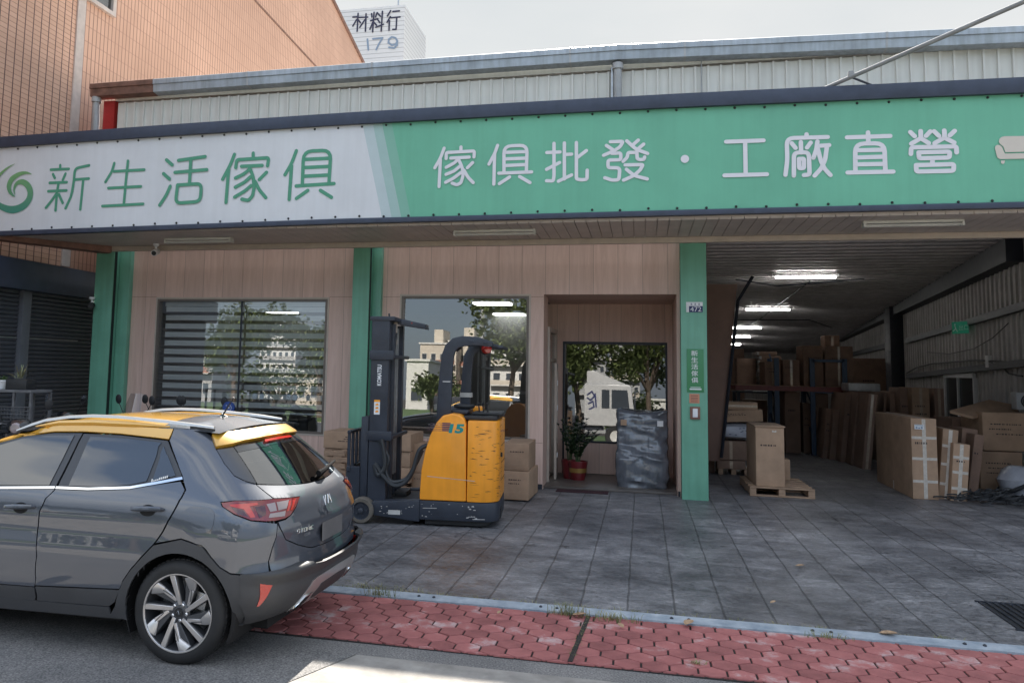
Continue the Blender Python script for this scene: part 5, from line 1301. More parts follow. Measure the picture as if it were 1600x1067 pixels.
panel([tz(across([(1.0, .458), (.86, .452), (.815, .442), (.772, .388), (.722, .292), (.74, .275), (.90, .268), (1.0, .268)]))], 'skid_trim', M['silver'], bump, off=.026, skirt=.015)
panel([tz(across([(1.0, .262), (.90, .262), (.73, .270), (.80, .225), (1.0, .215)]))], 'bumper_valance', M['under'], bump, off=-.03)
panel([tz(across([(1.0, .405), (.92, .400), (.885, .345), (.90, .315), (1.0, .312)]))], 'skid_recess', M['cladding'], bump, off=.028, skirt=.004)
for sg_ in (0, 1):
    pts = [(.735, .285), (.79, .365), (.855, .372), (.815, .300)]
    pts = pts if not sg_ else [(2-t, z) for t, z in pts]
    panel([tz(pts, .03)], 'exhaust_trim', M['chrome'], bump, off=.032, skirt=.02)
    c = (sum(p[0] for p in pts)/4, sum(p[1] for p in pts)/4)
    panel([tz([(c[0]+(t-c[0])*.66, c[1]+(z-c[1])*.66) for t, z in pts], .03)], 'exhaust_mouth', M['under'], bump, off=.034, skirt=.002)
# bare plate, badge, model lettering
def on_tail(y, z, o): 
    w = HWf(z); c = min(1, abs(y)/w)**(NN/2); t = 2/math.pi*math.acos(c)
    t = t if y <= 0 else 2-t
    return CP(t, z)+CN(t, z)*o
mbp = MB(); 
for ya, yb in ((-.26, .12),):
    n = 8; P = [[on_tail(ya+(yb-ya)*i/n+.07, z, .004) for i in range(n+1)] for z in (.645, .765)]
    mbp.add(P[0]+P[1], [(i, i+1, n+2+i, n+1+i) for i in range(n)])
cb(mbp, 'number_plate', M['plate'], tailgate, smooth=0)
def tail_strokes(name, strokes, y0, z0, sc, r, slope=0.0, par=tailgate):
    mb = MB()
    for st in strokes:
        P = [on_tail(y0+a*sc, z0+b*sc+slope*a*sc, .020) for a, b in st]
        for i in range(len(P)-1):
            mb.tube([P[i], P[i+1]], r, 6)
    return cb(mb, name, M['chrome'], par)
tail_strokes('badge', [[(0, 0), (0, 1)], [(0, .2), (.8, 1)], [(.36, .56), (.95, 0), (1.6, 1)], [(2.05, 0), (2.05, 1)], [(1.6, 1), (2.05, .15)]], -.135, .868, .054, .0030)
ST = {'S': [[(1, 1), (0, 1), (0, .5), (1, .5), (1, 0), (0, 0)]], 'T': [[(0, 1), (1, 1)], [(.5, 1), (.5, 0)]], 'O': [[(0, 0), (1, 0), (1, 1), (0, 1), (0, 0)]], 'N': [[(0, 0), (0, 1), (1, 0), (1, 1)]], 'I': [[(.5, 0), (.5, 1)]], 'C': [[(1, 1), (0, 1), (0, 0), (1, 0)]]}
stk = []; xx = 0
for ch in 'STONIC':
    for st in ST[ch]: stk.append([((xx+a*(.5 if ch == 'I' else 1.25))+b*.25, b) for a, b in st])
    xx += 1.0 if ch == 'I' else 1.75
tail_strokes('model_lettering', stk, -.545, .758, .0195, .0024)
mbp = MB(); P = [[on_tail(-.475+.075*i/3, z, .020) for i in range(4)] for z in (.728, .746)]; mbp.add(P[0]+P[1], [(i, i+1, 5+i, 4+i) for i in range(3)]); cb(mbp, 'trim_badge', M['chrome'], tailgate, smooth=0)
# wiper
w0, w1 = on_tail(.02, 1.035, .03), on_tail(.48, 1.06, .045)
cb(MB().tube([w0, w0+(w1-w0)*.15+Vector((.02, 0, .01)), w1], [.022, .016, .009], 8), 'wiper', M['matt_black'], tailgate)
# roof skin
def edge_y(x): 
    z = float(np.interp(x, [-1.6, -1.348, -1.096, -.824, -.551, -.255, .1], [1.24, 1.328, 1.371, 1.379, 1.377, 1.372, 1.352])); 
    return z
def roof(u, v):
    x = -1.34+u*(1.34+.075); ze = edge_y(x); ye = -CP(to_t(min(x, XRf(ze)-AA+.30), ze), ze).y
    s = v*2-1; z = ze+(.052*(1-abs(s)**2.4))*min(1, (x+1.6)*1.6)*min(1, max(.25, (.28-x)*2.2)); return (x, s*ye, z)
def roofpart(u0, u1, nm, mt):
    mb = MB().grid(lambda u, v: roof(u0+(u1-u0)*u, v), 18, 24)
    o = cb(mb, nm, mt, car, recalc=True); return o
SPL = .70
ro = roofpart(0, SPL-.0025, 'roof', M['car_yellow']); roofpart(SPL, 1, 'roof_rear', M['car_grey'])
# windscreen, bonnet
def wsc(u, v):
    x = -2.22+u*.90; s = v*2-1; z0 = .965+(1.335-.965)*u; w = (HWf(z0)-.035); return (x-.10*(1-s*s)*(1-u*.6), s*w, z0+.03*(1-s*s)*u+.0)
cb(MB().grid(wsc, 12, 16), 'windscreen', M['car_glass'], car)
def bon(u, v):
    x = -3.17+u*1.0; s = v*2-1; z = .735+.235*(u**.75); w = .80*(1-(1-u)**3*.28); return (x-.12*(1-s*s)*(1-u), s*w, z+.035*(1-s**4))
cb(MB().grid(bon, 14, 18), 'bonnet', M['car_grey'], car)
nose = MB().grid(lambda u, v: (-3.31+.10*(2*v-1)**2*1.6+.05*(u-.5)**2, (2*v-1)*.66, .24+u*.50), 8, 14)
cb(nose, 'grille', M['black_plastic'], car)
# inner shell that darkens the gaps, floor pan, wheel wells
sh = MB()
zs = [.24, .40, .60, .80, .95]
ring = []
tv = [-2.4+.15*i for i in range(17)]+[.15, .3, .5, .7, .9]
for zz in zs:
    pts = [CP(t, zz, 0) for t in tv]; row = [Vector((p.x*.985-.01, p.y*.93, p.z)) for p in pts]; ring.append(row+[Vector((p.x, -p.y, p.z)) for p in row[::-1]])
n = len(ring[0]); vs = [p for r_ in ring for p in r_]; fs = []
for k in range(len(zs)-1):
    for i in range(n-1):
        c = (ring[k][i]+ring[k+1][i+1])/2
        if math.hypot(c.x, c.z-WZ) < .47 and abs(c.y) > .5: continue
        if math.hypot(c.x-XFW, c.z-WZ) < .47 and abs(c.y) > .5: continue
        fs.append((k*n+i, k*n+i+1, (k+1)*n+i+1, (k+1)*n+i))
sh.add(vs, fs)
cb(sh, 'inner_shell', M['under'], car, smooth=0)
fp = MB().box(-2.9, .45, -.55, .55, .17, .26); fp.box(-1.95, -.45, -.74, .74, .19, .24); cb(fp, 'floor_pan', M['under'], car, smooth=0)
for xw in (0, XFW):
    for s_ in (-1, 1):
        wm = MB(); 
        rr = [[Vector((xw+r_*math.cos(R(a)), s_*yy, WZ+r_*math.sin(R(a)))) for a in np.linspace(-25, 205, 22)] for r_, yy in ((.352, .835), (.37, .82), (.37, .50), (.02, .50))]
        for k in range(3): 
            o = len(wm.v); wm.v += [tuple(p) for p in rr[k]+rr[k+1]]; wm.f += [(o+i, o+i+1, o+22+i+1, o+22+i) for i in range(21)]; wm.m += [0]*21
        cb(wm, 'wheel_well', M['under'], car, recalc=False)
# seats glimpsed through the back glass
for y in (-.38, .38):
    st = MB().box(-.78, -.62, y-.24, y+.24, .40, 1.02); st.box(-.76, -.66, y-.13, y+.13, 1.04, 1.20); cb(st, 'seat', M['under'], car, bevel=.03)
pshelf = MB().box(-.6, .20, -.58, .58, .90, .92); cb(pshelf, 'parcel_shelf', pm('parcel_shelf', (.05, .05, .05), .9), car, smooth=0)
# roof rails
for s_ in (-1, 1):
    pts = [(-1.40, .628, 1.322), (-1.30, .600, 1.362), (-1.212, .580, 1.392), (-1.05, .562, 1.418), (-.871, .552, 1.430), (-.68, .548, 1.430), (-.498, .545, 1.421), (-.32, .54, 1.411), (-.15, .534, 1.398), (.015, .525, 1.385)]
    mb = MB(); prof = [(-.016, -.006), (-.012, .010), (0, .014), (.012, .010), (.016, -.006)]
    rg = []
    for i, p in enumerate(pts):
        k = .55 if i in (0, len(pts)-1) else 1
        rg.append([Vector((p[0], s_*(p[1]+a*k), p[2]+b*k)) for a, b in prof])
    mb.rings(rg); rl = cb(mb, 'roof_rail', M['silver'], car, smooth=50)
    ft = MB()
    for x0, x1 in ((-1.40, -1.15), (-.16, .0)):
        P = [p for p in pts if x0-.02 <= p[0] <= x1+.03]
        ft.rings([[Vector((p[0], s_*(p[1]-.010), p[2]-.008)), Vector((p[0], s_*(p[1]+.010), p[2]-.008)), Vector((p[0], s_*(p[1]+.012), edge_y(p[0])+.0)), Vector((p[0], s_*(p[1]-.012), edge_y(p[0])+.0))] for p in P])
    cb(ft, 'rail_foot', M['black_plastic'], rl, smooth=0)
    rib = MB().tube([(-1.28, s_*.600, 1.352), (-1.1, s_*.585, 1.383), (-.85, s_*.577, 1.394), (-.55, s_*.577, 1.392), (-.28, s_*.575, 1.384)], [.006, .016, .018, .018, .006], 8); cb(rib, 'roof_rib', M['car_yellow'], rl)
# aerial
pa = Vector((-.235, .04, 1.405)); an = MB().tube([pa+Vector((-.03, 0, -.005)), pa+Vector((.0, 0, .022)), pa+Vector((.05, 0, .0))], [.010, .018, .012], 10); an.tube([pa+Vector((0, 0, .02)), pa+Vector((.085, 0, .155))], [.007, .0045], 8)
cb(an, 'aerial', M['black_plastic'], car)
fin = MB().rings([[Vector((-.42, y, 1.418)) for y in (-.04, .04)]+[Vector((-.42, y, 1.420)) for y in (.03, -.03)], [Vector((-.20, y, 1.405)) for y in (-.05, .05)]+[Vector((-.22, y, 1.430)) for y in (.02, -.02)]]); cb(fin, 'aerial_base', M['car_grey'], car, smooth=0)
# door mirrors
for s_ in (-1, 1):
    mb = MB().lathe([(.02, -.11), (.07, -.09), (.085, 0), (.075, .07), (.03, .10)], (-1.86, s_*.93, 1.03), (.1, s_, 0), 14); mr_ = cb(mb, 'door_mirror', M['car_grey'], car)
    cb(MB().tube([(-1.84, s_*.80, .985), (-1.85, s_*.88, 1.0)], .025, 8), 'mirror_arm', M['black_plastic'], mr_)
# wheels
def wheel(xw, s_):
    yo = s_*.842; ax = Vector((0, s_, 0))
    tp = [(.215, -.01), (.222, .006), (.245, .012), (.275, .010), (.296, -.006), (.305, -.03), (.308, -.06), (.308, -.15), (.300, -.18), (.25, -.195), (.21, -.19)]
    ty = cb(MB().lathe(tp, (xw, yo, WZ), ax, 56, caps=False), 'wheel', M['rubber'], car)
    tr = MB()
    for k in range(56):
        a = 2*math.pi*k/56
        for q, dy in ((0, -.045), (.5, -.085), (0, -.125)):
            b = a+q*2*math.pi/56; r_ = .3095; c_ = Vector((xw+r_*math.cos(b), yo+s_*dy, WZ+r_*math.sin(b))); t1 = Vector((-math.sin(b), 0, math.cos(b))); n1 = Vector((math.cos(b), 0, math.sin(b)))
            tr.obox(c_-t1*.012-ax*.014-n1*.004, t1*.022, ax*.030, n1*.005)
    cb(tr, 'tread', M['rubber'], ty, smooth=0)
    barrel = cb(MB().lathe([(.232, .004), (.226, .009), (.218, .002), (.212, -.03), (.200, -.12), (.05, -.125)], (xw, yo, WZ), ax, 48, caps=False), 'rim', M['alloy_dark'], ty)
    cb(MB().lathe([(.2330, .004), (.2300, .010), (.2240, .0095), (.2200, .003)], (xw, yo, WZ), ax, 56, caps=False), 'rim_lip', M['alloy'], barrel)
    fc, dk = MB(), MB()
    def Q(r_, a, d): return Vector((xw+r_*math.cos(a), yo+s_*d, WZ+r_*math.sin(a)))
    def bar_(mb, pa, pb, wa, wb, da, db, th):
        (ra, aa), (rb_, ab) = pa, pb
        A, B = Q(ra, aa, 0), Q(rb_, ab, 0); t = (B-A).normalized(); n = ax.cross(t)
        top = [A+n*wa+ax*da, A-n*wa+ax*da, B-n*wb+ax*db, B+n*wb+ax*db]
        bot = [A+n*wa*1.2+ax*(da-th), A-n*wa*1.2+ax*(da-th), B-n*wb*1.2+ax*(db-th), B+n*wb*1.2+ax*(db-th)]
        mb.loft(bot, top)
    for k in range(5):
        a = R(98+72*k)*1
        bar_(fc, (.045, a-.25*s_*-1), (.222, a+.08), .011, .017, -.012, .004, .012)
        bar_(dk, (.045, a-.25*s_*-1), (.222, a+.08), .014, .022, -.020, -.010, .05)
        b = a+R(37)
        bar_(fc, (.07, a+.15), (.160, b-.10), .009, .014, -.014, -.002, .012)
        bar_(fc, (.158, b-.11), (.224, b+.12), .015, .040, -.002, .004, .012)
        bar_(dk, (.06, a+.20), (.222, b+.10), .016, .042, -.022, -.010, .05)
        bar_(dk, (.10, a+.28), (.165, b-.075), .0028, .0028, -.008, .0005, .003)
    cb(fc, 'spoke_face', M['alloy'], barrel, bevel=.002, seg=1); cb(dk, 'spoke', M['alloy_dark'], barrel, bevel=.003, seg=1)
    hb = cb(MB().lathe([(.068, -.06), (.066, -.026), (.056, -.018), (.03, -.016), (.028, -.012), (.001, -.012)], (xw, yo, WZ), ax, 28), 'hub', M['alloy_dark'], barrel)
    cb(MB().lathe([(.0275, -.018), (.026, -.006), (.001, -.005)], (xw, yo, WZ), ax, 24), 'centre_cap', M['black_plastic'], hb)
    nb = MB()
    for k in range(5):
        p = Q(.048, R(62+72*k), -.022); nb.lathe([(.0105, 0), (.0105, .008), (.006, .013)], p, ax, 8)
    cb(nb, 'wheel_nut', M['chrome'], hb)
    lg = MB(); lg.tube([Q(.016, R(200), -.004), Q(.012, R(100), -.004)], .0016, 5).tube([Q(.012, R(100), -.004), Q(.013, R(-60), -.004), Q(.017, R(20), -.004)], .0016, 5); cb(lg, 'cap_mark', M['chrome'], hb)
    cb(MB().lathe([(.001, -.115), (.165, -.115), (.165, -.10), (.06, -.098), (.05, -.07), (.001, -.07)], (xw, yo, WZ), ax, 40), 'brake_disc', M['steel'], ty)
    c = Q(.13, R(35), -.10); cb(MB().obox(c+Vector((-.03, s_*-.0, -.05)), (.07, 0, -.02), (0, s_*.05, 0), (.02, 0, .10)), 'brake_caliper', M['steel'], ty, bevel=.008)
for xw in (0, XFW):
    for s_ in (-1, 1): wheel(xw, s_)
# small sticker on the quarter glass
sk_ = MB(); c = CP(to_t(-.215, 1.066), 1.066)+CN(to_t(-.215, 1.066), 1.066)*.006
for i in range(9):
    x = -.27+.012*i; z = 1.052+.0035*i; p = CP(to_t(x, z), z)+CN(to_t(x, z), z)*.006; h = (.018, .008, .009, .008, .014, .013, .014, .013, .014)[i]; sk_.obox(p, (.009, 0, .002), (0, -.001, 0), (0, .002, h))
cb(sk_, 'sticker', M['white_paint'], car, smooth=0)
# ================================================================== REACH TRUCK (forklift)
FO = at(745, 826, 'z', 0.014); TH = R(5)
FU, FV, FZ = Vector((math.cos(TH), math.sin(TH), 0)), Vector((-math.sin(TH), math.cos(TH), 0)), Vector((0, 0, 1))
def fk(u, v, z): return FO+FU*u+FV*v+FZ*z
def fp(px0, py0, v): 
    """picture point on the truck's lengthwise plane at depth v -> (u, z)"""
    p = atp(px0, py0, FO+FV*v, FV); d = p-FO; return d.dot(FU), d.z
M['fk_orange'] = pm('forklift_orange', (.98, .37, .025), .42, var=.10, scale=3, coat=.25, streak=.10)
M['fk_navy'] = pm('forklift_navy', (.028, .035, .050), .45, var=.25, scale=5)
M['fk_grey'] = pm('mast_grey', (.042, .048, .062), .42, var=.25, scale=6)
M['tyre_tan'] = pm('solid_tyre', (.13, .115, .095), .8, var=.3, scale=20)
M['hose'] = pm('hose_rubber', (.028, .032, .036), .5, var=.2)
M['teal'] = pm('teal_ink', (.01, .26, .24), .5, var=.05)
M['stripe'] = pm('stripe_ink', (.10, .05, .09), .5, var=.05)
M['scuff'] = pm('scuff_paint', (.50, .49, .47), .7, var=.2)
M['worn_mark'] = pm('worn_mark', (.10, .06, .03), .7, var=.3)
fl = thing('forklift', 'orange and navy reach forklift with tall mast parked before the shop window', 'forklift', FO)
def FB(mb, name, mt, par=fl, **k): return mb.build(name, mt, par, **k)
def fbox(mb, u0, u1, v0, v1, z0, z1): return mb.obox(fk(u0, v0, z0), FU*(u1-u0), FV*(v1-v0), FZ*(z1-z0))
def plan(u0, u1, v0, v1, r, n=7):
    """rounded at the rear (u1) corners"""
    P = [(u0, v0)]+[(u1-r+r*math.sin(a), v0+r-r*math.cos(a)) for a in np.linspace(0, math.pi/2, n)]+[(u1-r+r*math.cos(a), v1-r+r*math.sin(a)) for a in np.linspace(0, math.pi/2, n)]+[(u0, v1)]
    return P
UE, VD = .235, 1.12
# base frame: a skirt with a recessed foot at the rear and two straddle legs
bs = MB(); P = plan(-.66, UE, -.005, VD, .20)
bs.loft([fk(u, v, .075) for u, v in P], [fk(u, v, .285) for u, v in P])
for v0 in (.0, VD-.16):
    bs.prism([fk(-1.24, v0, .10), fk(-.66, v0, .045), fk(-.66, v0, .285), fk(-1.20, v0, .255), fk(-1.27, v0, .20)], FV*.16)
fbox(bs, -.80, -.66, .16, VD-.16, .10, .24)
ch = FB(bs, 'chassis', M['fk_navy'], bevel=.012, seg=2)
nb = MB(); fbox(nb, .06, UE+.006, .30, .50, .0755, .19); FB(nb, 'step_recess', M['black_plastic'], ch, smooth=0)
ft = MB(); P2 = plan(-.6, UE-.10, .05, VD-.05, .15); ft.loft([fk(u, v, .02) for u, v in P2], [fk(u, v, .074) for u, v in P2]); FB(ft, 'chassis_foot', M['black_plastic'], ch, smooth=0)
sc = MB(); rr = random.Random(4)
for _ in range(46):
    u = rr.uniform(-1.15, .02); z = rr.uniform(.09, .27); w = rr.uniform(.004, .03); h = rr.uniform(.003, .010)
    if u > -.25: w *= 1.3; h *= 1.6
    k = rr.uniform(-.4, .4); P = [fk(u, -.0062, z), fk(u+w, -.0062, z+h*k), fk(u+w*.8, -.0062, z+h), fk(u+w*.2, -.0062, z+h*.8)]
    if u < -.66 and (z > .24 or z < .12): continue
    sc.add(P, [(0, 1, 2, 3)])
for u, z, w in ((-.05, .10, .14), (-.10, .125, .08), (-.62, .20, .16)): sc.add([fk(u, -.0064, z), fk(u+w, -.0064, z+.004), fk(u+w, -.0064, z+.011), fk(u, -.0064, z+.006)], [(0, 1, 2, 3)])
FB(sc, 'paint_scuff', M['scuff'], ch, smooth=0)
dc = MB().add([fk(-1.02, -.004, .115), fk(-.88, -.004, .115), fk(-.88, -.004, .165), fk(-1.02, -.004, .165)], [(0, 1, 2, 3)]); FB(dc, 'decal', M['scuff'], ch, smooth=0)
for v0, nm in ((-.045, 'near'), (VD-.12, 'far')):
    c = fk(-1.335, v0+.08, .145)
    w = FB(MB().lathe([(.10, -.075), (.135, -.075), (.145, -.06), (.145, .06), (.135, .075), (.10, .075)], c, FV, 36, caps=False), 'load_wheel', M['tyre_tan'])
    FB(MB().lathe([(.001, -.05), (.09, -.05), (.104, -.07), (.104, .07), (.09, .05), (.001, .05)], c, FV, 28), 'wheel_hub', M['fk_navy'], w)
    nb = MB(); nb.lathe([(.03, 0), (.03, .03), (.02, .035), (.001, .035)], c-FV*.05, -FV, 14)
    for k in range(5): nb.lathe([(.010, 0), (.010, .015)], c-FV*.05+FU*.06*math.cos(k*1.257)+FZ*.06*math.sin(k*1.257), -FV, 8)
    FB(nb, 'hub_bolt', M['fk_grey'], w)
for u in (-.20, ): 
    c = fk(u, .56, .12); w = FB(MB().lathe([(.06, -.07), (.115, -.07), (.12, -.05), (.12, .05), (.115, .07), (.06, .07)], c, FV, 28), 'drive_wheel', M['rubber'])
# orange hood: side shell (curved nose) and rear cabinet with a round corner
pts = [fp(a, b, 0) for a, b in ((655, 792), (655.5, 770), (658, 735), (664, 705), (672, 680), (682, 660), (692, 649), (706, 646), (718, 648), (725, 654), (728, 664), (728, 792))]
zb = .290; pts[0] = (pts[0][0], zb); pts[-1] = (pts[-1][0], zb)
us = pts[-1][0]
A = [fk(u, 0, max(z, zb)) for u, z in pts]
hd = MB().prism(A, FV*(VD-.01)); hood = FB(hd, 'hood', M['fk_orange'], bevel=.022, seg=3)
zt = fp(760, 658, 0)[1]
P = plan(us+.006, UE, .0, VD-.01, .21, 10)
cbm = MB().loft([fk(u, v, zb) for u, v in P], [fk(u, v, zt) for u, v in P]); cab = FB(cbm, 'rear_cabinet', M['fk_orange'], bevel=.012, seg=2)
fs = MB(); 
for (u0, z0), (u1, z1) in ((fp(667, 744, 0), fp(742, 752, 0)),): fs.add([fk(u0, -.0018, z0), fk(u1, -.0018, z1), fk(u1, -.0018, z1+.006), fk(u0, -.0018, z0+.005)], [(0, 1, 2, 3)])
FB(fs, 'paint_scuff', M['scuff'], hood, smooth=0)
wm = MB(); rr = random.Random(11)
def on_cab(s, z, o=.0015):
    """point on the cabinet's outside: s runs along the near side then round the corner"""
    r = .21; Ls = (UE-r)-(us+.006); La = r*math.pi/2
    if s < Ls: return fk(us+.006+s, -o, z)
    if s < Ls+La: a = (s-Ls)/r; return fk(UE-r+(r+o)*math.sin(a), r-(r+o)*math.cos(a), z)
    return fk(UE+o, r+(s-Ls-La), z)
for _ in range(120):
    s = rr.uniform(.02, .75); z = rr.uniform(.55, 1.15) if rr.random() < .75 else rr.uniform(.33, .55); w = rr.uniform(.006, .11); h = rr.uniform(.002, .008)*(1 if rr.random() < .8 else 1.8); k = rr.uniform(-.012, .006)
    n = 4; a = [on_cab(s+w*i/n, z+k*i/n) for i in range(n+1)]; b = [on_cab(s+w*i/n, z+k*i/n+h*(1-abs(2*i/n-1)*.7)) for i in range(n+1)]
    wm.add(a+b, [(i, i+1, n+2+i, n+1+i) for i in range(n)])
FB(wm, 'worn_mark', M['worn_mark'], cab, smooth=0)
lv = MB(); 
for i in range(3): fbox(lv, UE+.0005, UE+.004, .34, .95, .5+.2*i, .505+.2*i)
FB(lv, 'cabinet_seam', M['worn_mark'], cab, smooth=0)
hn = MB().obox(on_cab(.52, .78, .002), FU*.02, FV*.03, FZ*.05); FB(hn, 'latch', M['black_plastic'], cab, smooth=0)
ml = MB(); 
s0 = .50; put_text(ml, 'KOMATSU', on_cab(.50, 1.08, .004), (FU*.62+FV*.78).normalized(), FZ, width=.13, height=.022, bold=.02); FB(ml, 'maker_lettering', M['stripe'], cab, smooth=0)
# stripes and number on the hood
st = MB(); ua, za = fp(666, 666, 0); ub, zb2 = fp(706, 664.5, 0); 
for i in range(5):
    z0 = za+.034-.020*i; uu0 = fp(672-1.3*i, 668, 0)[0]; um, _ = fp(691, 668, 0); uu1, _ = fp(704, 668, 0)
    st.add([fk(uu0, -.0015, z0), fk(um, -.0015, z0+.001), fk(um, -.0015, z0+.006), fk(uu0, -.0015, z0+.004)], [(0, 1, 2, 3)])
    st.add([fk(um, -.0015, z0-.001), fk(uu1, -.0015, z0-.001), fk(uu1, -.0015, z0+.014), fk(um, -.0015, z0+.014)], [(0, 1, 2, 3)])
FB(st, 'stripe_decal', M['stripe'], hood, smooth=0)
un, zn = fp(713.5, 669.5, 0); nm = MB(); put_text(nm, '15', fk(un, -.0018, zn), (FU+FZ*.0), (FZ+FU*.22), width=.165, height=.105, bold=.05)
FB(nm, 'number', M['teal'], hood, smooth=0)
# driver's deck and console on top
dk_ = MB(); fbox(dk_, us-.06, UE-.03, .10, VD-.1, zt+.001, zt+.05); fbox(dk_, us+.02, UE+.02, .25, .7, zt+.051, zt+.085); FB(dk_, 'deck', M['black_plastic'], bevel=.015)
cs = MB(); fbox(cs, us-.32, us-.02, .2, .9, zt+.06, zt+.11); FB(cs, 'console', M['fk_navy'], bevel=.02)
cs = MB().lathe([(.12, 0), (.13, .02), (.12, .04), (.001, .05)], fk(us-.1, .5, zt+.12), FZ, 20); FB(cs, 'steering_wheel', M['black_plastic'])
lvm = MB(); 
for i in range(3): lvm.tube([fk(us+.10+.05*i, .35, zt+.08), fk(us+.09+.05*i, .35, zt+.17)], .009, 6).lathe([(.001, -.02), (.018, 0), (.001, .02)], fk(us+.09+.05*i, .35, zt+.18), FZ, 8)
FB(lvm, 'control_lever', M['black_plastic'])
sb = MB(); fbox(sb, us-.02, us+.1, .72, .95, zt+.05, zt+.13); FB(sb, 'warning_lever', M['fk_orange'], bevel=.01)
# overhead guard
def postline(vv, pts, w): return [fk(*(lambda q: (q[0], vv, q[1]))(fp(a, b, vv))) for a, b in pts]
def barpath(mb, P, w, d):
    """flat section bar along a path: w in the u-z plane, d along v"""
    rg = []
    for i, p in enumerate(P):
        t = (P[min(i+1, len(P)-1)]-P[max(i-1, 0)]).normalized(); n = FV.cross(t).normalized(); ww = w[i] if isinstance(w, list) else w
        rg.append([p+n*ww/2-FV*d/2, p+n*ww/2+FV*d/2, p-n*ww/2+FV*d/2, p-n*ww/2-FV*d/2])
    return mb.rings(rg)
gp = [(693, 660), (695, 620), (697, 585), (700, 556), (704, 544), (712, 536), (724, 533), (745, 533), (770, 538)]
g1 = MB(); barpath(g1, postline(.10, gp, 0), [.165, .16, .15, .14, .14, .13, .12, .10, .06], .07); FB(g1, 'guard_post', M['fk_navy'], bevel=.010)
gp2 = [(726, 660), (727.5, 620), (730, 580), (733, 556), (738, 547), (746, 543), (760, 541), (785, 543)]
g2 = MB(); barpath(g2, postline(.82, gp2, 0), [.125, .125, .12, .12, .11, .10, .08, .05], .07); p2 = FB(g2, 'guard_post', M['fk_navy'], bevel=.010)
a0, b0 = fp(728, 618, .77), fp(729, 610, .77); bd = MB(); fbox(bd, a0[0]-.075, a0[0]+.075, .774, .86, a0[1]-.02, a0[1]+.035); FB(bd, 'post_band', M['steel'], p2, smooth=0)
rf_ = MB(); ug0, zg0 = fp(722, 531, .10); ug1, zg1 = fp(778, 538, .10)
for i in range(6):
    v = .12+.14*i; rf_.prism([fk(ug0, v, zg0-.03), fk(ug0, v, zg0+.015), fk(ug1+.02, v, zg1-.01), fk(ug1+.02, v, zg1-.04)], FV*.05)
for u, z in ((ug0+.08, zg0-.02), (ug0+.25, zg0-.035), (ug1, zg1-.035)): rf_.obox(fk(u, .06, z-.01), FU*.06, FV*.86, FZ*.03)
FB(rf_, 'guard_roof', M['fk_navy'], bevel=.004, seg=1)
ul, zl_ = fp(760, 545, .30); rl = FB(MB().lathe([(.001, -.055), (.05, -.05), (.062, -.02), (.062, .02), (.05, .045), (.001, .05)], fk(ul, .30, zl_), (FU*.55-FV*.8), 20), 'beacon_lamp', M['lens_bright'])
FB(MB().lathe([(.055, -.05), (.07, -.045), (.07, -.02), (.06, -.01)], fk(ul, .30, zl_), (FU*.55-FV*.8), 20), 'lamp_bezel', M['black_plastic'], rl)
uh, zh = fp(712, 541, .22); FB(MB().lathe([(.001, -.06), (.06, -.05), (.065, .02), (.001, .05)], fk(uh, .22, zh), (-FU-FZ*.6), 16), 'work_lamp', M['black_plastic'])
mk = fp(701, 597, .06); FB(MB().obox(fk(mk[0]-.07, .062, mk[1]), FU*.09, FV*-.002, FZ*.012), 'tie_mark', M['scuff'], fl, smooth=0)
# mast: two nested channel pairs, cylinders, chains, cross heads
mb = MB()
zM0, zM1 = .22, fp(590, 497, .14)[1]
u0m = fp(578, 640, .14)[0]; u1m = fp(606, 640, .14)[0]
fbox(mb, u0m, u1m, .12, .17, zM0, zM1-.02); fbox(mb, u1m-.045, u1m, .17, .25, zM0, zM1-.02); fbox(mb, u0m, u0m+.045, .17, .25, zM0, zM1-.02)
mo = FB(mb, 'outer_mast', M['fk_navy'], bevel=.005, seg=1)
mb = MB(); fbox(mb, u0m+.02, u1m, 1.0, 1.05, zM0, zM1-.05); fbox(mb, u1m-.05, u1m+.0, .91, 1.0, zM0, zM1-.05); FB(mb, 'outer_mast', M['fk_navy'], bevel=.005, seg=1)
mb = MB()
for v in (.27, .86): fbox(mb, u0m+.04, u1m+.02, v, v+.03, zM0+.02, zM1-.06); fbox(mb, u1m-.02, u1m+.03, v-.05 if v > .6 else v+.03, v if v > .6 else v+.08, zM0+.02, zM1-.06)
im = FB(mb, 'inner_mast', M['fk_grey'], bevel=.004, seg=1)
cy = MB()
for v in (.42, .74): cy.tube([fk(u1m-.03, v, zM0+.02), fk(u1m-.03, v, zM1-.35)], .030, 12).tube([fk(u1m-.03, v, zM1-.36), fk(u1m-.03, v, zM1-.08)], .018, 10)
FB(cy, 'lift_cylinder', M['fk_grey'])
chn = MB()
for v in (.53, .64): chn.box(0, 0, 0, 0, 0, 0) if False else fbox(chn, u1m-.01, u1m+.005, v, v+.028, .5, zM1-.10)
FB(chn, 'chain', M['steel'], smooth=0)
pl = MB(); fbox(pl, u1m-.06, u1m+.02, .44, .50, zM1-.30, zM1-.24); fbox(pl, u1m-.02, u1m+.02, .46, .49, zM1-.20, zM1-.02); FB(pl, 'pulley', M['beige'], smooth=0)
hd_ = MB(); fbox(hd_, u0m-.02, u1m+.06, .11, 1.06, zM1-.03, zM1+.02); hd_.prism([fk(u1m+.0, .5, zM1-.05), fk(u1m+.34, .62, zM1-.10), fk(u1m+.34, .62, zM1-.04), fk(u1m+.0, .5, zM1+.03)], FV*.28); FB(hd_, 'mast_head', M['fk_navy'], bevel=.006)
lt = FB(MB().lathe([(.001, -.02), (.022, -.015), (.022, .015), (.001, .02)], fk(u1m+.17, .58, zM1-.03), FV, 10), 'marker_lamp', M['lens_red'])
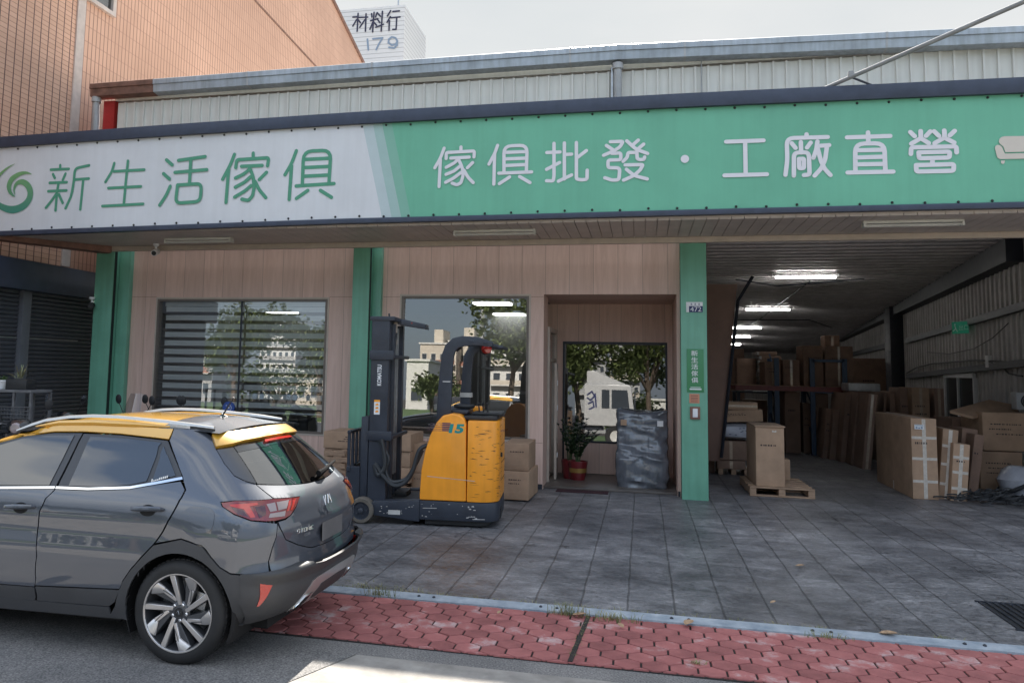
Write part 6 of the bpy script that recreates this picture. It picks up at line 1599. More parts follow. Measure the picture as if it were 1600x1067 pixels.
for z in (fp(590, 562, .11)[1], .93):
    bk = MB(); fbox(bk, u0m-.015, u1m+.06, .10, .12, z, z+.11); fbox(bk, u1m+.02, u1m+.07, .12, 1.05, z+.02, z+.06)
    FB(bk, 'mast_bracket', M['fk_navy'], bevel=.006)
ty = MB(); u_, z_ = fp(592, 586, .12); put_text(ty, 'KOMATSU', fk((u0m+u1m)/2+.0, .1175, z_), FZ, -FU, width=.245, height=.052, bold=.03); FB(ty, 'maker_lettering', M['white_paint'], mo, smooth=0)
u_, z_ = fp(589, 636, .12); dc = MB().add([fk(u_-.035, .1178, z_-.085), fk(u_+.035, .1178, z_-.085), fk(u_+.035, .1178, z_+.06), fk(u_-.035, .1178, z_+.06)], [(0, 1, 2, 3)]); dco = FB(dc, 'warning_decal', M['white_paint'], mo, smooth=0)
dc = MB().add([fk(u_-.035, .1175, z_+.061), fk(u_+.035, .1175, z_+.061), fk(u_+.035, .1175, z_+.085), fk(u_-.035, .1175, z_+.085)], [(0, 1, 2, 3)])
for k in range(3): dc.add([fk(u_-.02, .1172, z_-.06+.04*k), fk(u_+.02, .1172, z_-.06+.04*k), fk(u_+.015, .1172, z_-.035+.04*k), fk(u_-.015, .1172, z_-.04+.04*k)], [(0, 1, 2, 3)])
FB(dc, 'decal_print', M['fk_orange'], dco, smooth=0)
# carriage, load guard and forks at the mast's front
cg = MB(); uc0, uc1 = fp(562, 700, .30)[0], fp(597, 700, .30)[0]
fbox(cg, u0m-.10, u0m-.01, .14, 1.02, .24, 1.20); fbox(cg, u0m-.02, u1m-.05, .30, .36, .24, 1.17)
cgo = FB(cg, 'carriage', M['fk_navy'], bevel=.012)
lg = MB(); ul0 = u0m-.26
for v in (.14, .32, .50, .68, .84, .98): fbox(lg, ul0, ul0+.035, v, v+.03, .60, 1.02)
fbox(lg, ul0, ul0+.04, .12, 1.02, 1.0, 1.035); fbox(lg, ul0, ul0+.05, .12, 1.02, .56, .62)
lg.prism([fk(ul0-.02, .13, .24), fk(u0m-.1, .13, .24), fk(u0m-.1, .13, .62), fk(ul0, .13, .62)], FV*.05)
FB(lg, 'load_guard', M['fk_navy'], cgo, bevel=.005, seg=1)
for v in (.34, .74): 
    fr_ = MB(); fr_.prism([fk(ul0-.0, v, .10), fk(ul0+.05, v, .10), fk(ul0+.05, v, .62), fk(ul0+.01, v, .62), fk(ul0+.0, v, .155), fk(ul0-.95, v, .125), fk(ul0-.95, v, .115)], FV*.11); FB(fr_, 'fork', M['fk_grey'], cgo, bevel=.004, seg=1)
hs = MB()
def hose(P, r): 
    Q = []
    for i in range(len(P)-1):
        p0, p1, p2, p3 = P[max(i-1, 0)], P[i], P[i+1], P[min(i+2, len(P)-1)]
        for k in range(6):
            u = k/6; Q.append(.5*((2*p1)+(p2-p0)*u+(2*p0-5*p1+4*p2-p3)*u*u+(3*p1-p0-3*p2+p3)*u**3))
    Q.append(P[-1]); hs.tube(Q, r, 8)
def hpx(pts, v): return [fk(*(lambda q: (q[0], vv, q[1]))(fp(a, b, vv))) for (a, b), vv in zip(pts, v if isinstance(v, list) else [v]*len(pts))]
hose(hpx([(596, 686), (600, 705), (601, 730), (590, 742), (586, 725), (600, 745), (615, 758), (632, 754), (645, 735), (655, 704), (668, 695)], .07), .026)
hose(hpx([(594, 690), (607, 715), (603, 735), (612, 752), (634, 748), (648, 728), (660, 703)], .09), .022)
hose(hpx([(608, 490), (613, 560), (606, 640), (601, 700)], .37), .012)
hose(hpx([(620, 520), (611, 600), (603, 690), (601, 782)], .35), .010)
FB(hs, 'hose', M['hose'])
tb = MB()
for a, v in ((602, .37), (605, .36), (611, .38)):
    P = hpx([(a+1, 690), (a, 780)], v); tb.tube(P, .009, 6)
FB(tb, 'pipe', M['steel'])
fl2 = MB(); fbox(fl2, u1m, us-.5, .30, .9, .20, .26); fbox(fl2, u1m+.05, u1m+.2, .4, .7, .26, .32); FB(fl2, 'reach_carriage', M['black_plastic'], bevel=.01)
# ================================================================== CARTONS, PALLETS AND WRAPPED GOODS
def mat_card(name, c, var=.16):
    m, t, b, N, L = newmat(name)
    tc = N('ShaderNodeTexCoord'); oi = N('ShaderNodeObjectInfo')
    n1 = N('ShaderNodeTexNoise'); n1.inputs['Scale'].default_value = 3.2; n1.inputs['Detail'].default_value = 8; n1.inputs['Roughness'].default_value = .65
    cr = N('ShaderNodeValToRGB'); e = cr.color_ramp.elements
    e[0].position = .3; e[0].color = (*[x*(1-var*1.6) for x in c], 1); e[1].position = .68; e[1].color = (*[x*(1+var*.5) for x in c], 1)
    mr = N('ShaderNodeMapRange'); mr.inputs['To Min'].default_value = .82; mr.inputs['To Max'].default_value = 1.12
    mm = N('ShaderNodeMix'); mm.data_type = 'RGBA'; mm.blend_type = 'MULTIPLY'; mm.inputs['Factor'].default_value = 1
    L(tc.outputs['Object'], n1.inputs['Vector']); L(n1.outputs['Fac'], cr.inputs['Fac']); L(oi.outputs['Random'], mr.inputs['Value']); L(cr.outputs['Color'], mm.inputs['A']); L(mr.outputs[0], mm.inputs['B']); L(mm.outputs['Result'], b.inputs['Base Color'])
    b.inputs['Roughness'].default_value = .78
    n2 = N('ShaderNodeTexNoise'); n2.inputs['Scale'].default_value = 16; n2.inputs['Detail'].default_value = 4
    bp = N('ShaderNodeBump'); bp.inputs['Strength'].default_value = .25; bp.inputs['Distance'].default_value = .012; L(tc.outputs['Object'], n2.inputs['Vector']); L(n2.outputs['Fac'], bp.inputs['Height']); L(bp.outputs[0], b.inputs['Normal'])
    return m
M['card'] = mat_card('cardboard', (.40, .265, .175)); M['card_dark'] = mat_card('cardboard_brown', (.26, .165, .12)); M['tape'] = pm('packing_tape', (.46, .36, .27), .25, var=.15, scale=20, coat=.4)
M['tape_pale'] = pm('pale_tape', (.58, .53, .47), .3, var=.2, scale=20)
M['print'] = pm('carton_print', (.07, .05, .045), .8, var=.2); M['pallet_wood'] = pm('pallet_wood', (.36, .24, .16), .8, var=.3, scale=8, stretch=(1, 6, 6))
BRN = random.Random(21)
def carton(lb, o, w, d, h, rz=0.0, lean=0.0, roll=0.0, mt='card', tape='front', prints=0, cat='carton', group='cardboard cartons', name='cardboard_box', bulge=.009, piv=None):
    """a carton: o is the front-left-bottom corner, w along x, d into the bay, h up; lean tips the top back, roll tips it sideways"""
    rz = rz+BRN.uniform(-.035, .035)
    if prints == 0 and h > .25 and BRN.random() < .6: prints = BRN.choice((1, 2))
    o = Vector(o); rot = Matrix.Rotation(rz, 3, 'Z') @ Matrix.Rotation(-lean, 3, 'X') @ Matrix.Rotation(roll, 3, 'Y')
    t = thing(name, lb, cat, o, group)
    def T(x, y, z): return o + rot @ Vector((x, y, z))
    mb = MB(); n = 3
    # slightly bowed faces
    j = [BRN.uniform(-1, 1)*bulge for _ in range(8)]
    def sag(x, y, z):
        u, v, q = x/w, y/d, z/h
        k = bulge*4
        return T(x, y-(k*u*(1-u)*q*(1-q)*4*(1-v)) + k*u*(1-u)*q*(1-q)*4*v*(1 if v > .5 else 0)*0, z+j[0]*0)
    G = [(0, 0), (1, 0), (1, 1), (0, 1)]
    rows = []
    for k in range(5):
        z = h*k/4; row = []
        for i in range(4): row.append(sag(w*i/4, 0, z))
        for i in range(4): row.append(sag(w, d*i/4, z))
        for i in range(4): row.append(sag(w*(1-i/4), d, z))
        for i in range(4): row.append(sag(0, d*(1-i/4), z))
        rows.append(row)
    mb.rings(rows)
    b = mb.build('carton', M[mt], t, bevel=.006, seg=2)
    e = .0025+bulge*1.0
    tm = MB()
    def ff(x0, z0, x1, z1, mbb, off=.0016):
        nx, nz_ = 4, 4
        P = [[sag(x0+(x1-x0)*i/nx, 0, z0+(z1-z0)*k/nz_)-rot @ Vector((0, off, 0)) for i in range(nx+1)] for k in range(nz_+1)]
        vs = [p for r_ in P for p in r_]
        mbb.add(vs, [(k*(nx+1)+i, k*(nx+1)+i+1, (k+1)*(nx+1)+i+1, (k+1)*(nx+1)+i) for k in range(nz_) for i in range(nx)])
    def tf(x0, y0, x1, y1, mbb): mbb.add([T(x0, y0, h+.0016), T(x1, y0, h+.0016), T(x1, y1, h+.0016), T(x0, y1, h+.0016)], [(0, 1, 2, 3)])
    def lf(y0, z0, y1, z1, mbb): mbb.add([T(-.0016, y0, z0), T(-.0016, y1, z0), T(-.0016, y1, z1), T(-.0016, y0, z1)], [(0, 1, 2, 3)])
    tw = .05
    if 'front' in tape: ff(w/2-tw/2, 0.01, w/2+tw/2, h-.01, tm)
    if 'bands' in tape:
        for q in (.22, .5, .76): ff(.005, h*q-.02, w-.005, h*q+.02, tm)
    if 'cross' in tape: ff(.005, h*.5-.02, w-.005, h*.5+.02, tm)
    if 'ends' in tape: ff(.005, h-.06, w-.005, h-.008, tm); ff(.005, .008, w-.005, .05, tm)
    if tape: tf(w/2-tw/2, .01, w/2+tw/2, d-.01, tm); lf(d/2-tw/2, h*.01, d/2+tw/2, h*.12, tm)
    if tm.f: tm.build('packing_tape', M['tape_pale' if 'pale' in tape else 'tape'], b, smooth=0, recalc=False)
    if prints:
        pmn = MB()
        for r_ in range(prints):
            z = h*(.68-.13*r_); x = w*BRN.uniform(.12, .3); xe = w*BRN.uniform(.6, .88)
            while x < xe:
                l = BRN.uniform(.012, .05)*max(.5, min(1.4, w)); ff(x, z, min(x+l, xe), z+h*.022+.006, pmn, .0024); x += l+BRN.uniform(.006, .02)
        pmn.build('carton_print', M['print'], b, smooth=0, recalc=False)
    return t, T
def cpx(lb, y, x0, x1, yt, yb, d, z0=None, **k):
    """a carton whose front face fills the picture rectangle x0..x1, yt..yb on the plane y"""
    a, b = at(x0, yb, 'y', y), at(x1, yb, 'y', y); c = at((x0+x1)/2, yt, 'y', y)
    z = a.z if z0 is None else z0
    z = max(.016, (a.z+b.z)/2 if z0 is None else z0)
    return carton(lb, (a.x, y, z), b.x-a.x, d, c.z-z, **k)
G0 = .016
# --- left of the bay: stack beside the pallet
YL = 15.9
cpx('narrow brown carton standing upright just behind the green pillar, partly hidden', 16.1, 1098, 1117, 632, 752, .5, z0=G0, mt='card_dark', tape='')
cpx('lowest carton of the left stack, half hidden behind the big pallet box', YL, 1121, 1165, 719, 752, .6, z0=G0+.10, tape='front', mt='card_dark')
b_, _ = cpx('second carton from the bottom of the left stack, wider than the one below', YL-.05, 1118, 1167, 689, 718.5, .6, tape='front', mt='card_dark')
zpk = at(1160, 688, 'y', YL).z
cpx('small carton with peeling tape leaning on the brown board above the left stack', 16.15, 1106, 1131, 607, 628, .4, tape='front pale')
cpx('long flat carton with faint print lying tilted near the top of the left stack', YL-.05, 1115, 1193, 643, 661, .6, tape='', prints=2, roll=R(-3.0))
cpx('slim flat carton lying on the very top of the left stack', YL, 1115, 1184, 628, 640.5, .55, tape='cross')
p_ = thing('pallet_foot', 'low dark wooden skid under the left carton stack', 'skid', (at(1135, 752, 'y', YL).x, YL, G0))
for i in range(3):
    x = at(1123, 752, 'y', YL).x+.22*i; MB().box(x, x+.08, YL+.02, YL+.6, G0, G0+.098).build('block', M['pallet_wood'], p_, bevel=.004)
# white wrapped parcel
M['white_wrap'] = pm('white_wrap', (.48, .50, .56), .35, var=.15, scale=6, bump=.8, bscale=7)
a, b = at(1128, 688, 'y', YL-.06), at(1206, 688, 'y', YL-.06); h = at(1150, 660, 'y', YL-.06).z-a.z-.02
wp_ = thing('wrapped_parcel', 'white plastic wrapped parcel with dark marks, sandwiched in the left stack', 'parcel', a)
mb = MB(); rg = []
for i in range(9):
    u = i/8; x = a.x+(b.x-a.x)*u; k = .80+.20*math.sin(math.pi*u)**.35
    rg.append([Vector((x, YL-.06+.30*1+.34*math.cos(q)*(1 if abs(math.cos(q)) > .7 else 1), a.z+h*.52+h*.5*k*math.copysign(abs(math.sin(q))**.55, math.sin(q)))) for q in np.linspace(0, 2*math.pi, 17)[:-1]])
mb.rings(rg); wo_ = mb.build('wrap', M['white_wrap'], wp_)
mk = MB(); rr = random.Random(2)
for k in range(9):
    u = rr.uniform(.12, .7); zz = rr.uniform(.35, .75); p = Vector((a.x+(b.x-a.x)*u, YL-.112, a.z+h*zz)); mk.obox(p, (rr.uniform(.02, .06), 0, rr.uniform(-.01, .02)), (0, -.002, 0), (0, 0, .012))
mk.build('ink_mark', M['navy_ink'], wo_, smooth=0)
# --- pallet with the tall box
pA, pB = at(1170, 776, 'z', G0), at(1274, 776, 'z', G0); YPA = (pA.y+pB.y)/2-.08
x0, x1 = at(1172, 776, 'y', YPA).x, at(1274, 776, 'y', YPA).x; PD = 1.35
pal = thing('wooden_pallet', 'worn wooden pallet at the mouth of the warehouse carrying one tall box', 'pallet', ((x0+x1)/2, YPA, G0))
hz = at(1200, 761, 'y', YPA).z
mb = MB(); n = 6
for i in range(n):
    yy = YPA+(PD-.11)*i/(n-1); mb.box(x0, x1, yy, yy+.11, hz-.022, hz)
MB2 = MB()
for xx in (x0, (x0+x1)/2-.045, x1-.09): MB2.box(xx, xx+.09, YPA+.01, YPA+PD-.01, G0+.022, hz-.0225)
mb.build('deck_board', M['pallet_wood'], pal, bevel=.003, seg=1); MB2.build('stringer', M['pallet_wood'], pal, bevel=.003, seg=1)
for i in (0, 2.5, 5):
    yy = YPA+(PD-.11)*i/(n-1)+.002; MB().box(x0, x1, yy, yy+.106, G0, G0+.0215).build('base_board', M['pallet_wood'], pal, bevel=.003, seg=1)
yb_ = YPA+.10
aa, bb = at(1182, 766, 'y', yb_), at(1227, 766, 'y', yb_); top = at(1205, 668, 'y', yb_).z
bx0, T0 = carton('tall plain brown box standing on the wooden pallet', (aa.x, yb_, hz+.001), bb.x-aa.x, .95, top-hz, tape='', bulge=.002)
mb = MB().obox(T0(-.015, -.015, top-hz+.002), Vector((bb.x-aa.x+.03, 0, 0)), Vector((0, .98, 0)), Vector((0, 0, .022))); mb.build('box_lid', M['card'], bx0, bevel=.004)
lb_ = MB(); 
for k in range(3): lb_.obox(T0((bb.x-aa.x)*(.58+.05*k), -.004, (top-hz)*.92), Vector((.02, 0, 0)), Vector((0, -.001, 0)), Vector((0, 0, .028-.008*(k % 2))))
lb_.build('label_scrap', M['tape_pale'], bx0, smooth=0)
cpx('small pale carton standing behind the tall box on the pallet', YPA+1.0, 1224, 1235, 718, 751, .3, z0=hz+.001, tape='')
# --- right-hand group
def onfloor(px0, py0): return at(px0, py0, 'z', G0)
q = onfloor(1427, 779); cpx('largest deep carton with pale taped end and blue label in the right group', q.y, 1427, 1467, 654, 779, 2.1, z0=G0, tape='front bands pale')
bigY = q.y
# pale end flaps and blue label of that box
xa, xb = at(1427, 700, 'y', bigY).x, at(1467, 700, 'y', bigY).x; zt_ = at(1450, 654, 'y', bigY).z
lbm = tag(MB().box(xa+.02, xa+.15, bigY-.020, bigY-.016, zt_-.16, zt_-.09).build('paper_label', M['white_paint'], smooth=0), 'small white and blue paper label on the largest carton', 'label')
mkk = MB()
for k in range(3): mkk.box(xa+.035+.035*k, xa+.06+.035*k, bigY-.0225, bigY-.0205, zt_-.15, zt_-.12-.01*(k % 2))
mkk.box(xa+.03, xa+.14, bigY-.0225, bigY-.0205, zt_-.108, zt_-.098)
mkk.build('label_print', M['tower_blue'], lbm, smooth=0)
q = onfloor(1480, 781); cpx('tall narrow taped carton leaning right beside the largest carton', q.y+.12, 1466, 1490, 669, 778, .8, z0=G0, tape='front bands pale', roll=R(5.5))
cpx('shorter narrow taped carton with wrinkled silvery tape in front of the right group', q.y-.02, 1485, 1511, 692, 781, .55, z0=G0, tape='front bands pale', roll=R(5), prints=1)
cpx('slim dark carton leaning between the taped cartons and the stacked pair', q.y+.65, 1512, 1527, 677, 768, .55, z0=G0, tape='', roll=R(8), prints=1, mt='card_dark')
cpx('brown flat carton leaning left of the stacked pair', q.y+1.0, 1496, 1520, 668, 768, .7, z0=G0, tape='', roll=R(6), mt='card_dark')
YE = 15.6
cpx('lower big printed carton of the stacked pair at the right edge', YE, 1533, 1600, 706, 768, 1.0, z0=G0, tape='', prints=3)
cpx('upper big printed carton of the stacked pair at the right edge', YE+.02, 1537, 1612, 645, 704.5, 1.0, tape='', prints=3)
cpx('wide carton lying behind the stacked pair with its flaps crushed', YE+1.1, 1489, 1560, 655, 700, 1.0, tape='', mt='card_dark')
for lb, pts, th in (('opened cardboard sheet lying slanted on the right hand cartons, longest', [(1484, 641), (1545, 624), (1590, 633), (1520, 650)], .05), ('smaller folded cardboard sheet lying in front of the slanted long one', [(1530, 645), (1588, 630), (1592, 642), (1545, 650)], .04)):
    P = [at(a, b, 'y', YE+.9 if i in (1, 2) else YE+.1) for i, (a, b) in enumerate(pts)]
    t = thing('cardboard_sheet', lb, 'cardboard', P[0], 'flattened cardboard'); MB().prism(P, (0, 0, -th)).build('sheet', M['card'], t, bevel=.006)
YH = 18.5
cpx('upright carton with two bright tape scraps behind the largest carton', YH, 1428, 1455, 606, 700, .9, tape='front', z0=None)
cpx('upright carton standing right of the one with tape scraps, by the window', YH+.1, 1463, 1478, 607, 700, .9, tape='front', mt='card_dark')
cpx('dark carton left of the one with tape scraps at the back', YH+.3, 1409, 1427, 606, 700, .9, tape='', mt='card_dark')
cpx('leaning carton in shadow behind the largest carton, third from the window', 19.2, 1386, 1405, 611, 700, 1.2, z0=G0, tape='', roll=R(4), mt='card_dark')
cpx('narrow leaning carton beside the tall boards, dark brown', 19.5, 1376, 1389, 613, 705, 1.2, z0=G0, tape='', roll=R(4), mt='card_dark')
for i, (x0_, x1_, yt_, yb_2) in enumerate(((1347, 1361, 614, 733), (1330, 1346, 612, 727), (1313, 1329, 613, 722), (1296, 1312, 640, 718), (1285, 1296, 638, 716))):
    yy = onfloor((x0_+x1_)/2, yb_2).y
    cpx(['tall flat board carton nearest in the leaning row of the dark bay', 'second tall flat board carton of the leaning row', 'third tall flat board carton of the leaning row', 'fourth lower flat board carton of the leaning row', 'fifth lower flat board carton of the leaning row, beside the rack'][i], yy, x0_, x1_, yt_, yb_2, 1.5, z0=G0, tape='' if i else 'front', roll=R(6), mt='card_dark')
M['clear_wrap'] = pm('clear_wrap', (.42, .42, .43), .25, var=.25, scale=8, bump=.5, bscale=9)
yy = 19.4; a, b = at(1326, 611, 'y', yy), at(1376, 611, 'y', yy); hh = at(1350, 599, 'y', yy).z-a.z
pk = thing('wrapped_bundle', 'pale wrapped bundle lying on top of the tall board cartons', 'bundle', a)
MB().box(a.x, b.x, yy, yy+.7, a.z, a.z+hh).build('wrap', M['clear_wrap'], pk, bevel=.03, seg=3)
# straps, sack and fan at the right edge
M['strap'] = pm('black_strap', (.030, .032, .036), .5, var=.35, scale=30)
ps = onfloor(1560, 788); mb = MB(); rr = random.Random(8)
for _ in range(130):
    c = ps+Vector((rr.gauss(0, .30), rr.gauss(.10, .14), 0)); r0 = math.hypot(c.x-ps.x, (c.y-ps.y-.1)*1.5); hmx = max(.02, .19*(1-r0/.75))
    z0 = rr.uniform(.0, hmx); a0 = rr.uniform(0, 6.28); R0 = rr.uniform(.06, .17); sp = rr.uniform(1.0, 3.4); n = 9; tl = rr.uniform(-.5, .5)
    A, B = [], []
    for i in range(n):
        q = a0+sp*i/(n-1); p = c+Vector((R0*math.cos(q), R0*math.sin(q)*.8, G0+.012+z0+.03*math.sin(q*1.3)*(1 if z0 > .03 else .25))); p.z = max(p.z, G0+.004); A.append(p); B.append(p+Vector((.012*tl, 0, .020)))
    mb.add(A+B, [(i, i+1, n+i+1, n+i) for i in range(n-1)])
tag(mb.build('strap_pile', M['strap'], recalc=False), 'tangled heap of black plastic straps on the floor at the right edge', 'straps')
sk = thing('white_sack', 'bulging white sack with a black band at the right edge by the straps', 'sack', onfloor(1597, 778))
c = Vector(sk.location)+Vector((.16, .35, 0)); mb = MB().lathe([(.02, 0), (.26, .01), (.33, .12), (.34, .25), (.28, .37), (.16, .44), (.02, .46)], c, (0, 0, 1), 26)
mb.v = [(x+.02*math.sin(z*31+y*9), y+.015*math.sin(z*23+x*11), z+.012*math.sin(x*17)) for x, y, z in mb.v]; so_ = mb.build('sack', M['white_wrap'], sk)
mb = MB().tube([c+Vector((.35*math.cos(q)-.02, -.05+.30*math.sin(q), .24+.22*math.cos(q))) for q in np.linspace(0, 2*math.pi, 30)[:-1]], .030, 8, closed=True); mb.build('band', M['strap'], so_)
pf = wpt(1604, 628); fn = thing('wall_fan', 'grey square box fan by the right wall above the cartons', 'fan', pf+Vector((-.6, -.6, 0)))
y0 = YE+.5; a, b = at(1589, 640, 'y', y0), at(1625, 614, 'y', y0)
fb = MB().box(a.x, b.x, y0, y0+.22, a.z-.0, b.z).build('fan_case', M['grey_pvc'], fn, bevel=.012)
cx_, cz_ = (a.x+b.x)/2, (a.z+b.z)/2; r0 = (b.z-a.z)*.40
MB().lathe([(r0, 0), (r0, .02), (r0*.93, .025), (r0*.9, .006), (.001, .004)], (cx_, y0-.002, cz_), (0, -1, 0), 28).build('fan_mouth', M['dark_steel'], fb)
gr = MB()
for k in range(4): gr.tube([(cx_+r0*(.25+.2*k)*math.cos(q), y0-.03, cz_+r0*(.25+.2*k)*math.sin(q)) for q in np.linspace(0, 6.283, 25)[:-1]], .004, 5, closed=True)
gr.build('fan_grille', M['steel'], fb)
# rack with cartons deep in the bay
M['rack_blue'] = pm('rack_blue', (.03, .065, .13), .5, var=.2); M['beam_red'] = pm('beam_red', (.20, .045, .04), .5, var=.2)
YK = 20.5; rk = thing('storage_rack', 'blue upright pallet rack with red beams deep in the dark warehouse bay', 'rack', (at(1270, 715, 'y', YK).x, YK, G0))
xu = [at(a_, 650, 'y', YK).x for a_ in (1215, 1271, 1322)]
zR = at(1270, 560, 'y', YK).z; zS = at(1260, 604, 'y', YK).z
for x in xu:
    mb = MB(); 
    for yy in (YK, YK+1.1): mb.box(x-.05, x+.05, yy, yy+.08, G0, zR)
    for k in range(3): mb.tube([(x, YK+.05, .4+k*.7), (x, YK+1.12, .9+k*.7)], .018, 5)
    mb.build('upright', M['rack_blue'], rk, smooth=0)
for z in (zS, ):
    for yy in (YK-.01, YK+1.12): MB().box(xu[0]-.9, xu[2], yy, yy+.05, z-.11, z).build('beam', M['beam_red'], rk, smooth=0)
    MB().box(xu[0]-.9, xu[2], YK+.05, YK+1.1, z-.02, z+.01).build('shelf_deck', M['pallet_wood'], rk, smooth=0)
for z in (zR-.05, zR-.75): MB().box(xu[1], xu[2], YK+.0, YK+.04, z-.03, z+.03).build('tie_bar', M['rack_blue'], rk, smooth=0)
zk = zS+.012
for i, (x0_, x1_, yt_, nm) in enumerate(((1290, 1334, 541, 'broad reddish carton on the rack shelf, farthest right'), (1256, 1287, 540, 'tall reddish carton on the rack shelf, left of the broad one'), (1224, 1250, 562, 'carton with wrapped edges on the left part of the rack shelf'), (1196, 1220, 565, 'dark carton at the left end of the rack shelf'))):
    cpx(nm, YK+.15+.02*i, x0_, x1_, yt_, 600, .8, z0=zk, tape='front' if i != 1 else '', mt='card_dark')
cpx('carton perched on top of the broad reddish one on the rack', YK+.3, 1289, 1312, 524, 540, .5, z0=at(1300, 541, 'y', YK+.15).z+.003, tape='front', mt='card_dark')
# wrapped flat goods stacked on the shelf, and dark goods below and behind
rr = random.Random(31); kinds = ['flat wrapped panel in the pile left of the rack, %s from the top']; 
names = ['topmost', 'second', 'third', 'fourth', 'fifth', 'sixth', 'seventh', 'eighth']
for k in range(8):
    yt_ = 549+6.6*k; x0_ = 1189+rr.uniform(-6, 4); x1_ = 1218+rr.uniform(-5, 6); yy = YK+1.6
    a, b = at(x0_, yt_+6.0, 'y', yy), at(x1_, yt_+6.0, 'y', yy); h = at(x0_, yt_, 'y', yy).z-a.z
    t = thing('flat_pack', kinds[0] % names[k], 'panel', a, 'wrapped panels piled in the bay'); MB().box(a.x, b.x, yy, yy+.9, a.z, a.z+h*.97).build('panel', M['card_dark'], t, bevel=.008)
    MB().box(a.x-.004, a.x+.05, yy-.004, yy+.9, a.z+.004, a.z+h*.9).build('wrap_edge', M['clear_wrap'], t, bevel=.01)
bt = MB()
a, b = at(1150, 611, 'y', YK+1.5), at(1225, 605, 'y', YK+1.5)
stt = thing('goods_table', 'dark steel table under the wrapped panel pile in the bay', 'table', (a.x, YK+1.5, G0))
MB().box(a.x, b.x, YK+1.5, YK+2.6, a.z-.04, a.z-.002).build('table_top', M['dark_steel'], stt, smooth=0)
for x in (a.x+.02, b.x-.1):
    for yy in (YK+1.52, YK+2.5): MB().box(x, x+.08, yy, yy+.08, G0, a.z-.041).build('leg', M['dark_steel'], stt, smooth=0)
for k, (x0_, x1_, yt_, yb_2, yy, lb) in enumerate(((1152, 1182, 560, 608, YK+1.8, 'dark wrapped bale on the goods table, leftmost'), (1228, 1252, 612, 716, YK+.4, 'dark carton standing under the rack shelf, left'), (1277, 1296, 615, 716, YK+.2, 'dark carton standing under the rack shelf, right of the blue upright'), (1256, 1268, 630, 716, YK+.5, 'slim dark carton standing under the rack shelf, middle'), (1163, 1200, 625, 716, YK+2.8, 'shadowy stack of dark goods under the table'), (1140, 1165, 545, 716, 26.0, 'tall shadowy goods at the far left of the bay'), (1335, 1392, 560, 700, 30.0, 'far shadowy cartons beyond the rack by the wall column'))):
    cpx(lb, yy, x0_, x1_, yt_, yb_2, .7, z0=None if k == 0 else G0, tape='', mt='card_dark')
# --- beside the shop window: long cartons on pallets at the left of the forklift
YC = 11.7
for k, (x0_, x1_, yt_, yb_2, lb, pr_n) in enumerate(((505, 571, 676, 702.5, 'top long carton with printing on the pallets left of the forklift', 3), (506, 640, 703, 727, 'second long carton under the printed one left of the forklift', 1), (520, 640, 727.5, 752, 'third long carton low in the pile left of the forklift', 0))):
    cpx(lb, YC+.03*k, x0_, x1_+(70 if k == 0 else 0), yt_, yb_2, .75, tape='', prints=pr_n, mt='card')
zb3 = at(560, 752, 'y', YC).z
pl2 = thing('broken_pallet', 'stack of splintered wooden pallets under the long cartons beside the forklift', 'pallet', (at(560, 760, 'y', YC).x, YC, G0))
xl, xr2 = at(505, 750, 'y', YC).x, at(645, 750, 'y', YC).x
mb = MB(); rr = random.Random(6)
zz = G0
while zz < zb3-.05:
    for i in range(5): mb.obox((xl+rr.uniform(-.06, .05), YC-.10+.19*i, zz+.06), (xr2-xl+rr.uniform(-.1, .1), 0, rr.uniform(-.01, .01)), (0, .11, 0), (0, 0, .022))
    for x in (xl+.03, (xl+xr2)/2, xr2-.13): mb.box(x+rr.uniform(-.03, .03), x+.1, YC-.08, YC+.82, zz, zz+.058)
    zz += .088
mb.build('deck_board', M['pallet_wood'], pl2, bevel=.003, seg=1)
pf2 = thing('leaning_pallet', 'broken dark pallet standing between the car and the long cartons', 'pallet', at(530, 760, 'y', 11.1))
mb = MB(); 
for i in range(5):
    a = at(506+i*1.0, 704+i*9.5, 'y', 11.35); b = at(546-rr.uniform(0, 9), 705+i*10, 'y', 11.3); mb.obox(a, b-a, (0, .02, 0), (0, 0, -.07))
for x0_ in (512, 534): a = at(x0_, 702, 'y', 11.37); b = at(x0_-2, 768, 'y', 11.37); mb.obox(a, (.07, 0, 0), (0, .06, 0), (b.x-a.x, 0, b.z-a.z))
mb.build('deck_board', M['pallet_wood'], pf2, bevel=.003, seg=1)
# right of the forklift: two long cartons seen end on
YD = 11.5
cpx('lower long carton of the pair right of the forklift', YD, 786, 826, 736, 780, .9, z0=G0+.02, tape='', prints=0)
cpx('upper long carton of the pair right of the forklift', YD+.01, 786, 826, 693, 735, .9, tape='', prints=0)
cpx('long carton behind the forklift mast, upper of the two', 11.9, 640, 662, 694, 738, .6, tape='')
cpx('long carton behind the forklift mast, lower of the two', 11.88, 642, 662, 739, 775, .6, z0=G0, tape='')
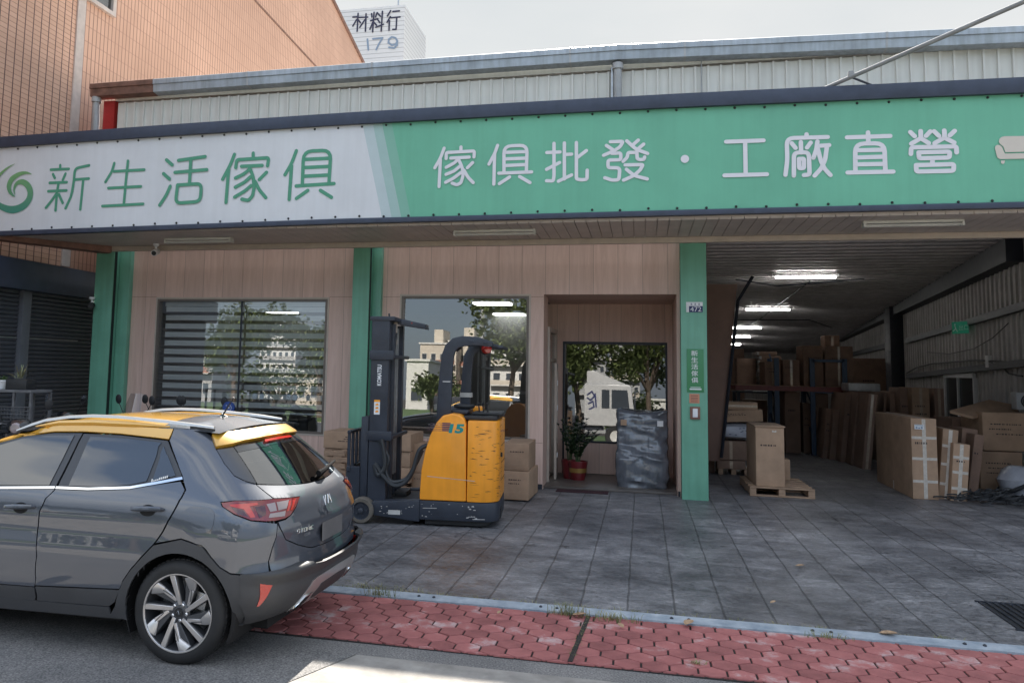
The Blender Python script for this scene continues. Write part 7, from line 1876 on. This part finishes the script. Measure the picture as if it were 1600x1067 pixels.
# --- porch: sofa wrapped in grey film, plants, mat
M['film'] = pm('plastic_film', (.13, .145, .17), .16, var=.35, scale=5, bump=1.0, bscale=13, coat=.8, stretch=(1.3, 1, .55))
YSO = 13.25; a, b = at(961, 765, 'y', YSO), at(1046, 765, 'y', YSO); zt2 = at(1000, 645, 'y', YSO).z
sf2 = thing('wrapped_sofa', 'armchair wrapped in creased grey plastic film standing in the porch', 'wrapped furniture', ((a.x+b.x)/2, YSO, .05))
xc2, hw2 = (a.x+b.x)/2, (b.x-a.x)/2
prof = [(.00, .93, .0, .60), (.10, 1.0, -.02, .62), (.38, 1.02, -.02, .62), (.46, .99, .0, .62), (.50, .97, .05, .62), (.62, .98, .10, .62), (.80, .97, .12, .61), (.97, .97, .14, .58), (1.03, .97, .17, .52), (1.06, .93, .22, .45)]
rr = random.Random(14); rg = []; HS = (zt2-.05)/1.06
def crease(x, z): return .020*math.sin(9*x+13*z+2*math.sin(5*x-7*z))+.012*math.sin(23*x-17*z)+.010*math.sin(31*z+6*x)
for zf, k, yf, yb2 in [(np.interp(q, np.arange(10), [p[0] for p in prof]), np.interp(q, np.arange(10), [p[1] for p in prof]), np.interp(q, np.arange(10), [p[2] for p in prof]), np.interp(q, np.arange(10), [p[3] for p in prof])) for q in np.linspace(0, 9, 46)]:
    ring = []
    for s in range(52):
        q = 2*math.pi*s/52; c, s_ = math.cos(q), math.sin(q); e = 5.0
        kk = (abs(c)**e+abs(s_)**e)**(-1/e); xx = hw2*k*c*kk; yy = (yf+yb2)/2+(yb2-yf)/2*s_*kk
        zz = zf*HS+.05+(.05*abs(c*kk)**3*(zf > 1.0)*1)
        d = crease(xx*2.2, zz*1.6)*.9; ring.append(Vector((xc2+xx+(.4*d if abs(c*kk) > .9 else 0), YSO+yy+(-d if s_ < 0 else d), zz)))
    rg.append(ring)
so2 = MB().rings(rg).build('film', M['film'], sf2, smooth=60)
tp = MB()
for u, mt_ in ((-.68, 'card'), (.68, 'white_paint')):
    MB().obox((xc2+hw2*u-.045, YSO+.085, zt2-.20), (.09, 0, 0), (0, -.006, 0), (0, 0, .085)).build('label', M[mt_], so2, smooth=0)
hl = MB()
mt = tag(MB().box(at(868, 768, 'y', 12.62).x, at(950, 768, 'y', 12.62).x, 12.62, 13.05-.14, .0165, .026).build('door_mat', pm('mat_maroon', (.05, .018, .025), .95, var=.3, scale=60, bump=.6, bscale=150), bevel=.004), 'dark maroon door mat on the ground before the porch step', 'mat')
# potted plants
M['pot_red'] = pm('pot_red', (.16, .016, .02), .3, var=.2, coat=.4); M['gold'] = pm('gold_paint', (.42, .26, .08), .35, var=.2, metal=.5); M['zz_leaf'] = pm('glossy_leaf', (.022, .055, .022), .3, var=.5, scale=6); M['stem'] = pm('stem_green', (.06, .10, .04), .5)
def leaf(mb, p, d, l, w, up=.2):
    d = Vector(d).normalized(); s = d.cross(Vector((0, 0, 1)));  s = s.normalized() if s.length > .01 else Vector((1, 0, 0)); n = s.cross(d)
    pts = []
    for u, k in ((0, .1), (.3, .9), (.6, 1), (.85, .55), (1, .02)):
        c = p+d*l*u-Vector((0, 0, 1))*l*.25*u*u
        pts += [c-s*w*k+n*w*.25*k, c, c+s*w*k+n*w*.25*k]
    mb.add(pts, [(3*i+k, 3*i+1+k, 3*i+4+k, 3*i+3+k) for i in range(4) for k in range(2)])
YPL = 14.0
def zzplant(lb, pxc, h, seed, nst, rpot, gold):
    rr = random.Random(seed); c = at(pxc, 742, 'y', YPL if not gold else YPL-.12); c.z = .05
    t = thing('potted_plant', lb, 'plant', c, 'red potted plants in the porch')
    po = MB().lathe([(rpot*.72, 0), (rpot*.9, .10), (rpot, .24), (rpot*1.04, .26), (rpot*1.04, .30), (rpot*.92, .30), (rpot*.9, .27), (.001, .27)], c, n=26).build('pot', M['pot_red'], t)
    if gold: MB().lathe([(rpot*.905, .12), (rpot*.915, .12), (rpot*.965, .19), (rpot*.95, .19)], c, n=26).build('pot_band', M['gold'], po)
    st, lf = MB(), MB()
    for _ in range(nst):
        a = rr.uniform(0, 6.28); ln = h*rr.uniform(.6, 1.05); tilt = rr.uniform(.1, .75); P = []
        for i in range(9):
            u = i/8; P.append(c+Vector((math.cos(a)*(.03+tilt*ln*u*u*.75), math.sin(a)*(.03+tilt*ln*u*u*.6), .26+ln*u*(1-.25*tilt*u))))
        st.tube(P, [.008-.005*i/8 for i in range(9)], 5)
        for i in range(2, 9):
            for sgn in (-1, 1):
                d = P[i]-P[i-1]; s = Vector((-d.y, d.x, 0)); s = s.normalized() if s.length > .001 else Vector((1, 0, 0)); leaf(lf, P[i], s*sgn+d.normalized()*.7+Vector((0, 0, .3)), rr.uniform(.07, .12), rr.uniform(.016, .026))
    st.build('stem', M['stem'], t); lf.build('foliage', M['zz_leaf'], t, recalc=False)
zzplant('glossy dark plant in a plain red pot against the porch door', 890, .70, 3, 12, .13, False)
zzplant('drooping dark plant in a red pot with gold band, right of the other pot', 903, .62, 4, 14, .15, True)
# ================================================================== SCOOTERS, SHELF AND PLANTS AT THE LEFT
M['scooter_black'] = pm('scooter_black', (.014, .015, .018), .2, var=.3, coat=.7); M['scooter_white'] = pm('scooter_white', (.50, .51, .52), .25, var=.08, coat=.7); M['scooter_grey'] = pm('scooter_grey', (.12, .125, .135), .25, var=.15, coat=.7)
M['mirror_glass'] = pm('mirror_glass', (.75, .8, .85), .03, metal=1, var=.02)
M['clear_shield'] = glass('clear_shield', (.82, .84, .84), .03, fres=.05)
def scooter(lb, loc, rz, body, top_box=False, shield=False):
    """local frame: front wheel towards -y, seat behind; scooter about 1.75 m long"""
    t = thing('motor_scooter', lb, 'scooter', (0, 0, 0), 'scooters parked at the shop front')
    bm = M[body]; bk = M['black_plastic']
    for y, nm in ((-.62, 'wheel'), (.62, 'wheel')):
        w = MB().lathe([(.15, -.04), (.20, -.05), (.235, -.03), (.245, 0), (.235, .03), (.20, .05), (.15, .04)], (0, y, .245), (1, 0, 0), 28, caps=False).build('wheel', M['rubber'], t)
        MB().lathe([(.001, -.03), (.05, -.05), (.10, -.02), (.155, -.035), (.155, .035), (.10, .02), (.05, .05), (.001, .03)], (0, y, .245), (1, 0, 0), 24).build('rim', M['steel'], w)
    sec = lambda y, z, hw, hh: [Vector((hw*math.copysign(abs(math.cos(q))**.7, math.cos(q)), y, z+hh*math.copysign(abs(math.sin(q))**.7, math.sin(q)))) for q in np.linspace(0, 6.283, 17)[:-1]]
    MB().rings([sec(.92, .66, .05, .05), sec(.75, .62, .12, .12), sec(.45, .56, .16, .17), sec(.18, .50, .16, .16), sec(.05, .42, .13, .12)]).build('rear_body', bm, t)
    MB().rings([sec(-.05, .30, .15, .05), sec(-.35, .30, .14, .05), sec(.20, .30, .15, .06)][::1]).build('footboard', bk, t)
    # front apron
    ap = []
    for z, y, hw in ((.32, -.33, .14), (.50, -.40, .20), (.72, -.44, .21), (.90, -.46, .16)): ap.append([Vector((hw*k, y-.10*(1-k*k), z)) for k in np.linspace(-1, 1, 9)]+[Vector((hw*k, y+.05-.04*(1-k*k), z)) for k in np.linspace(1, -1, 9)])
    MB().rings(ap).build('front_apron', bm, t)
    MB().rings([[Vector((.07*math.cos(q), -.62+.27*math.sin(a), .245+.27*math.cos(a)+.01*math.sin(q))) for q in np.linspace(0, 3.14, 7)]+[Vector((.05*math.cos(q), -.62+.26*math.sin(a), .245+.26*math.cos(a))) for q in np.linspace(3.14, 0, 7)] for a in np.linspace(-1.1, 1.0, 9)]).build('mudguard', bm, t)
    MB().tube([(0, -.60, .25), (0, -.52, .6), (0, -.42, .98)], .028, 8).build('steering_column', bk, t)
    sp = MB().rings([sec(.86, .77, .09, .035), sec(.70, .78, .13, .05), sec(.35, .77, .14, .055), sec(.05, .75, .11, .05), sec(-.02, .73, .06, .03)]).build('seat', bk, t)
    hbar = MB().tube([(-.34, -.34, 1.01), (-.24, -.38, 1.02), (-.08, -.42, .99), (.08, -.42, .99), (.24, -.38, 1.02), (.34, -.34, 1.01)], [.018, .018, .015, .015, .018, .018], 8).build('handlebar', bk, t)
    MB().rings([sec(-.52, .97, .07, .04), sec(-.46, .98, .13, .075), sec(-.38, 1.0, .13, .075), sec(-.33, 1.0, .06, .04)]).build('headlight_housing', bm, t)
    MB().lathe([(.001, .035), (.05, .03), (.07, .005), (.07, -.02)], (0, -.50, .965), (0, -1, -.05), 20).build('headlight', M['lens_clear'], t)
    for s in (-1, 1):
        m_ = MB().tube([(s*.22, -.385, 1.03), (s*.25, -.40, 1.10), (s*.31, -.40, 1.19)], .006, 6).build('mirror_stem', bk, hbar)
        h_ = MB().lathe([(.03, -.02), (.055, -.012), (.06, 0), (.058, .010)], (s*.33, -.40, 1.25), (0, 1, .15), 18); h_.v = [(s*.33+(x-s*.33)*.85, y, 1.25+(z-1.25)*1.15) for x, y, z in h_.v]; h_.build('mirror', bk, hbar)
        g_ = MB().lathe([(.052, .011), (.001, .012)], (s*.33, -.40, 1.25), (0, 1, .15), 18); g_.v = [(s*.33+(x-s*.33)*.85, y, 1.25+(z-1.25)*1.15) for x, y, z in g_.v]; g_.build('mirror_glass', M['mirror_glass'], hbar)
        MB().tube([(s*.20, -.40, 1.015), (s*.30, -.41, 1.0), (s*.37, -.40, .985)], .006, 5).build('brake_lever', M['steel'], hbar)
    MB().lathe([(.001, -.02), (.045, -.015), (.05, .02), (.001, .03)], (0, .95, .70), (0, 1, 0), 14).build('tail_light', M['lens_red'], t)
    if top_box:
        MB().rings([sec(1.12, .98, .10, .10), sec(1.05, .99, .20, .16), sec(.80, .99, .20, .16), sec(.72, .97, .12, .12)]).build('top_box', bk, t)
    if shield:
        MB().grid(lambda u, v: (( v-.5)*.36*(1-.3*u), -.47+.10*u-.10*(1-(2*v-1)**2)*.5, 1.02+.32*u), 6, 8).build('wind_shield', M['clear_shield'], t, recalc=False)
    t.location = loc; t.rotation_euler = (0, 0, rz)
    return t
gnd = .015
def sc_at(px0, py0, y):
    p = at(px0, py0, 'y', y); return Vector((p.x, p.y, gnd))
# each faces the shop or the street; placed so bars and mirrors show above the car's roof
scooter('black scooter with a round headlamp at the far left before the shelf', sc_at(22, 655, 8.6)+Vector((-.1, .45, 0)), R(18), 'scooter_black')
scooter('black scooter with a top box in front of the leftmost green pillar', sc_at(116, 640, 10.4)+Vector((-.05, -.6, 0)), R(172), 'scooter_black', top_box=True)
scooter('dark scooter with a small wind shield below the left corner of the blind window', sc_at(222, 640, 10.6)+Vector((0, .35, 0)), R(-14), 'scooter_black', shield=True)
scooter('grey scooter parked under the blind window, beside the shielded one', sc_at(262, 640, 10.9)+Vector((0, .35, 0)), R(-6), 'scooter_grey')
scooter('dark grey scooter parked under the blind window nearest its middle', sc_at(312, 640, 10.9)+Vector((0, .35, 0)), R(8), 'scooter_grey')
# blue round board on a post
p = at(358, 637, 'y', 10.9); t = thing('round_sign', 'round blue board with a white wreath on a short post under the window', 'sign', (p.x, p.y, gnd))
M['sign_blue'] = pm('sign_blue', (.012, .05, .22), .35, var=.1)
r0 = 10.5*11.2/FPX
dsc = MB().lathe([(r0, 0), (r0, .02), (r0*.96, .026), (.001, .026)], p, (0.08, -1, 0), 32).build('disc', M['sign_blue'], t)
MB().tube([(p.x, p.y+.015, gnd), (p.x, p.y+.015, p.z+r0*.5)], .018, 8).build('post', M['dark_steel'], t)
wr = MB()
for s in (-1, 1):
    for k in range(5):
        a = R(-80+32*k); c = p+Vector((s*r0*.52*math.cos(a), -.029, r0*.45*math.sin(a)+r0*.02)); d = Vector((-s*math.sin(a), 0, math.cos(a))); n_ = Vector((math.cos(a)*s, 0, math.sin(a)))
        wr.add([c-d*r0*.13, c+n_*r0*.07, c+d*r0*.13, c-n_*r0*.05], [(0, 1, 2, 3)])
for k in range(3): wr.obox(p+Vector((-r0*.2+r0*.15*k, -.028, -r0*.12)), (r0*.09, 0, 0), (0, -.001, 0), (0, 0, r0*.26))
wr.build('emblem', M['white_paint'], dsc, smooth=0, recalc=False)
# steel plant shelf against the shutter
YSH = 9.5; a, b = at(-60, 607, 'y', YSH), at(70, 607, 'y', YSH)
t = thing('plant_shelf', 'weathered steel shelf with mesh side standing before the grey shutter', 'shelf', ((a.x+b.x)/2, YSH, gnd))
M['shelf_grey'] = pm('shelf_grey', (.13, .13, .135), .6, var=.35, scale=9)
MB().box(a.x, b.x, YSH-.25, YSH+.15, a.z-.02, a.z+.012).build('shelf_board', M['shelf_grey'], t, bevel=.004)
for x in (a.x+.02, at(40, 620, 'y', YSH).x, b.x-.03):
    for yy in (YSH-.24, YSH+.12): MB().box(x, x+.03, yy, yy+.03, gnd, a.z-.021).build('leg', M['shelf_grey'], t, smooth=0)
ms = MB(); z0, z1 = at(30, 662, 'y', YSH).z, at(30, 634, 'y', YSH).z
for x in np.linspace(a.x+.05, b.x-.03, 26): ms.tube([(x, YSH-.26, z0), (x, YSH-.26, z1)], .0045, 4)
for z in np.linspace(z0, z1, 6): ms.tube([(a.x+.03, YSH-.265, z), (b.x, YSH-.265, z)], .0045, 4)
ms.build('mesh_panel', M['shelf_grey'], t, smooth=0)
def pot_plant(lb, pxc, box, spiky, seed, w, h):
    rr = random.Random(seed); c = at(pxc, 605, 'y', YSH-.05); c.z = a.z+.013
    o = thing('potted_plant', lb, 'plant', c, 'potted plants on the steel shelf')
    if box:
        mb = MB().box(c.x-w/2, c.x+w/2, c.y-.10, c.y+.10, c.z, c.z+h); mb.build('planter', M['black_plastic'], o, bevel=.008)
        MB().box(c.x-w/2+.01, c.x+w/2-.01, c.y-.09, c.y+.09, c.z+h, c.z+h+.004).build('soil', M['soil'], o, smooth=0)
        MB().tube([(c.x+w*.2, c.y, c.z+h), (c.x+w*.25, c.y, c.z+h+.08), (c.x+w*.38, c.y, c.z+h+.11), (c.x+w*.45, c.y, c.z+h+.05), (c.x+w*.46, c.y, c.z+h)], .003, 5).build('planter_handle', M['black_plastic'], o)
    else:
        MB().lathe([(w*.36, 0), (w*.5, h), (w*.54, h), (w*.54, h+.02), (w*.45, h+.02), (.001, h)], c, n=22).build('pot', M['white_paint'], o)
    lf = MB(); top = c+Vector((-w*.1 if box else 0, 0, h))
    for _ in range(26 if spiky else 34):
        q = rr.uniform(0, 6.28); el = rr.uniform(.35, 1.4) if spiky else rr.uniform(.2, 1.2); l = rr.uniform(.16, .32) if spiky else rr.uniform(.05, .10); d = Vector((math.cos(q)*math.cos(el), math.sin(q)*math.cos(el), math.sin(el)))
        leaf(lf, top+Vector((rr.uniform(-1, 1)*w*(.06 if spiky else .35), rr.uniform(-.04, .04), rr.uniform(0, .02))), d, l, .007 if spiky else .018)
    lf.build('foliage', pm('spiky_leaf', (.30, .20, .10), .6, var=.5, scale=9, col2=(.20, .24, .12)) if spiky else pm('small_leaf', (.08, .13, .045), .6, var=.4, scale=9), o, recalc=False)
pot_plant('spiky reddish plant in a black box planter on the steel shelf', 33, True, True, 5, .32, .13)
pot_plant('low green plant in a small white pot on the steel shelf', 4, False, False, 6, .17, .10)
# ================================================================== ACROSS THE STREET (seen mirrored in the shop glass and the car)
M['leaf_mid'] = pm('tree_leaf', (.085, .125, .035), .6, var=.4, scale=.6, col2=(.16, .20, .065)); M['bark'] = pm('bark', (.12, .09, .07), .9, var=.4, scale=8, bump=.6)
def tree(lb, x, y, h, cw, seed, group, n=4200, name='street_tree'):
    rr = random.Random(seed); t = thing(name, lb, 'tree', (x, y, 0), group)
    tr = MB(); base = Vector((x, y, .03)); th = h*.42; top = base+Vector((rr.uniform(-.3, .3), 0, th))
    tr.tube([base, base+(top-base)*.5+Vector((rr.uniform(-.1, .1), 0, 0)), top], [.20, .15, .12], 10)
    cl = []
    for k in range(9):
        a = rr.uniform(0, 6.28); e = base+Vector((math.cos(a)*cw*rr.uniform(.25, .42), math.sin(a)*cw*rr.uniform(.25, .42), h*rr.uniform(.52, .92))); m_ = (top+e)/2+Vector((0, 0, .25)); tr.tube([top-Vector((0, 0, .3)), m_, e], [.09, .055, .02], 7); cl.append((e, cw*rr.uniform(.16, .27)))
        if k % 2: cl.append((m_+Vector((rr.uniform(-.5, .5), rr.uniform(-.5, .5), .5)), cw*.2))
    tr.build('trunk', M['bark'], t)
    V, Fc = [], []
    for _ in range(n):
        c, r0 = rr.choice(cl); d = Vector((rr.gauss(0, 1), rr.gauss(0, 1), rr.gauss(0, .8))).normalized()*r0*rr.uniform(.35, 1.08); p = c+d
        s = rr.uniform(.10, .20); u = Vector((rr.gauss(0, 1), rr.gauss(0, 1), rr.gauss(0, .7))).normalized(); w = u.orthogonal().normalized(); o = len(V)
        V += [p-u*s, p+w*s*.5, p+u*s, p-w*s*.5]; Fc.append((o, o+1, o+2, o+3))
    mb = MB(); mb.v = [tuple(v) for v in V]; mb.f = Fc; mb.m = [0]*len(Fc); mb.build('crown', M['leaf_mid'], t, smooth=0, recalc=False)
def mirrored(px0, py0, yw, yt):
    """where a thing must stand so that the upright glass at yw shows it at this picture point"""
    d = ray(px0, py0); s = ((yw-0)+(yw-yt))/d[1]
    return Vector((d[0]*s, yt, H+d[2]*s))
YV = -16.0
for i, (px0, yt_, h, cw, lb) in enumerate(((366, YV, 6.0, 5.2, 'broad bushy tree across the road mirrored in the blind window'), (503, YV-2, 5.6, 4.4, 'tree across the road mirrored at the right of the blind window'), (800, YV-1, 7.2, 6.0, 'tallest tree across the road mirrored in the plain window'), (900, YV+.5, 6.8, 5.5, 'tree across the road mirrored at the left of the porch glass'), (1015, YV-1, 7.4, 5.5, 'tree across the road mirrored at the right of the porch glass'))):
    p = mirrored(px0, 560, YW, yt_); tree(lb, p.x, yt_, h, cw, 40+i, 'trees across the road')
for i, (px0, yt_, h, cw, lb) in enumerate(((678, -24, 2.6, 3.0, 'round shrub across the road mirrored left in the plain window'), (985, -24, 3.0, 5.0, 'wide shrub across the road mirrored in the porch glass'), (430, -26, 2.8, 6.0, 'low wide shrub across the road mirrored in the blind window'))):
    p = mirrored(px0, 560, YW, yt_); tree(lb, p.x, yt_, h, cw, 60+i, 'shrubs across the road', 1500, 'round_shrub')
M['wall_a'] = pm('render_cream', (.52, .47, .40), .8, var=.15, scale=.8); M['wall_b'] = pm('brick_red_wall', (.36, .17, .12), .8, var=.2, scale=1); M['wall_c'] = pm('wall_white', (.60, .60, .58), .7, var=.1); M['wall_d'] = pm('wall_grey', (.36, .37, .38), .8, var=.15)
M['far_glass'] = pm('far_window', (.05, .06, .075), .15, var=.2)
def block(lb, pxa, pxb, ytop, yt, wall, floors, bays, dp=8, band='wall_b', h=None):
    p, q = mirrored(pxa, ytop+26, YW, yt), mirrored(pxb, ytop+26, YW, yt); x0, x1 = min(p.x, q.x), max(p.x, q.x); h = h or floors*3.1+.8
    t = thing('apartment_block', lb, 'building', ((x0+x1)/2, yt, 0), 'buildings across the road')
    b = MB().box(x0, x1, yt-dp, yt, 0, h).build('wall', M[wall], t, smooth=0)
    MB().box(x0-.2, x1+.2, yt-dp-.2, yt+.2, h, h+.25).build('parapet', M['wall_c'], t, smooth=0)
    if floors > 2: MB().box(x0+(x1-x0)*.3, x0+(x1-x0)*.55, yt-dp+1, yt-2, h+.251, h+2.6).build('stair_head', M[wall], t, smooth=0)
    for f in range(floors):
        z = .9+f*3.1
        if f: MB().box(x0+.1, x1-.1, yt+.002, yt+.9, z-.55, z-.40).build('balcony', M['wall_c'], t, smooth=0); MB().box(x0+.1, x1-.1, yt+.84, yt+.90, z-.399, z+.35).build('balcony_front', M[band], t, smooth=0)
        for i in range(bays):
            bw = (x1-x0)/bays; xa = x0+bw*(i+.22); wo_ = MB().box(xa, xa+bw*.56, yt+.003, yt+.06, z, z+1.5).build('window', M['wall_c'], t, smooth=0)
            MB().box(xa+.06, xa+bw*.56-.06, yt+.061, yt+.07, z+.06, z+1.44).build('pane', M['far_glass'], wo_, smooth=0)
block('cream apartment block with red balconies mirrored left in the plain window', 655, 712, 560, -108, 'wall_a', 3, 4)
block('tall block with red panels mirrored behind the forklift guard', 700, 765, 560, -112, 'wall_a', 3, 4, h=10.8)
block('white fronted block mirrored right in the plain window', 766, 826, 560, -104, 'wall_c', 3, 3, band='wall_a')
block('white house with plain gable wall mirrored at the left of the plain window', 634, 668, 600, -62, 'wall_c', 1, 1, dp=9, h=5.2)
block('pale tower block mirrored in the blind window', 404, 460, 560, -170, 'wall_c', 5, 6, band='wall_d')
block('low cream house mirrored at the right of the blind window', 462, 520, 590, -70, 'wall_a', 1, 3, h=4.0)
block('grey office block mirrored in the porch glass', 896, 945, 545, -120, 'wall_d', 5, 4, band='wall_d')
block('dark office block mirrored right in the porch glass', 950, 1000, 545, -128, 'wall_d', 5, 4, band='wall_a')
block('low white shop mirrored right in the porch glass', 985, 1050, 590, -70, 'wall_c', 1, 3, h=4.2)
block('long low shed mirrored at the left of the blind window', 225, 330, 590, -70, 'wall_d', 2, 6)
# white truck standing across the road
tx_ = mirrored(952, 620, YB, -11.0); TX, TY = tx_.x, -11.0
tk = thing('white_truck', 'white lorry cab with roof deflector across the road, mirrored in the porch glass', 'truck', (TX, TY, 0))
cbp = [(-1.1, .95), (1.15, .95), (1.15, 1.7), (1.02, 2.75), (.95, 2.85), (-1.1, 2.85)]
c_ = MB().prism([(TX+x, TY-1.15, z) for x, z in cbp], (0, 2.3, 0)).build('cab', M['scooter_white'], tk, bevel=.06, seg=3)
MB().prism([(TX+x, TY-.9, z) for x, z in ((.85, 2.86), (-1.0, 2.86), (-1.0, 3.45), (-.7, 3.5))], (0, 1.8, 0)).build('roof_deflector', M['scooter_white'], tk, bevel=.03)
for x0, x1 in ((-.30, .05), (.15, .95)): MB().prism([(TX+x0, TY+1.151, 1.75), (TX+x1, TY+1.151, 1.75), (TX+x1-(.1 if x1 > .5 else 0), TY+1.151, 2.6), (TX+x0, TY+1.151, 2.6)], (0, .012, 0)).build('side_window', M['far_glass'], c_, smooth=0)
MB().box(TX+1.151, TX+1.2, TY-1.0, TY+1.0, 1.75, 2.55).build('windscreen', M['far_glass'], c_, smooth=0)
dd = MB()
for st in ([(-.95, 2.35), (-.75, 2.5), (-.62, 2.3), (-.8, 2.1), (-.95, 2.2)], [(-.9, 1.95), (-.7, 2.05), (-.65, 1.8), (-.85, 1.7)], [(-.60, 2.4), (-.55, 1.8)]): dd.stroke([(TX+x, TY+1.158, z) for x, z in st], .035, (1, 0, 0), (0, 0, 1), (0, 1, 0))
dd.build('door_emblem', M['navy_ink'], c_, smooth=0, recalc=False)
MB().box(TX-7.2, TX-.3, TY-1.0, TY+1.0, .75, 1.05).build('truck_chassis', M['dark_steel'], tk, smooth=0)
MB().box(TX-7.3, TX-1.5, TY-1.2, TY+1.2, 1.06, 1.4).build('flat_bed', M['dark_steel'], tk, bevel=.02)
for x in (.35, -4.3, -5.6):
    for s in (-1, 1):
        w = MB().lathe([(.28, -.13), (.46, -.14), (.50, -.10), (.50, .10), (.46, .14), (.28, .13)], (TX+x, TY+s*1.0, .50), (0, 1, 0), 28, caps=False).build('wheel', M['rubber'], tk)
        MB().lathe([(.001, -.05), (.29, -.10), (.29, .10), (.001, .05)], (TX+x, TY+s*1.0, .50), (0, 1, 0), 24).build('rim', M['wall_c'], w)
# silver saloon at the far kerb
sx_ = mirrored(800, 660, YW, -10.5).x; sv = thing('silver_saloon', 'silver saloon at the far kerb mirrored low in the plain window', 'car', (sx_, -10.5, 0))
M['silver_paint'] = carpaint('silver_paint', (.45, .47, .48), .3, .5)
pf_ = [(-2.2, .35), (-2.25, .65), (-2.1, .80), (-1.2, .92), (-.5, 1.38), (.6, 1.42), (1.35, 1.0), (2.15, .95), (2.25, .6), (2.2, .35)]
bo_ = MB().prism([(sx_+x, -11.35, z) for x, z in pf_], (0, 1.7, 0)).build('body', M['silver_paint'], sv, bevel=.10, seg=3)
MB().prism([(sx_+x, -9.649, z) for x, z in ((-1.0, .95), (-.45, 1.30), (.55, 1.33), (1.1, 1.0))], (0, .012, 0)).build('side_window', M['far_glass'], bo_, smooth=0)
for x in (-1.4, 1.35):
    for yy in (-11.3, -9.7):
        w = MB().lathe([(.19, -.09), (.30, -.1), (.32, -.06), (.32, .06), (.30, .1), (.19, .09)], (sx_+x, yy, .32), (0, 1, 0), 26, caps=False).build('wheel', M['rubber'], sv)
        MB().lathe([(.001, -.06), (.2, -.08), (.2, .08), (.001, .06)], (sx_+x, yy, .32), (0, 1, 0), 20).build('rim', M['steel'], w)
# overhead wires on poles across the road
for i, px0 in enumerate((0,)):
    pass
x0, x1 = -40, 30
for x, lb in ((x0, 'concrete power pole across the road beyond the left trees'), (-8.5, 'concrete power pole across the road between the mirrored trees'), (x1, 'concrete power pole across the road far to the right')):
    t = thing('power_pole', lb, 'power pole', (x, -19, 0), 'power poles across the road'); MB().tube([(x, -19, 0), (x, -19, 11)], [.17, .11], 10).build('pole', M['wall_d'], t); MB().box(x-.05, x+.05, -20, -18, 10.2, 10.35).build('cross_arm', M['dark_steel'], t, smooth=0)
wm = MB()
for k, (yy, z) in enumerate(((-19.8, 10.4), (-18.2, 10.4), (-19, 8.9), (-19, 7.8))):
    for xa, xb in ((x0, -8.5), (-8.5, x1)): wm.tube([(xa+(xb-xa)*u, yy, z-1.2*4*u*(1-u)) for u in np.linspace(0, 1, 14)], .022, 5)
tag(wm.build('power_line', M['black_plastic']), 'sagging overhead wires strung between the poles across the road', 'wires')
